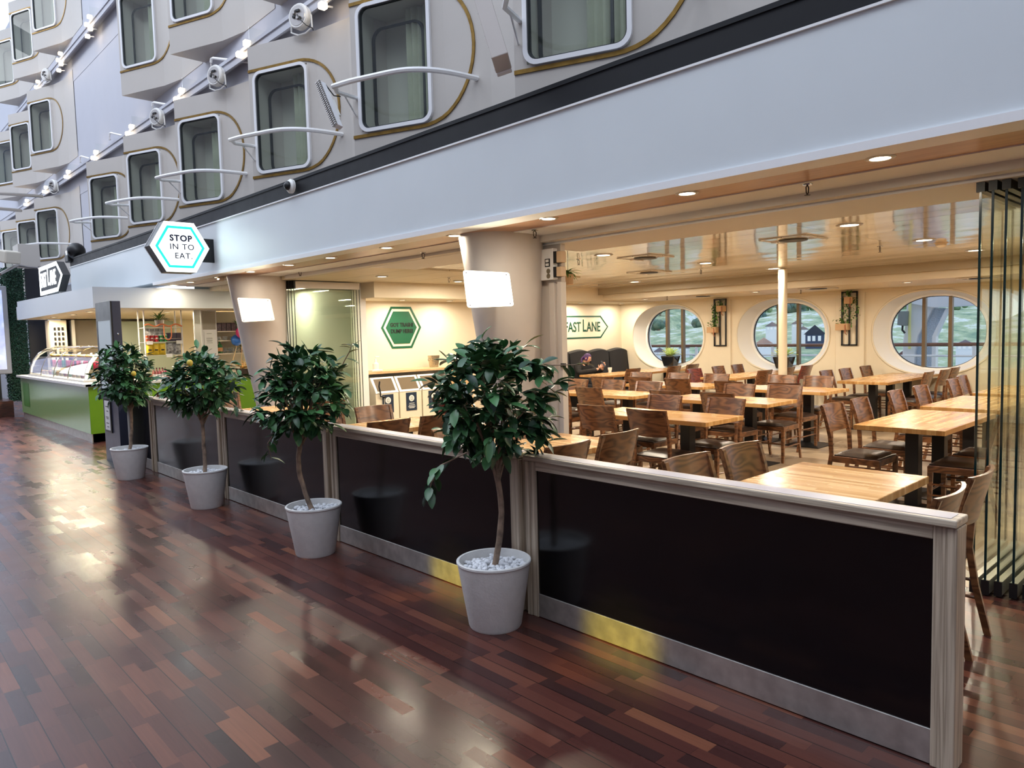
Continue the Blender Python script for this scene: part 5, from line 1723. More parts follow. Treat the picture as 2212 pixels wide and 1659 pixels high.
# ------------------------------------------------------------------ dining chairs
def make_chair(loc, rz, label, group, wd=None):
    wd = wd or chair_wood
    t = thing('dining_chair', label, 'chair', loc, rz, group)
    # seat cushion
    b = MB()
    def top(u, v):
        x = (u - 0.5) * 0.41; y = (v - 0.5) * 0.40
        e = 1 - max(abs(2 * u - 1), abs(2 * v - 1)) ** 6
        return (x * (0.94 + 0.06 * v), y, 0.435 + 0.032 * e + (0.0 if v < 0.85 else -0.02 * ((v - 0.85) / 0.15) ** 2))
    b.grid(top, 10, 10)
    b.box(-0.193, 0.205 - 0.012, -0.19, 0.195, 0.415, 0.437)
    b.build('seat', leather, t, smooth=True, world=False)
    b = MB()
    b.box(-0.205, 0.205, -0.205, -0.18, 0.375, 0.425); b.box(-0.21, 0.21, 0.17, 0.20, 0.372, 0.425)
    b.box(-0.212, -0.188, -0.2, 0.2, 0.372, 0.428); b.box(0.188, 0.212, -0.2, 0.2, 0.372, 0.428)
    b.build('seat_frame', wd, t, world=False, bevel=0.004)
    for s in (-1, 1):
        b = MB()
        path = [(-0.305, 0.0), (-0.245, 0.25), (-0.215, 0.44), (-0.225, 0.60), (-0.262, 0.75), (-0.300, 0.868)]
        prev = None
        for i in range(len(path) - 1):
            (ya, za), (yb, zb) = path[i], path[i + 1]
            wa = 0.018 if za < 0.6 else 0.024; wb = 0.018 if zb < 0.6 else 0.024
            xa = 0.190 + 0.012 * za; xb = 0.190 + 0.012 * zb
            b.hexa([(s * xa - wa * 0.6, ya - 0.016, za), (s * xa + wa * 0.6, ya - 0.016, za), (s * xa + wa * 0.6, ya + 0.016, za), (s * xa - wa * 0.6, ya + 0.016, za)],
                   [(s * xb - wb * 0.6, yb - 0.016, zb), (s * xb + wb * 0.6, yb - 0.016, zb), (s * xb + wb * 0.6, yb + 0.016, zb), (s * xb - wb * 0.6, yb + 0.016, zb)])
        b.build('leg', wd, t, world=False)
    for s in (-1, 1):
        b = MB()
        b.hexa([(s * 0.192 - .015, 0.175, 0), (s * 0.192 + .015, 0.175, 0), (s * 0.192 + .015, 0.205, 0), (s * 0.192 - .015, 0.205, 0)],
               [(s * 0.192 - .019, 0.165, 0.42), (s * 0.192 + .019, 0.165, 0.42), (s * 0.192 + .019, 0.205, 0.42), (s * 0.192 - .019, 0.205, 0.42)])
        b.build('leg', wd, t, world=False, bevel=0.003)
    # curved backrest board with separate end strips
    b = MB()
    n = 12
    def bk(u, v, off):
        x = (u - 0.5) * 0.425
        z = 0.638 + (0.878 - 0.638) * v
        yb = -0.236 - 0.062 * ((z - 0.638) / 0.24)
        return Vector((x * (1 + 0.03 * v), yb - 0.038 * (1 - (2 * u - 1) ** 2) + off, z - 0.012 * (1 - (2 * u - 1) ** 2) * (1 - v)))
    vs, fs = [], []
    for i in range(n + 1):
        for j in range(3):
            vs.append(bk(i / n, j / 2, 0.009))
        for j in range(3):
            vs.append(bk(i / n, j / 2, -0.009))
    for i in range(n):
        a, c = i * 6, (i + 1) * 6
        for j in range(2):
            fs.append((a + j, a + j + 1, c + j + 1, c + j)); fs.append((a + 3 + j, c + 3 + j, c + 4 + j, a + 4 + j))
        fs.append((a + 2, a + 5, c + 5, c + 2)); fs.append((a, c, c + 3, a + 3))
    fs.append((0, 3, 4, 1)); fs.append((1, 4, 5, 2)); e = n * 6; fs.append((e, e + 1, e + 4, e + 3)); fs.append((e + 1, e + 2, e + 5, e + 4))
    b.add(vs, fs); b.build('backrest', wd, t, smooth=True, world=False)
    for s in (-1, 1):
        b = MB(); b.tube([(s * 0.195, -0.235, 0.27), (s * 0.195, 0.185, 0.27)], 0.009, 6); b.tube([(s * 0.195, -0.26, 0.18), (s * 0.195, 0.19, 0.18)], 0.009, 6)
        b.build('side_stretcher', wd, t, world=False)
    b = MB(); b.tube([(-0.19, 0.185, 0.22), (0.19, 0.185, 0.22)], 0.009, 6); b.build('front_stretcher', wd, t, world=False)
    return t


CG = 'brown dining chairs with dark seats'
# (back x, back y, facing, label)
FX, BX, FY, BY = (1, 0), (-1, 0), (0, 1), (0, -1)
CH = [
    (3.46, 0.98, FY, 'chair half hidden by the end post of the nearest screen'),
    (4.00, 1.00, FY, 'chair beyond the end post of the nearest screen, beside the glass panel feet'),
    (3.48, 2.30, BY, 'chair showing only a strip of backrest above the nearest screen cap'),
    (4.04, 2.28, BY, 'chair directly left of the pale near tabletop, its backrest leaning'),
    (3.42, 3.17, FY, 'chair with only its curved top edge above the nearest screen cap'),
    (4.06, 3.25, FY, 'chair with strongly curved backrest just above the nearest screen cap'),
    (3.50, 4.42, BY, 'chair behind the nearest tree crown, lower left of it'),
    (4.24, 4.42, BY, 'orange lit chair peeping out right of the nearest tree crown'),
    (3.45, 5.28, FY, 'chair low behind the second screen, its curved edge left of the pale tabletop'),
    (4.00, 5.28, FY, 'dark chair behind the second screen, right of the pale tabletop'),
    (3.50, 6.50, BY, 'chair behind the second tree, low at the far side of the table'),
    (4.06, 6.50, BY, 'chair with boldly grained backrest left of the trash bin tabletop'),
    (4.10, 7.52, FY, 'chair peeping out right of the second tree crown'),
    (3.85, 9.95, BY, 'chair behind the third tree crown against the green counter'),
    (3.34, 10.85, BX, 'chair seen as a small brown wedge between the two farthest trees'),
    (5.05, 6.55, FX, 'reddish chair behind the nearest tree crown in front of the column foot'),
    (5.40, 4.62, FX, 'front row chair, back to the camera, left of two'),
    (5.34, 3.95, FX, 'front row chair, back to the camera, right of two'),
    (6.62, 4.65, BX, 'bright orange brown chair behind the front row table, catching the light'),
    (6.66, 3.93, BX, 'chair behind the front row table, its right end, with a big flame grain'),
    (7.14, 5.00, FX, 'dark chair right behind the bright orange brown chair'),
    (7.17, 4.32, FX, 'chair between the front and second row tables, centre of the room'),
    (7.06, 6.13, FX, 'chair turned away from us at the second row table by the jamb'),
    (7.18, 6.82, FX, 'chair cut by the white jamb edge'),
    (8.42, 4.77, BX, 'chair on the far side of the second row table, left one'),
    (8.48, 4.18, BX, 'large chair on the far side of the second row table, right one'),
    (8.26, 6.06, BX, 'chair facing us across the second row table by the jamb, right one'),
    (8.31, 6.73, BX, 'chair facing us across the second row table by the jamb, left one'),
    (8.22, 7.37, BX, 'chair below the person in black, beside the jamb'),
    (8.78, 5.12, FX, 'chair back in front of the third row table, left of the white post'),
    (8.85, 4.38, FX, 'chair back in front of the third row table, right of the white post'),
    (8.95, 6.06, FX, 'very dark chair back in the third row, left of the white post'),
    (9.03, 6.80, FX, 'chair back in the third row, second from the left'),
    (8.84, 7.40, FX, 'chair back in the third row, nearest to the person in black'),
    (10.14, 6.13, BX, 'chair facing us behind the third row table, left of the white post'),
    (10.10, 6.81, BX, 'chair facing us behind the third row table, below the potted agave'),
    (10.03, 7.51, BX, 'chair facing us behind the third row, right of the person in black'),
    (10.22, 5.08, BX, 'chair facing us right of the white post foot'),
    (10.24, 4.55, BX, 'chair facing us at the right end of the third row table'),
    (10.97, 8.42, FY, 'dark chair in front of the table where the person sits'),
    (12.00, 8.20, FY, 'dark chair in front of the agave pot of the left hand porthole'),
    (12.70, 8.24, FY, 'dark chair right of the agave pot of the left hand porthole'),
    (11.25, 7.26, BY, 'reddish chair at the near end of the middle porthole table'),
    (12.20, 7.34, BY, 'chair below the left trellis, nearer one'),
    (12.86, 7.32, BY, 'chair below the left trellis, nearest to the wall'),
    (11.34, 5.95, FY, 'dark chair at the near end of the middle porthole table'),
    (12.25, 5.99, FY, 'chair just right of the white post under the middle porthole'),
    (12.96, 5.99, FY, 'reddish chair under the right edge of the middle porthole'),
    (11.56, 5.02, BY, 'chair left of the right hand porthole table, nearest to the camera of three'),
    (12.19, 4.98, BY, 'chair left of the right hand porthole table, middle of three'),
    (13.04, 4.98, BY, 'chair left of the right hand porthole table, nearest to the wall of three'),
    (11.76, 3.60, FY, 'chair right of the right hand porthole table, nearest to the camera of three'),
    (12.46, 3.58, FY, 'chair right of the right hand porthole table, middle of three'),
    (13.08, 3.62, FY, 'chair right of the right hand porthole table, nearest to the wall of three'),
    (6.68, 2.84, BY, 'chair in full view left of the large shiny right hand table'),
    (7.31, 2.84, BY, 'second chair left of the large shiny right hand table'),
    (8.32, 2.86, BY, 'chair left of the second shiny right hand table, nearer one'),
    (9.09, 2.86, BY, 'chair left of the second shiny right hand table, farther one'),
    (10.31, 2.87, BY, 'chair left of the farthest right hand table, nearer one'),
    (11.00, 2.95, BY, 'chair left of the farthest right hand table, farther one'),
    (6.72, 1.50, FY, 'chair behind the thick pedestals of the large right hand table'),
    (7.35, 1.50, FY, 'chair behind the glass panels on the right of the large right hand table'),
    (8.45, 1.50, FY, 'chair behind the glass panels at the second right hand table'),
]
protos = {}
reds = {'reddish chair at the near end of the middle porthole table', 'reddish chair under the right edge of the middle porthole', 'reddish chair behind the nearest tree crown in front of the column foot'}
rnd = random.Random(2)
for x, y, (dx, dy), lab in CH:
    ang = math.atan2(dy, dx) - PI / 2 + rnd.uniform(-0.05, 0.05)
    loc = (x + dx * 0.29, y + dy * 0.29, 0.0)
    k = lab in reds
    lab = 'brown ' + lab if not k else lab.replace('reddish', 'reddish brown', 1)
    if k not in protos:
        protos[k] = make_chair(loc, ang, lab, CG, chair_red if k else None)
    else:
        dup(protos[k], loc, ang, lab, CG)

# ------------------------------------------------------------------ sofa, person, cup
t = thing('banquette_sofa', 'dark patterned high backed banquette sofa under the wall sign', 'sofa', (11.7, 10.3, 0))
for k in range(6):
    x0 = 9.42 + k * 0.66
    b = MB()
    def sf(u, v, x0=x0):
        zt_ = 1.13 + 0.05 * math.sin(PI * u)
        puff = 0.05 * math.sin(PI * u) ** 0.6
        return (x0 + 0.65 * u, 10.42 - puff - 0.09 * (1 - v) ** 2, 0.42 + (zt_ - 0.42) * v)
    b.grid(sf, 12, 8)
    def sb(u, v, x0=x0):
        zt_ = 1.13 + 0.05 * math.sin(PI * u)
        return (x0 + 0.65 * u, 10.56, 0.42 + (zt_ - 0.42) * v)
    b.grid(sb, 12, 1, True)
    def st(u, v, x0=x0):
        zt_ = 1.13 + 0.05 * math.sin(PI * u)
        puff = 0.05 * math.sin(PI * u) ** 0.6
        return (x0 + 0.65 * u, (10.42 - puff) * (1 - v) + 10.56 * v, zt_ + 0.03 * math.sin(PI * v))
    b.grid(st, 12, 4)
    b.quad((x0, 10.33, 0.42), (x0, 10.56, 0.42), (x0, 10.56, 1.13), (x0, 10.42, 1.13)); b.quad((x0 + 0.65, 10.33, 0.42), (x0 + 0.65, 10.56, 0.42), (x0 + 0.65, 10.56, 1.13), (x0 + 0.65, 10.42, 1.13))
    b.build('back_cushion', sofa_black, t, smooth=True)
b = MB(); b.box(9.55, 13.38, 9.86, 10.36, 0.28, 0.45); b.build('seat_cushion', sofa_black, t, bevel=0.04, bseg=4)
b = MB(); b.box(9.6, 13.36, 9.92, 10.5, 0.0, 0.28); b.build('plinth', black_paint, t)


def skinned(name, verts, edges, radii, m, parent, sub=2, root=0):
    """grow a continuous skin over a skeleton, baked to a plain mesh"""
    me = D.meshes.new(name + '_sk')
    bm = bmesh.new()
    lay = bm.verts.layers.skin.verify()
    vs = []
    for i, (v, r) in enumerate(zip(verts, radii)):
        w_ = bm.verts.new(v)
        rr_ = r if isinstance(r, tuple) else (r, r)
        w_[lay].radius = rr_
        w_[lay].use_root = (i == root)
        vs.append(w_)
    for a_, b_ in edges:
        bm.edges.new((vs[a_], vs[b_]))
    bm.to_mesh(me); bm.free()
    o = D.objects.new(name + '_tmp', me)
    COL.objects.link(o)
    sk = o.modifiers.new('skin', 'SKIN'); sk.use_smooth_shade = True
    sb_ = o.modifiers.new('sub', 'SUBSURF'); sb_.levels = sub; sb_.render_levels = sub
    bpy.context.view_layer.update()
    dg = bpy.context.evaluated_depsgraph_get()
    out = D.meshes.new_from_object(o.evaluated_get(dg))
    D.objects.remove(o)
    out.materials.clear(); out.materials.append(m)
    return out


skin_m = mat('fair_skin', S(214, 164, 140), 0.5, var=0.06, vscale=30)
PX, PY_, PZ = 11.28, 9.93, 0.0
per = thing('person', 'person in a black hoodie with purple hair, sitting looking down at a phone', 'person', (PX, PY_, 0.0))


per.scale = (0.87, 0.87, 0.87)


# right hand (world -x side) rests on the table, left hand (world +x) holds the phone; both meet in front
sk_v = [(0, 0.05, 0.52), (0, 0.08, 0.70), (0.01, 0.06, 0.88), (0.02, 0.02, 1.02), (0.03, -0.02, 1.09),      # pelvis .. neck
        (-0.17, 0.02, 1.0), (-0.27, -0.10, 0.86), (-0.05, -0.34, 0.91), (0.10, -0.40, 0.955),                  # right arm to wrist
        (0.20, 0.02, 1.0), (0.33, -0.10, 0.87), (0.30, -0.32, 0.91), (0.25, -0.38, 0.96),                       # left arm to wrist
        (-0.11, -0.02, 0.52), (-0.15, -0.42, 0.52), (-0.15, -0.46, 0.10), (-0.15, -0.56, 0.05),
        (0.11, -0.02, 0.52), (0.15, -0.42, 0.52), (0.15, -0.46, 0.10), (0.15, -0.56, 0.05)]
sk_e = [(0, 1), (1, 2), (2, 3), (3, 4), (3, 5), (5, 6), (6, 7), (7, 8), (3, 9), (9, 10), (10, 11), (11, 12),
        (0, 13), (13, 14), (14, 15), (15, 16), (0, 17), (17, 18), (18, 19), (19, 20)]
sk_r = [(0.17, 0.13), (0.17, 0.14), (0.17, 0.13), (0.13, 0.10), 0.055, 0.075, 0.055, 0.042, 0.028, 0.075, 0.055, 0.042, 0.028,
        0.09, 0.075, 0.05, 0.045, 0.09, 0.075, 0.05, 0.045]
body = skinned('body', sk_v, sk_e, sk_r, skin_m, per)
bm = bmesh.new(); bm.from_mesh(body)
# head with brow, nose, lips and ears, tilted down towards the phone
HM = Matrix.Translation((0.06, -0.075, 1.20)) @ Euler((math.radians(24), 0, math.radians(28))).to_matrix().to_4x4()
hb = MB()


def headp(u, v):
    th = PI * v; ph = 2 * PI * u
    x = math.sin(th) * math.sin(ph); y = -math.sin(th) * math.cos(ph); z = math.cos(th)
    X = 0.073 * x; Y = 0.092 * y; Z = 0.112 * z
    if z < 0:
        X *= 1 - 0.28 * z * z; Y *= 1 - 0.10 * z * z
        Y -= 0.012 * (-z) * max(0, -y)
    f = max(0, -y)
    if f > 0.6:
        nose = math.exp(-((x / 0.13) ** 2)) * math.exp(-(((z + 0.12) / 0.17) ** 2))
        Y -= 0.022 * nose
        brow = math.exp(-(((z - 0.17) / 0.08) ** 2)) * math.exp(-((x / 0.6) ** 2)); Y -= 0.006 * brow
        for sx_ in (-1, 1):
            Y += 0.010 * math.exp(-(((x - sx_ * 0.38) / 0.16) ** 2)) * math.exp(-(((z - 0.02) / 0.11) ** 2))
        Y -= 0.006 * math.exp(-((x / 0.3) ** 2)) * math.exp(-(((z + 0.45) / 0.07) ** 2))
        Y -= 0.008 * math.exp(-((x / 0.3) ** 2)) * math.exp(-(((z + 0.8) / 0.12) ** 2))
    return HM @ Vector((X, Y, Z))


hb.grid(headp, 40, 30)
for s in (-1, 1):
    hb.ball((0, 0, 0), 0.028, 10, 8, (0.35, 0.6, 1.0), HM @ Matrix.Translation((s * 0.074, 0.008, -0.005)))
hb.tube([Vector((0.03, 0.0, 1.05)), HM @ Vector((0, 0.02, -0.06))], 0.048, 12)


def hand(mb, wrist, fwd, up, side, sgn, curl, scale=1.0):
    """palm, five separate fingers with two bends each, thumb from the palm's side"""
    fwd, up = Vector(fwd).normalized(), Vector(up).normalized()
    side = Vector(side).normalized() * sgn
    wr = Vector(wrist)
    p0 = wr + fwd * 0.012
    vs = [p0 + side * a * 0.5 + up * b_ for a, b_ in ((-0.05, -0.012), (0.05, -0.012), (0.05, 0.012), (-0.05, 0.012))]
    p1 = wr + fwd * 0.095
    vt = [p1 + side * a * 0.5 + up * b_ for a, b_ in ((-0.078, -0.010), (0.078, -0.010), (0.078, 0.011), (-0.078, 0.011))]
    mb.hexa(vs, vt)
    for k, (o_, L) in enumerate(((-0.030, 0.070), (-0.010, 0.078), (0.010, 0.073), (0.029, 0.058))):
        b0 = wr + fwd * 0.088 + side * o_
        c1, c2 = curl * 0.9, curl * 2.0
        a1 = b0 + (fwd * math.cos(c1 * 0.6) - up * math.sin(c1 * 0.6)) * L * 0.42
        a2 = a1 + (fwd * math.cos(c1 * 1.5) - up * math.sin(c1 * 1.5)) * L * 0.32
        a3 = a2 + (fwd * math.cos(c2 * 1.1) - up * math.sin(c2 * 1.1)) * L * 0.26
        mb.tube([b0 - fwd * 0.01, b0, a1, a2, a3], 0, 8, rad=[0.0075, 0.0085, 0.0082, 0.0076, 0.006])
    t0 = wr + fwd * 0.035 - side * 0.026
    t1 = t0 - side * 0.026 + fwd * 0.022 - up * 0.010
    t2 = t1 - side * 0.010 + fwd * 0.026 - up * 0.016 * curl * 2
    mb.tube([t0, t1, t2, t2 + fwd * 0.012], 0, 8, rad=[0.013, 0.0105, 0.009, 0.006])


hand(hb, (0.10, -0.40, 0.955), (0.62, -0.35, 0.7), (-0.4, -0.7, 0.25), (0.6, -0.5, -0.4), 1, 0.45)
hand(hb, (0.25, -0.38, 0.96), (-0.12, -0.45, 0.85), (-0.5, -0.75, -0.3), (0.9, -0.35, 0.0), -1, 0.55)
me2 = hb.mesh('hands_head', skin_m, True)
bm.from_mesh(me2)
bm.to_mesh(body); bm.free()
for p_ in body.polygons:
    p_.use_smooth = True
o = D.objects.new('body', body); COL.objects.link(o); o.parent = per
# clothing over the body
hood_m = mat('black_hoodie_fabric', S(24, 22, 24), 0.85, bump=0.3, bscale=90)
idx = [0, 1, 2, 3, 5, 6, 7, 9, 10, 11]
mp_ = {i: k for k, i in enumerate(idx)}
vv = [sk_v[i] for i in idx] + [(0.05, -0.38, 0.935), (0.27, -0.365, 0.945)]
ee = [(mp_[a_], mp_[b_]) for a_, b_ in sk_e if a_ in mp_ and b_ in mp_] + [(mp_[7], len(idx)), (mp_[11], len(idx) + 1)]
rr_ = [(0.20, 0.155), (0.205, 0.17), (0.20, 0.155), (0.155, 0.125), 0.098, 0.075, 0.06, 0.098, 0.075, 0.06, 0.040, 0.040]
m_ = skinned('hoodie', vv, ee, rr_, hood_m, per)
o = D.objects.new('hoodie', m_); COL.objects.link(o); o.parent = per; o['label'] = 'black hooded sweatshirt'
b = MB(); b.lathe([(0.075, 0.0), (0.105, 0.01), (0.12, 0.05), (0.10, 0.09), (0.07, 0.075), (0.062, 0.03)], 18, M=Matrix.Translation((0.02, 0.03, 1.035)) @ Euler((math.radians(16), 0, 0.3)).to_matrix().to_4x4())
b.build('hood', hood_m, per, smooth=True, world=False)
vv = [sk_v[i] for i in (0, 13, 14, 15, 17, 18, 19)]
m_ = skinned('trousers', vv, [(0, 1), (1, 2), (2, 3), (0, 4), (4, 5), (5, 6)], [(0.18, 0.14), 0.105, 0.088, 0.062, 0.105, 0.088, 0.062], mat('dark_trousers', S(26, 28, 36), 0.85), per)
o = D.objects.new('trousers', m_); COL.objects.link(o); o.parent = per
for s in (-1, 1):
    b = MB(); b.ball((s * 0.15, -0.53, 0.045), 0.06, 12, 8, (0.8, 2.0, 0.75)); b.build('shoe', black_plastic, per, smooth=True, world=False)
hair_m = mat('purple_hair', S(74, 40, 96), 0.5, bump=0.5, bscale=70, var=0.35, vscale=30)
b = MB()


def hairp(u, v):
    th = PI * 0.66 * v; ph = 2 * PI * u
    x = math.sin(th) * math.sin(ph); y = -math.sin(th) * math.cos(ph); z = math.cos(th)
    lim = 1.0
    if y < -0.35 and z < 0.52:
        y2 = 0.86; return HM @ Vector((0.070 * x, 0.085 * y, 0.112 * z * 0.98))
    return HM @ Vector((0.081 * x, 0.100 * y + 0.004, 0.120 * z + 0.003))


b.grid(hairp, 36, 18)
for k in range(5):
    a_ = HM @ Vector((-0.055 + 0.01 * k, 0.085, 0.0)); b.tube([a_, a_ + Vector((-0.05, 0.02, -0.05)), a_ + Vector((-0.075 - 0.008 * k, -0.01, -0.12)), a_ + Vector((-0.06, -0.03, -0.17))], 0, 8, rad=[0.022, 0.02, 0.014, 0.004])
b.build('hair', hair_m, per, smooth=True, world=False)
b = MB()
for s in (-1, 1):
    b.ball((0, 0, 0), 0.0105, 8, 6, (1.3, 0.6, 0.35), HM @ Matrix.Translation((s * 0.029, -0.083, 0.002)))
b.build('eyes', mat('dark_eye', S(50, 36, 34), 0.3), per, smooth=True, world=False)
b = MB(); b.ball((0, 0, 0), 0.02, 10, 6, (1.1, 0.25, 0.3), HM @ Matrix.Translation((0, -0.094, -0.052))); b.build('lips', mat('lip', S(176, 96, 92), 0.5), per, smooth=True, world=False)
b = MB()
for s in (-1, 1):
    b.tube([HM @ Vector((s * 0.014, -0.094, 0.022)), HM @ Vector((s * 0.03, -0.09, 0.027)), HM @ Vector((s * 0.045, -0.08, 0.022))], 0.0028, 5)
b.build('eyebrows', hair_m, per, world=False)
t = thing('smartphone', 'black smartphone held in both hands by the person', 'phone', (PX + 0.20 * 0.87, PY_ - 0.45 * 0.87, 1.01 * 0.87))
b = MB(); M = Matrix.Translation((0, 0, 0.045)) @ Euler((math.radians(-35), 0, math.radians(18))).to_matrix().to_4x4()
b.box(-0.038, 0.038, -0.004, 0.004, -0.075, 0.075, M); b.build('case', black_plastic, t, world=False, bevel=0.004)
b = MB(); b.box(-0.034, 0.034, 0.0042, 0.005, -0.069, 0.069, M); b.build('screen', glow('dim_phone_screen', (0.6, 0.7, 0.9, 1), 0.5), t, world=False)
t = thing('paper_cup', 'white paper cup on the table beside the person', 'cup', (11.42, 9.34, 0.7505))
b = MB(); b.lathe([(0, 0), (0.029, 0), (0.031, 0.05), (0.040, 0.055), (0.043, 0.105), (0.040, 0.105), (0.030, 0.01), (0, 0.01)], 20); b.build('cup_body', white_plastic, t, smooth=True, world=False)

# ------------------------------------------------------------------ porthole pots, trellises, post


def agave(y, label, seed):
    rr = random.Random(seed)
    t = thing('potted_agave', label, 'potted plant', (13.52, y, 0.775), 0, 'potted agaves on the porthole sills')
    b = MB()
    s0, s1, h = 0.15, 0.215, 0.235
    b.hexa([(-s0, -s0, 0), (s0, -s0, 0), (s0, s0, 0), (-s0, s0, 0)], [(-s1, -s1, h), (s1, -s1, h), (s1, s1, h), (-s1, s1, h)])
    for v in b.v:
        v *= 1.0
        v.x *= 0.62; v.y *= 0.84
    b.build('pot', mat('glossy_black_pot_%d' % seed, S(24, 26, 30), 0.12, spec=0.7), t, world=False, bevel=0.02)
    lf = MB()
    for i in range(34):
        a = i * 2.39996
        el = 0.25 + 1.15 * (i / 34)
        d = Vector((math.cos(a) * math.cos(el) * 0.7, math.sin(a) * math.cos(el), math.sin(el)))
        L = 0.30 - 0.05 * (i / 34)
        n_ = Vector((-math.cos(a) * math.sin(el), -math.sin(a) * math.sin(el), math.cos(el)))
        sd = d.cross(n_).normalized()
        vs = []
        for t_, w_ in ((0, 0.5), (0.3, 0.95), (0.6, 0.8), (0.85, 0.4), (1, 0.02)):
            c_ = Vector((0, 0, h - 0.01)) + d * L * t_ - Vector((0, 0, 1)) * 0.05 * t_ * t_
            vs += [c_ - sd * 0.028 * w_ + n_ * 0.01, c_, c_ + sd * 0.028 * w_ + n_ * 0.01]
        fs = []
        for r_ in range(4):
            for k in range(2):
                q = r_ * 3 + k; fs.append((q, q + 1, q + 4, q + 3))
        lf.add(vs, fs)
    lf.build('leaves', agave_leaf, t, world=False)


agave(9.33, 'pale green agave in a glossy black pot on the left hand porthole sill', 1)
agave(6.70, 'agave in a black pot on the middle porthole sill, half hidden by the white post', 2)


def trellis(yc, label, side):
    t = thing('plant_trellis', label, 'trellis', (XW - 0.06, yc, 1.22))
    b = MB()
    x0, x1 = XW - 0.068, XW - 0.042
    for y in (-0.13, 0.0, 0.13):
        b.box(x0, x1, yc + y - 0.013, yc + y + 0.013, 1.22, 2.19)
    for z in (1.22, 2.165):
        b.box(x0, x1, yc - 0.14, yc + 0.14, z, z + 0.026)
    b.build('frame', black_paint, t)
    spots = ((0.13, 1.50, 0.21), (-0.07, 1.93, 0.16)) if side == 0 else ((0.09, 1.50, 0.22), (-0.02, 1.97, 0.14))
    for k, (dy, z, w_) in enumerate(spots):
        b = MB(); b.box(XW - 0.19, XW - 0.07, yc + dy - w_ / 2, yc + dy + w_ / 2, z, z + 0.12); b.build('planter_box', terracotta, t, bevel=0.006)
        b = MB(); b.tube([(XW - 0.2, yc + dy - w_ * 0.3, z + 0.1), (XW - 0.21, yc + dy - w_ * 0.35, z - 0.05), (XW - 0.15, yc + dy - w_ * 0.35, z - 0.08)], 0.008, 5); b.build('strap', copper, t)
    rr = random.Random(7 + side)
    lf = MB()
    for k, (dy, z, w_) in enumerate(spots):
        for i in range(26):
            q = Vector((XW - 0.13 + rr.uniform(-.05, .05), yc + dy + rr.uniform(-w_, w_) * 0.6, z + 0.12 + rr.uniform(0, 0.1)))
            leaf(lf, q, Vector((rr.uniform(-1, .2), rr.uniform(-1, 1), rr.uniform(-.6, .8))), Vector((0, 0, 1)), 0.055, 0.035, 0.3)
    for i in range(9):
        y = yc + rr.uniform(0.02, 0.17) if side == 0 else yc + rr.uniform(-0.2, 0.14)
        z = 2.08
        n_ = rr.randint(9, 16)
        for j in range(n_):
            q = Vector((XW - 0.12, y + rr.uniform(-.02, .02), z - j * 0.035))
            leaf(lf, q, Vector((rr.uniform(-1, .1), rr.uniform(-1, 1), rr.uniform(-1, .1))), Vector((0, 0, 1)), 0.05, 0.034, 0.3)
    lf.build('trailing_leaves', fern_leaf, t)


trellis(7.99, 'black wall trellis with trailing plant in two tan boxes, between the left and middle portholes', 0)
trellis(5.385, 'black wall trellis with bushy trailing plant, between the middle and right hand portholes', 1)

q = onplane(1691, 560, 0, 10.35)
t = thing('support_post', 'slim round cream post between the floor and the ceiling in front of the middle porthole', 'post', (10.35, q.y, 0))
b = MB(); b.lathe([(0.063, 0.0), (0.063, 2.45)], 20); b.build('post', cream, t, smooth=True, world=False)
b = MB(); b.lathe([(0.085, 0.0), (0.085, 0.02), (0.063, 0.03)], 20); b.build('foot_ring', cream, t, world=False)

# hanging plant just right of the jamb
t = thing('hanging_fern', 'small hanging green plant just right of the jamb near the ceiling', 'potted plant', (5.3, onplane(1227, 602, 0, 5.3).y, 2.06))
lf = MB(); rr = random.Random(4)
for i in range(40):
    a = rr.uniform(0, 2 * PI); leaf(lf, Vector((0, 0, 0.12)), Vector((math.cos(a), math.sin(a), rr.uniform(-.4, .8))), Vector((0, 0, 1)), rr.uniform(0.08, 0.15), 0.02, 0.5)
lf.build('leaves', fern_leaf, t, world=False)
b = MB(); b.lathe([(0, 0), (0.05, 0), (0.06, 0.1), (0, 0.1)], 14); b.build('pot', terracotta, t, world=False)
b = MB(); b.tube([(0, 0, 0.1), (0, 0, 0.33)], 0.003, 5); b.build('cord', black_plastic, t, world=False)

# ------------------------------------------------------------------ waste station
oakm = wood('pale_oak_veneer', S(190, 156, 112), S(220, 190, 146), scale=(1.2, 20, 20), rough=0.5, dist=0.7, coat=0)
t = thing('waste_cabinet', 'cream waste cabinet with an oak topped shelf behind the bins', 'cabinet', (7.1, 10.3, 0))
b = MB(); b.box(6.2, 7.92, 10.08, 10.58, 0.99, 1.03); b.build('shelf_top', oakm, t, bevel=0.004)
b = MB(); b.box(6.2, 6.24, 10.1, 10.58, 0, 0.99); b.box(7.86, 7.90, 10.1, 10.58, 0, 0.99); b.box(6.24, 7.86, 10.54, 10.58, 0, 0.99); b.build('carcass', cream2, t)
b = MB(); b.box(7.93, 8.55, 10.25, 10.58, 0, 1.0); o = b.build('oak_side_unit', oakm); tag(o, 'pale oak side unit right of the trash bins, behind the nearest tree crown', 'cabinet'); rebase(o)
label_navy = mat('navy_label', S(26, 44, 66), 0.4)
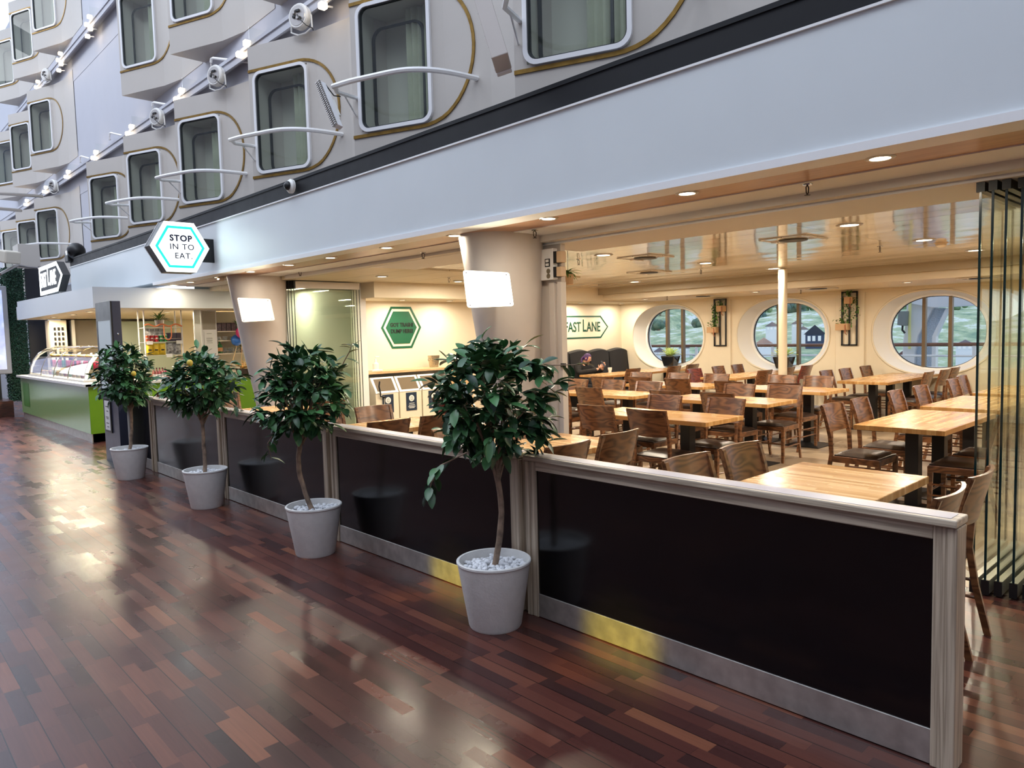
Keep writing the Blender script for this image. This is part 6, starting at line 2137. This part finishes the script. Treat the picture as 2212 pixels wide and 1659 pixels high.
for k in range(3):
    x0 = 6.26 + k * 0.46
    t = thing('waste_bin', 'cream waste bin with slanted glass flap and navy label, %s of three' % ['left', 'middle', 'right'][k], 'bin', (x0 + 0.22, 10.05, 0), 0, 'waste bins')
    b = MB()
    prof_ = [(x0, 9.92, 0.0), (x0, 9.92, 0.68), (x0, 10.08, 0.93), (x0, 10.30, 0.93), (x0, 10.30, 0.0)]
    b.prism(prof_, (0.435, 0, 0)); b.build('body', mat('cream_bin_%d' % k, S(222, 214, 192), 0.5), t, bevel=0.003)
    f = Vector((0, -0.25, 0.16)).normalized() * 0.006
    c0, c1 = Vector((x0 + 0.0, 9.92, 0.68)), Vector((x0 + 0.0, 10.08, 0.93))
    def pt(u, v, o_=1.0):
        return c0.lerp(c1, v) + Vector((0.435 * u, 0, 0)) + f * o_
    b = MB(); b.ring([pt(0, 0), pt(1, 0), pt(1, 1), pt(0, 1)], [pt(.1, .12), pt(.9, .12), pt(.9, .9), pt(.1, .9)], f); b.build('flap_frame', white_trim, t)
    b = MB(); b.quad(pt(.1, .12, 1.3), pt(.9, .12, 1.3), pt(.9, .9, 1.3), pt(.1, .9, 1.3)); b.build('flap', mat('grey_brown_flap_%d' % k, S(112, 100, 84), 0.15, spec=0.6), t)
    xm = x0 + 0.225
    b = MB(); b.box(xm - 0.105, xm + 0.105, 9.912, 9.92, 0.36, 0.66); b.build('label_card', label_navy, t)
    b = MB(); M = Matrix.Translation((xm, 9.911, 0.565)) @ Matrix.Rotation(math.radians(90), 4, 'X'); b.lathe([(0, 0), (0.052, 0), (0.052, 0.003), (0, 0.003)], 24, M=M); b.build('label_disc', white_plastic, t)
    b = MB()
    if k == 2:
        b.hexa([(xm - .012, 9.905, .535), (xm + .012, 9.905, .535), (xm + .012, 9.907, .535), (xm - .012, 9.907, .535)], [(xm - .02, 9.905, .595), (xm + .02, 9.905, .595), (xm + .02, 9.907, .595), (xm - .02, 9.907, .595)])
    else:
        b.ring([(xm - .018, 9.905, .535), (xm + .018, 9.905, .535), (xm + .018, 9.905, .59), (xm - .018, 9.905, .59)], [(xm - .013, 9.905, .54), (xm + .013, 9.905, .54), (xm + .013, 9.905, .585), (xm - .013, 9.905, .585)], (0, 0.002, 0))
    b.build('pictogram', black_paint, t)
    b = MB()
    for z, w_ in ((0.475, 0.05), (0.445, 0.06), (0.42, 0.07), (0.40, 0.05)):
        b.box(xm - w_, xm + w_, 9.908, 9.912, z, z + 0.009)
    b.build('label_print', white_plastic, t)
t = thing('small_bin', 'narrow bin with a white liner and small navy label, right of the three bins', 'bin', (7.80, 10.05, 0))
b = MB(); b.box(7.66, 7.84, 9.95, 10.07, 0, 0.62); b.build('body', cream2, t)
b = MB(); b.box(7.68, 7.82, 9.942, 9.95, 0.2, 0.52); b.build('label_card', label_navy, t)
b = MB()
rr = random.Random(1)
for i in range(14):
    b.ball((7.75 + rr.uniform(-.06, .06), 10.0 + rr.uniform(-.03, .03), 0.62 + rr.uniform(0, .14)), 0.05, 8, 6, (1, .8, 1.1))
b.build('liner', mat('white_bin_liner', S(226, 220, 206), 0.6), t, smooth=True)
t = thing('soap_dispenser', 'white pump dispenser at the left end of the waste shelf', 'dispenser', (6.52, 10.3, 1.03))
b = MB(); b.lathe([(0, 0), (0.05, 0), (0.052, 0.12), (0.02, 0.15), (0.015, 0.2), (0, 0.2)], 16); b.build('bottle', white_plastic, t, smooth=True, world=False)
b = MB(); b.tube([(0, 0, 0.19), (0, 0, 0.235), (0.07, 0, 0.232)], 0.009, 6); b.build('pump', white_plastic, t, world=False)
b = MB(); b.box(-0.08, 0.12, -0.08, 0.06, 0.0, 0.03); o = b.build('napkin_pile', white_plastic, bevel=0.008); o.location = (6.42, 10.2, 1.0305); tag(o, 'low white napkin pile in front of the pump dispenser', 'napkins')
t = thing('metal_bucket', 'small shiny metal bucket on the right part of the waste shelf', 'bucket', (7.72, 10.3, 1.03))
b = MB(); b.lathe([(0, 0), (0.078, 0), (0.108, 0.21), (0.104, 0.21), (0.074, 0.006), (0, 0.006)], 24); b.build('pail', mat('hammered_tin', S(206, 200, 180), 0.25, metal=1, bump=0.5, bscale=60), t, smooth=True, world=False)
b = MB(); b.tube([(-0.107, 0, 0.17), (-0.125, 0, 0.15), (-0.12, 0, 0.13), (-0.10, 0, 0.12)], 0.006, 6); b.tube([(0.107, 0, 0.17), (0.125, 0, 0.15), (0.12, 0, 0.13), (0.10, 0, 0.12)], 0.006, 6); b.build('handle', chrome, t, world=False)
t = thing('walking_stick', 'black folded walking stick hanging on the left waste bin', 'stick', (6.33, 9.9, 0.3))
b = MB(); b.tube([(6.33, 9.9, 0.88), (6.31, 9.895, 0.80), (6.33, 9.89, 0.70), (6.33, 9.885, 0.64), (6.40, 9.885, 0.63)], 0.014, 7); b.build('handle', black_plastic, t, smooth=True)
b = MB(); b.tube([(6.40, 9.885, 0.63), (6.39, 9.885, 0.35)], 0.007, 6); b.build('shaft', satin, t)
b = MB(); b.cbox((6.395, 9.885, 0.40), (0.025, 0.025, 0.03)); b.cbox((6.40, 9.885, 0.62), (0.03, 0.03, 0.03)); b.build('joint', black_plastic, t)

# ------------------------------------------------------------------ parked glass wall panels


def glass_panel(x0, x1, y, label, group, light_rail=False, ztop=2.445):
    t = thing('glass_wall_panel', label, 'glass panel', ((x0 + x1) / 2, y, 0.0), 0, group)
    b = MB(); b.quad((x0 + 0.006, y, 0.09), (x1 - 0.006, y, 0.09), (x1 - 0.006, y, ztop - 0.11), (x0 + 0.006, y, ztop - 0.11)); b.build('pane', green_glass, t)
    b = MB(); b.box(x0, x0 + 0.006, y - 0.006, y + 0.006, 0.09, ztop - 0.11); b.box(x1 - 0.006, x1, y - 0.006, y + 0.006, 0.09, ztop - 0.11); b.build('glass_edge', glass_edge, t)
    b = MB(); b.box(x0 + 0.01, x1 - 0.01, y - 0.018, y + 0.018, 0.012, 0.092); b.build('bottom_rail', satin, t)
    b = MB(); b.box(x0 - 0.002, x0 + 0.012, y - 0.019, y + 0.019, 0.008, 0.095); b.build('rail_end_cap', black_plastic, t)
    b = MB(); b.box(x0 + 0.01, x1 - 0.01, y - 0.019, y + 0.019, ztop - 0.11, ztop - 0.012); b.build('top_rail', beige_box if light_rail else black_paint, t)
    b = MB(); b.box(x0 - 0.004, x0 + 0.02, y - 0.021, y + 0.021, ztop - 0.115, ztop - 0.004); b.box(x0 + 0.01, x0 + 0.03, y - 0.005, y + 0.035, ztop - 0.012, ztop); b.build('top_clamp', black_plastic, t)
    b = MB(); b.tube([(x0 + 0.01, y - 0.012, ztop - 0.004), (x0 + 0.01, y + 0.012, ztop - 0.004)], 0.006, 6); b.build('roller', chrome, t)


for k, (y, x0) in enumerate(((1.215, 4.80), (1.155, 4.80), (1.095, 4.82), (1.025, 4.84), (0.965, 4.86), (0.905, 4.88))):
    glass_panel(x0, x0 + 0.98, y, 'parked clear glass wall panel at the right edge, %s from the left' % ['first', 'second', 'third', 'fourth', 'fifth', 'sixth'][k], 'parked glass wall panels at the right')
for k, (y, x0) in enumerate(((9.93, 4.82), (9.88, 4.83), (9.83, 4.85), (9.78, 4.87))):
    glass_panel(x0, x0 + 1.08, y, 'parked glass wall panel left of the trash sign, %s' % ['farthest of four', 'third from the front', 'second from the front', 'front one with the beige top rail'][k], 'parked glass wall panels beside the far column', k == 3, 2.434)

# ------------------------------------------------------------------ ceiling equipment
C1 = 'downlights in the glossy ceiling'
q_l = [(8.42, 5.25, 'nearer one left of the post'), (10.2, 5.22, 'left of the post top, far one'), (10.45, 7.95, 'nearest to the wall sign'),
       (6.43, 2.6, 'largest looking, right of the post'), (8.3, 2.6, 'middle one of the right hand row'), (10.1, 2.6, 'far one of the right hand row behind the glass'),
       (6.4, 5.3, 'above the front row table'), (6.4, 7.9, 'behind the jamb'), (8.4, 7.9, 'between the jamb and the wall sign'), (6.4, 0.0, 'outside the frame on the right'), (9.3, 0.0, 'outside the frame on the far right')]
for k, (x, y, w_) in enumerate(q_l):
    ceiling_lamp(x, y, 2.453, 'round downlight in the glossy ceiling, ' + w_, C1, 0.075, 43)
for k, (x, y) in enumerate(((12.03, 8.9), (11.95, 6.45), (11.95, 3.97), (12.4, 1.4))):
    ceiling_lamp(x, y, 2.218, 'downlight in the low soffit above the %s porthole' % ['left hand', 'middle', 'right hand', 'hidden'][k], 'downlights in the low soffit', 0.05, 24, name='eyelid_light')
for k, (x, y) in enumerate(((7.0, 10.15), (8.0, 10.15), (10.2, 10.25), (11.6, 10.25), (12.9, 10.2))):
    ceiling_lamp(x, y, 2.198, 'downlight in the sign wall soffit, %s' % ['above the dispenser', 'right of the trash sign', 'left of the wall lane sign', 'above the wall lane sign', 'in the corner by the porthole'][k], 'downlights in the sign wall soffit', 0.045, 15)
for k, (x, y) in enumerate(((5.6, 8.6), (7.2, 8.9), (5.6, 11.5), (7.4, 11.5))):
    ceiling_lamp(x, y, 2.428, 'downlight in the tiled ceiling, %s' % ['near the glass stack', 'in front of the trash sign', 'behind the far column', 'deep behind the far column'][k], 'downlights in the tiled ceiling', 0.06, 24)


def vent(x, y, z, label, group='air vents with loudspeaker'):
    t = thing('ceiling_vent', label, 'ceiling vent', (x, y, z), 0, group)
    b = MB(); b.box(-0.24, 0.24, -0.24, 0.24, -0.008, 0.0); b.build('plate', gloss_ceiling if z > 2.4 else cream, t, world=False)
    b = MB(); b.lathe([(0.0, -0.02), (0.13, -0.02), (0.14, -0.008), (0.0, -0.008)], 20); b.build('black_disc', black_plastic, t, world=False)
    for s in (-1, 1):
        b = MB(); b.box(-0.24, 0.24, s * 0.22 - 0.012, s * 0.22 + 0.012, -0.014, -0.008); b.box(-0.02, 0.02, s * 0.19 - 0.03, s * 0.19 + 0.03, -0.02, -0.008); b.build('air_slot', frame_white, t, world=False)


for x, y, z, l in ((7.05, 5.2, 2.453, 'ceiling vent with a black disc above the front row table'), (6.95, 3.35, 2.453, 'ceiling vent with a black disc in front of the white post top'),
                   (8.9, 6.5, 2.453, 'ceiling vent farther back, above the second row by the jamb'), (12.0, 5.35, 2.217, 'low soffit vent left of the right hand porthole'),
                   (12.1, 7.6, 2.217, 'low soffit vent between the left and middle portholes'), (11.9, 3.0, 2.217, 'low soffit vent behind the glass panels')):
    vent(x, y, z, l)


def sprinkler(x, y, z, label):
    t = thing('sprinkler', label, 'sprinkler', (x, y, z), 0, 'ceiling sprinklers')
    b = MB(); b.lathe([(0, -0.006), (0.028, -0.006), (0.03, 0.0), (0, 0.0)], 14); b.build('rosette', chrome, t, world=False)
    b = MB(); b.tube([(0, 0, -0.004), (0.018, 0, -0.02), (0.014, 0, -0.05), (0, 0, -0.062)], 0.004, 5); b.tube([(0, 0, -0.004), (-0.018, 0, -0.02), (-0.014, 0, -0.05), (0, 0, -0.062)], 0.004, 5)
    b.lathe([(0, -0.068), (0.018, -0.068), (0.018, -0.064), (0, -0.064)], 10); b.build('frame', mat('dark_bronze_%s' % len(label), S(70, 58, 50), 0.4, metal=0.6), t, world=False)


for px, py, z, l in ((1744, 398, 2.455, 'large looking sprinkler in the cream strip above the dining room'), (1155, 497, 2.46, 'sprinkler in the cream strip beside the near column'),
                     (914, 545, 2.47, 'sprinkler in the cream strip left of the near column'), (648, 585, 2.50, 'sprinkler in the cream strip right of the far column'),
                     (1250, 560, 2.453, 'sprinkler in the glossy ceiling next to the jamb'), (1901, 532, 2.453, 'sprinkler in the glossy ceiling by the right hand row'),
                     (1514, 582, 2.453, 'sprinkler in the glossy ceiling in the middle'), (1441, 640, 2.217, 'sprinkler in the low soffit above the left porthole'), (1730, 626, 2.217, 'sprinkler in the low soffit right of the post'), (970, 600, 2.43, 'sprinkler in the tiled ceiling right of the trash sign')):
    q = onplane(px, py, 2, z); sprinkler(q.x, q.y, z, l)
for px, py, z, l in ((2033, 525, 2.453, 'round smoke detector in the glossy ceiling by the glass panels'), (478, 600, 2.49, 'round smoke detector in the brown soffit left of the far column')):
    q = onplane(px, py, 2, z)
    t = thing('smoke_detector', l, 'smoke detector', (q.x, q.y, z), 0)
    b = MB(); b.lathe([(0, -0.045), (0.03, -0.045), (0.05, -0.03), (0.055, -0.008), (0.07, 0.0), (0, 0.0)], 20); b.build('housing', mat('ivory_plastic_%d' % px, S(226, 208, 180), 0.5), t, smooth=True, world=False)

# control box, sensors and square lamps on the jamb
xj = 4.775
q0, q1 = onplane(1174, 541, 0, xj), onplane(1205, 604, 0, xj)
t = thing('control_box', 'cream control box with a small display and two sockets at the jamb top', 'control box', (xj, (q0.y + q1.y) / 2, q1.z))
b = MB(); b.box(xj - 0.06, xj + 0.0, q1.y, q0.y, q1.z, q0.z); b.build('housing', cream2, t, bevel=0.004)
ymid = q1.y + (q0.y - q1.y) * 0.38; H_ = q0.z - q1.z
b = MB(); b.box(xj - 0.064, xj - 0.06, ymid - 0.03, ymid + 0.03, q1.z + H_ * 0.42, q1.z + H_ * 0.68); b.build('display', black_plastic, t)
b = MB(); b.box(xj - 0.067, xj - 0.064, ymid - 0.018, ymid + 0.018, q1.z + H_ * 0.57, q1.z + H_ * 0.65); b.box(xj - 0.067, xj - 0.064, ymid - 0.018, ymid + 0.018, q1.z + H_ * 0.45, q1.z + H_ * 0.53); b.build('digits', white_plastic, t)
b = MB()
for k in range(2):
    M = Matrix.Translation((xj - 0.061, ymid - 0.01, q1.z + H_ * (0.12 + 0.16 * k))) @ Matrix.Rotation(math.radians(-90), 4, 'Y'); b.lathe([(0, 0), (0.022, 0), (0.022, 0.005), (0, 0.005)], 16, M=M)
b.build('sockets', mat('taupe_socket', S(110, 100, 80), 0.5), t)
for k, (py0, py1) in enumerate(((545, 567), (578, 597))):
    q0, q1 = onplane(1207, py0, 0, xj), onplane(1223, py1, 0, xj)
    t = thing('jamb_sensor', 'small beige and black square device on the jamb edge, %s of two' % ['upper', 'lower'][k], 'sensor', (xj, (q0.y + q1.y) / 2, q1.z), 0, 'square devices on the jamb edge')
    b = MB(); b.box(xj - 0.07, xj, q1.y, q0.y - 0.035, q1.z, q0.z); b.build('cover', mat('tan_cover_%d' % k, S(206, 176, 140), 0.4), t, bevel=0.003)
    b = MB(); b.box(xj - 0.072, xj, q0.y - 0.035, q0.y, q1.z - 0.003, q0.z + 0.003); b.build('black_side', black_plastic, t)
for k, (py0, py1) in enumerate(((600, 620), (630, 650))):
    q0, q1 = onplane(1119, py0, 0, 4.66), onplane(1138, py1, 0, 4.66)
    t = thing('square_wall_lamp', 'small square bronze fronted lamp beside the near column, %s of two' % ['upper', 'lower'][k], 'wall lamp', (4.66, (q0.y + q1.y) / 2, q1.z), 0, 'square lamps beside the near column')
    b = MB(); b.box(4.60, 4.655, q1.y + 0.02, q0.y, q1.z, q0.z); b.build('front', mat('pale_bronze_%d' % k, S(200, 176, 150), 0.3, metal=0.6), t, bevel=0.003)
    b = MB(); b.box(4.61, 4.77, q1.y + 0.0, q1.y + 0.03, q1.z - 0.004, q0.z + 0.004); b.build('side', black_plastic, t)
t = thing('door_latch', 'small dark latch on the jamb edge above the sofa back', 'latch', tuple(onplane(1217, 789, 0, 4.775) - Vector((0, 0, 0.01))))
q = onplane(1217, 789, 0, 4.77); b = MB(); b.cbox(q, (0.02, 0.05, 0.035)); b.build('latch_plate', black_plastic, t)
# up and down wall sconces on the right-hand wall (seen mirrored in the glass)
for k, x in enumerate((6.6, 8.3, 10.0)):
    t = thing('wall_sconce', 'up and down wall sconce mirrored in the glass panels, %s' % ['first', 'second', 'third'][k], 'wall lamp', (x, -1.5, 1.6), 0, 'up and down sconces on the right wall')
    b = MB(); b.box(x - 0.06, x + 0.06, -1.5, -1.4, 1.58, 1.68); b.build('housing', cream2, t)
    area('sconce_up', (x, -1.44, 1.70), 0.07, 3, WARM, rot=(PI, 0, 0)); area('sconce_down', (x, -1.44, 1.56), 0.07, 3, WARM)

# ------------------------------------------------------------------ outside the portholes
t = thing('deck_railing', 'white outside deck railing with a brown handrail seen through the portholes', 'railing', (15.6, 6, -0.2))
b = MB(); b.tube([(15.6, -6, 1.17), (15.6, 18, 1.17)], 0.035, 8); b.build('handrail', mat('varnished_handrail', S(112, 70, 48), 0.4), t, smooth=True)
for z in (0.95, 0.72, 0.49, 0.26):
    b = MB(); b.tube([(15.6, -6, z), (15.6, 18, z)], 0.022, 6); b.build('rail', frame_white, t)
for k in range(13):
    b = MB(); b.box(15.58, 15.62, -6 + 2 * k - 0.03, -6 + 2 * k + 0.03, -0.2, 1.15); b.build('stanchion', frame_white, t)
b = MB(); b.box(13.9, 17.4, -8, 20, -0.3, -0.2); o = b.build('outer_deck', mat('green_deck_paint', S(110, 126, 118), 0.6)); tag(o, 'narrow outer deck below the portholes', 'deck'); rebase(o)
t = thing('davit_frame', 'big white slanted steel davit frame outside the right hand porthole', 'davit', (16.6, 5.0, -0.2))


def outline16(pts, x):
    return [onplane(1850 + a_ / 6.11, 600 + b_ / 6.11, 0, x) for a_, b_ in pts]


b = MB(); b.prism(outline16([(665, 150), (1000, 150), (1010, 400), (930, 560), (810, 770), (770, 1000), (745, 1750), (575, 1750), (610, 860), (655, 480)], 16.2), (0.4, 0, 0)); b.build('slanted_leg', frame_white, t, bevel=0.02)
b = MB(); b.prism(outline16([(660, 130), (1950, 130), (1950, 340), (1020, 392), (660, 330)], 16.1), (0.5, 0, 0)); b.build('cross_beam', frame_white, t)
b = MB(); b.prism(outline16([(1010, 400), (1180, 400), (1000, 770), (975, 1750), (780, 1750), (800, 800), (935, 560)], 16.3), (0.03, 0, 0)); b.build('perforated_web', mat('pale_blue_perforated_steel', S(176, 190, 206), 0.5, var=0.3, vscale=60), t)
b = MB(); b.prism(outline16([(1180, 400), (1215, 400), (1050, 775), (1035, 1750), (975, 1750), (1000, 770)], 16.15), (0.15, 0, 0)); b.build('web_flange', frame_white, t)
b = MB(); b.tube(outline16([(712, 220), (700, 560), (702, 940)], 16.1), 0.03, 8); b.build('yellow_tube', mat('pale_yellow_pipe', S(226, 222, 150), 0.4), t, smooth=True)
t = thing('deck_speaker_box', 'grey box on a bracket outside the right hand porthole', 'box', (16.1, 5.45, 1.45))
b = MB(); b.prism(outline16([(550, 440), (655, 440), (640, 635), (535, 625)], 15.9), (0.2, 0, 0)); b.build('box', mat('grey_green_box', S(130, 136, 132), 0.5), t, bevel=0.01)
b = MB(); b.tube(outline16([(610, 630), (605, 690), (640, 730)], 16.0), 0.02, 6); b.build('cable', black_plastic, t)
t = thing('life_raft_cradle', 'white ladder like frame outside the left hand porthole', 'frame', (15.3, 8.75, -0.2))
b = MB(); b.box(15.2, 15.24, 8.50, 8.54, -0.2, 1.1); b.box(15.2, 15.24, 8.9, 8.94, -0.2, 1.1)
for z in (0.6, 0.85, 1.06):
    b.box(15.2, 15.24, 8.5, 8.94, z, z + 0.04)
b.build('frame', frame_white, t)

hm, nt, p = newmat('wooded_hillside')
tc = nt.nodes.new('ShaderNodeTexCoord')
nz = nt.nodes.new('ShaderNodeTexNoise'); nz.inputs['Scale'].default_value = 0.11; nz.inputs['Detail'].default_value = 10; nz.inputs['Roughness'].default_value = 0.7
nt.links.new(tc.outputs['Object'], nz.inputs['Vector'])
nt.links.new(ramp(nt, nz.outputs['Fac'], [(0.28, S(84, 112, 104)), (0.42, S(124, 150, 122)), (0.52, S(168, 182, 146)), (0.60, S(214, 220, 218)), (0.70, S(116, 140, 134))]), p.inputs['Base Color'])
p.inputs['Roughness'].default_value = 1.0


def hill_z(x, y):
    u = (x - 90) / 320
    base = -12 + 26 * min(1, max(0, u)) ** 0.8
    return base + 2.4 * math.sin(x * 0.045 + y * 0.03) + 1.8 * math.sin(y * 0.06 - x * 0.02) + (5 if y > 180 else 0) * 1.0


b = MB(); b.grid(lambda u, v: (90 + 420 * u, -60 + 460 * v, hill_z(90 + 420 * u, -60 + 460 * v)), 50, 50)
o = b.build('hillside', hm, smooth=True); tag(o, 'green wooded hillside across the water', 'hill', kind='structure')
b = MB(); b.box(16.5, 140, -80, 420, -12.5, -12); o = b.build('sea', mat('grey_blue_sea', S(96, 120, 140), 0.15)); tag(o, 'grey blue water below the hillside', 'sea', kind='structure')
rnd = random.Random(12)
tree_m = [mat('far_tree_%d' % k, c, 0.9, var=0.4, vscale=0.4) for k, c in enumerate((S(84, 112, 96), S(112, 140, 102), S(98, 124, 122)))]
tb = []
for k in range(3):
    b = MB()
    rr = random.Random(k)
    for i in range(14):
        b.ball((rr.uniform(-2.2, 2.2), rr.uniform(-2.2, 2.2), 1.6 + rr.uniform(0, 3.0)), rr.uniform(0.9, 1.6), 8, 6)
    crown = b.mesh('crown', tree_m[k], True)
    b = MB(); b.tube([(0, 0, -2), (0, 0, 3)], 0.35, 6)
    tb.append((crown, b.mesh('trunk', bark)))
for i in range(70):
    x = rnd.uniform(240, 430); y = x * rnd.uniform(0.22, 0.82)
    t = thing('distant_tree', 'rounded tree on the hillside across the water, one of a wood', 'tree', (x, y, hill_z(x, y)), 0, 'trees on the hillside')
    for nm, me in zip(('crown', 'trunk'), tb[i % 3]):
        o = D.objects.new(nm, me); COL.objects.link(o); o.parent = t
    t.scale = (1, 1, 1)


def house(px, py, dist, w_, h_, wall_c, roof_c, label):
    d = ray(px, py); d = d / d.length
    q = CAM + d * dist
    t = thing('distant_house', label, 'house', (q.x, q.y, q.z - h_ / 2), math.atan2(d.y, d.x), 'houses on the hillside')
    b = MB(); b.box(-w_ / 2, w_ / 2, -w_ / 2, w_ / 2, -4, h_ * 0.55); b.build('walls', mat('house_wall', wall_c, 0.8), t, world=False)
    b = MB(); b.prism([(-w_ * .55, -w_ * .6, h_ * .5), (-w_ * .55, w_ * .6, h_ * .5), (-w_ * .55, 0, h_)], (w_ * 1.1, 0, 0)); b.build('roof', mat('house_roof', roof_c, 0.8), t, world=False)
    for yy in (-0.25, 0.05, 0.3):
        b = MB(); b.box(-w_ / 2 - 0.05, -w_ / 2, w_ * yy - w_ * .08, w_ * yy + w_ * .08, h_ * .15, h_ * .42); b.build('window', white_trim, t, world=False)


house(1760, 722, 150, 3.3, 3.6, S(60, 70, 96), S(44, 48, 64), 'small dark gabled house with white windows on the slope behind the middle porthole')
house(1650, 742, 140, 2.6, 2.2, S(220, 224, 230), S(170, 140, 130), 'pale house with a pinkish roof left of the post')
house(1512, 768, 130, 2.2, 1.6, S(220, 224, 230), S(90, 96, 110), 'pale low house seen behind the left hand porthole')
house(1960, 765, 130, 2.2, 2.0, S(150, 60, 60), S(90, 60, 60), 'small red house behind the left edge of the right hand porthole')

more = ((1425, 760, 128, 2.0, 1.5), (1478, 752, 150, 2.0, 1.4), (1668, 705, 190, 3.0, 2.2), (1722, 700, 200, 2.6, 2.0), (1735, 712, 180, 2.2, 1.6), (2085, 745, 130, 2.4, 1.6), (2010, 735, 150, 2.0, 1.5))
for k, (px, py, dd, w_, h_) in enumerate(more):
    house(px, py, dd, w_, h_, S(216, 220, 226), S(120, 110, 116), 'tiny pale house across the water, %s' % ['low behind the left porthole', 'at the left porthole', 'high left of the post', 'right of the post', 'left of the dark gabled house', 'low behind the right hand porthole pane', 'behind the right hand porthole, middle'][k])

# ------------------------------------------------------------------ pieces that belong to a part go one level deeper
RULES = {
    'cabin_bay': [('gasket', 'window_frame'), ('pane', 'window_frame'), ('rail_bracket', 'curved_rail'), ('curtain', 'cabin_interior'), ('inner_frame', 'cabin_interior')],
    'dining_table': [('base_plate', 'pedestal')],
    'dining_chair': [('side_stretcher', 'leg'), ('front_stretcher', 'leg')],
    'partition_screen': [('cap_inlay', 'cap'), ('kick_plate', 'panel')],
    'waste_bin': [('flap', 'flap_frame'), ('label_disc', 'label_card'), ('pictogram', 'label_card'), ('label_print', 'label_card')],
    'glass_wall_panel': [('glass_edge', 'pane'), ('rail_end_cap', 'bottom_rail'), ('top_clamp', 'top_rail'), ('roller', 'top_rail')],
    'window': [('gasket', 'pane_frame'), ('pane', 'pane_frame'), ('mullion', 'pane_frame')],
    'column_light': [('screw', 'diffuser')],
    'wash_lamp': [('back_plate', 'housing'), ('terminal_block', 'housing'), ('cable', 'housing')],
    'menu_totem': [('display', 'front_frame'), ('notice_paper', 'notice_frame'), ('notice_print', 'notice_frame'), ('lock', 'body')],
    'food_display_case': [('pane_joint', 'curved_pane')],
    'snack_rack': [('price_card', 'shelf'), ('guard_wire', 'shelf')],
    'pillar_cabinet': [('notice_print', 'notice')],
    'hexagon_sign': [('outline', 'face'), ('lettering', 'face'), ('back_rim', 'case')],
    'lane_sign': [('lettering', 'face')],
    'trash_sign': [('lettering', 'face')],
    'service_counter': [('recess', 'front_panel')],
    'slotted_locker': [('slot', 'body')],
    'control_box': [('digits', 'display')],
    'plant_trellis': [('strap', 'planter_box')],
    'potted_citrus_tree': [('lemon', 'foliage')],
    'twin_wall_lamp': [('arm', 'lamp_head')],
    'walking_stick': [('joint', 'shaft')],
    'ceiling_vent': [('black_disc', 'plate'), ('air_slot', 'plate')],
}


def stem_(n):
    n = n.rsplit('.', 1)[0] if '.' in n else n
    return n


for t in [o for o in SC.objects if o.parent is None]:
    st = stem_(t.name)
    if st.startswith('window_'):
        st = 'window'
    if st not in RULES:
        continue
    kids = sorted([c for c in t.children], key=lambda c: c.name)
    for child, par in RULES[st]:
        cs = [c for c in kids if stem_(c.name) == child and c.parent == t]
        ps = [c for c in kids if stem_(c.name) == par]
        if not ps:
            continue
        for i, c in enumerate(cs):
            c.parent = ps[min(i, len(ps) - 1)] if len(cs) > 1 else ps[0]
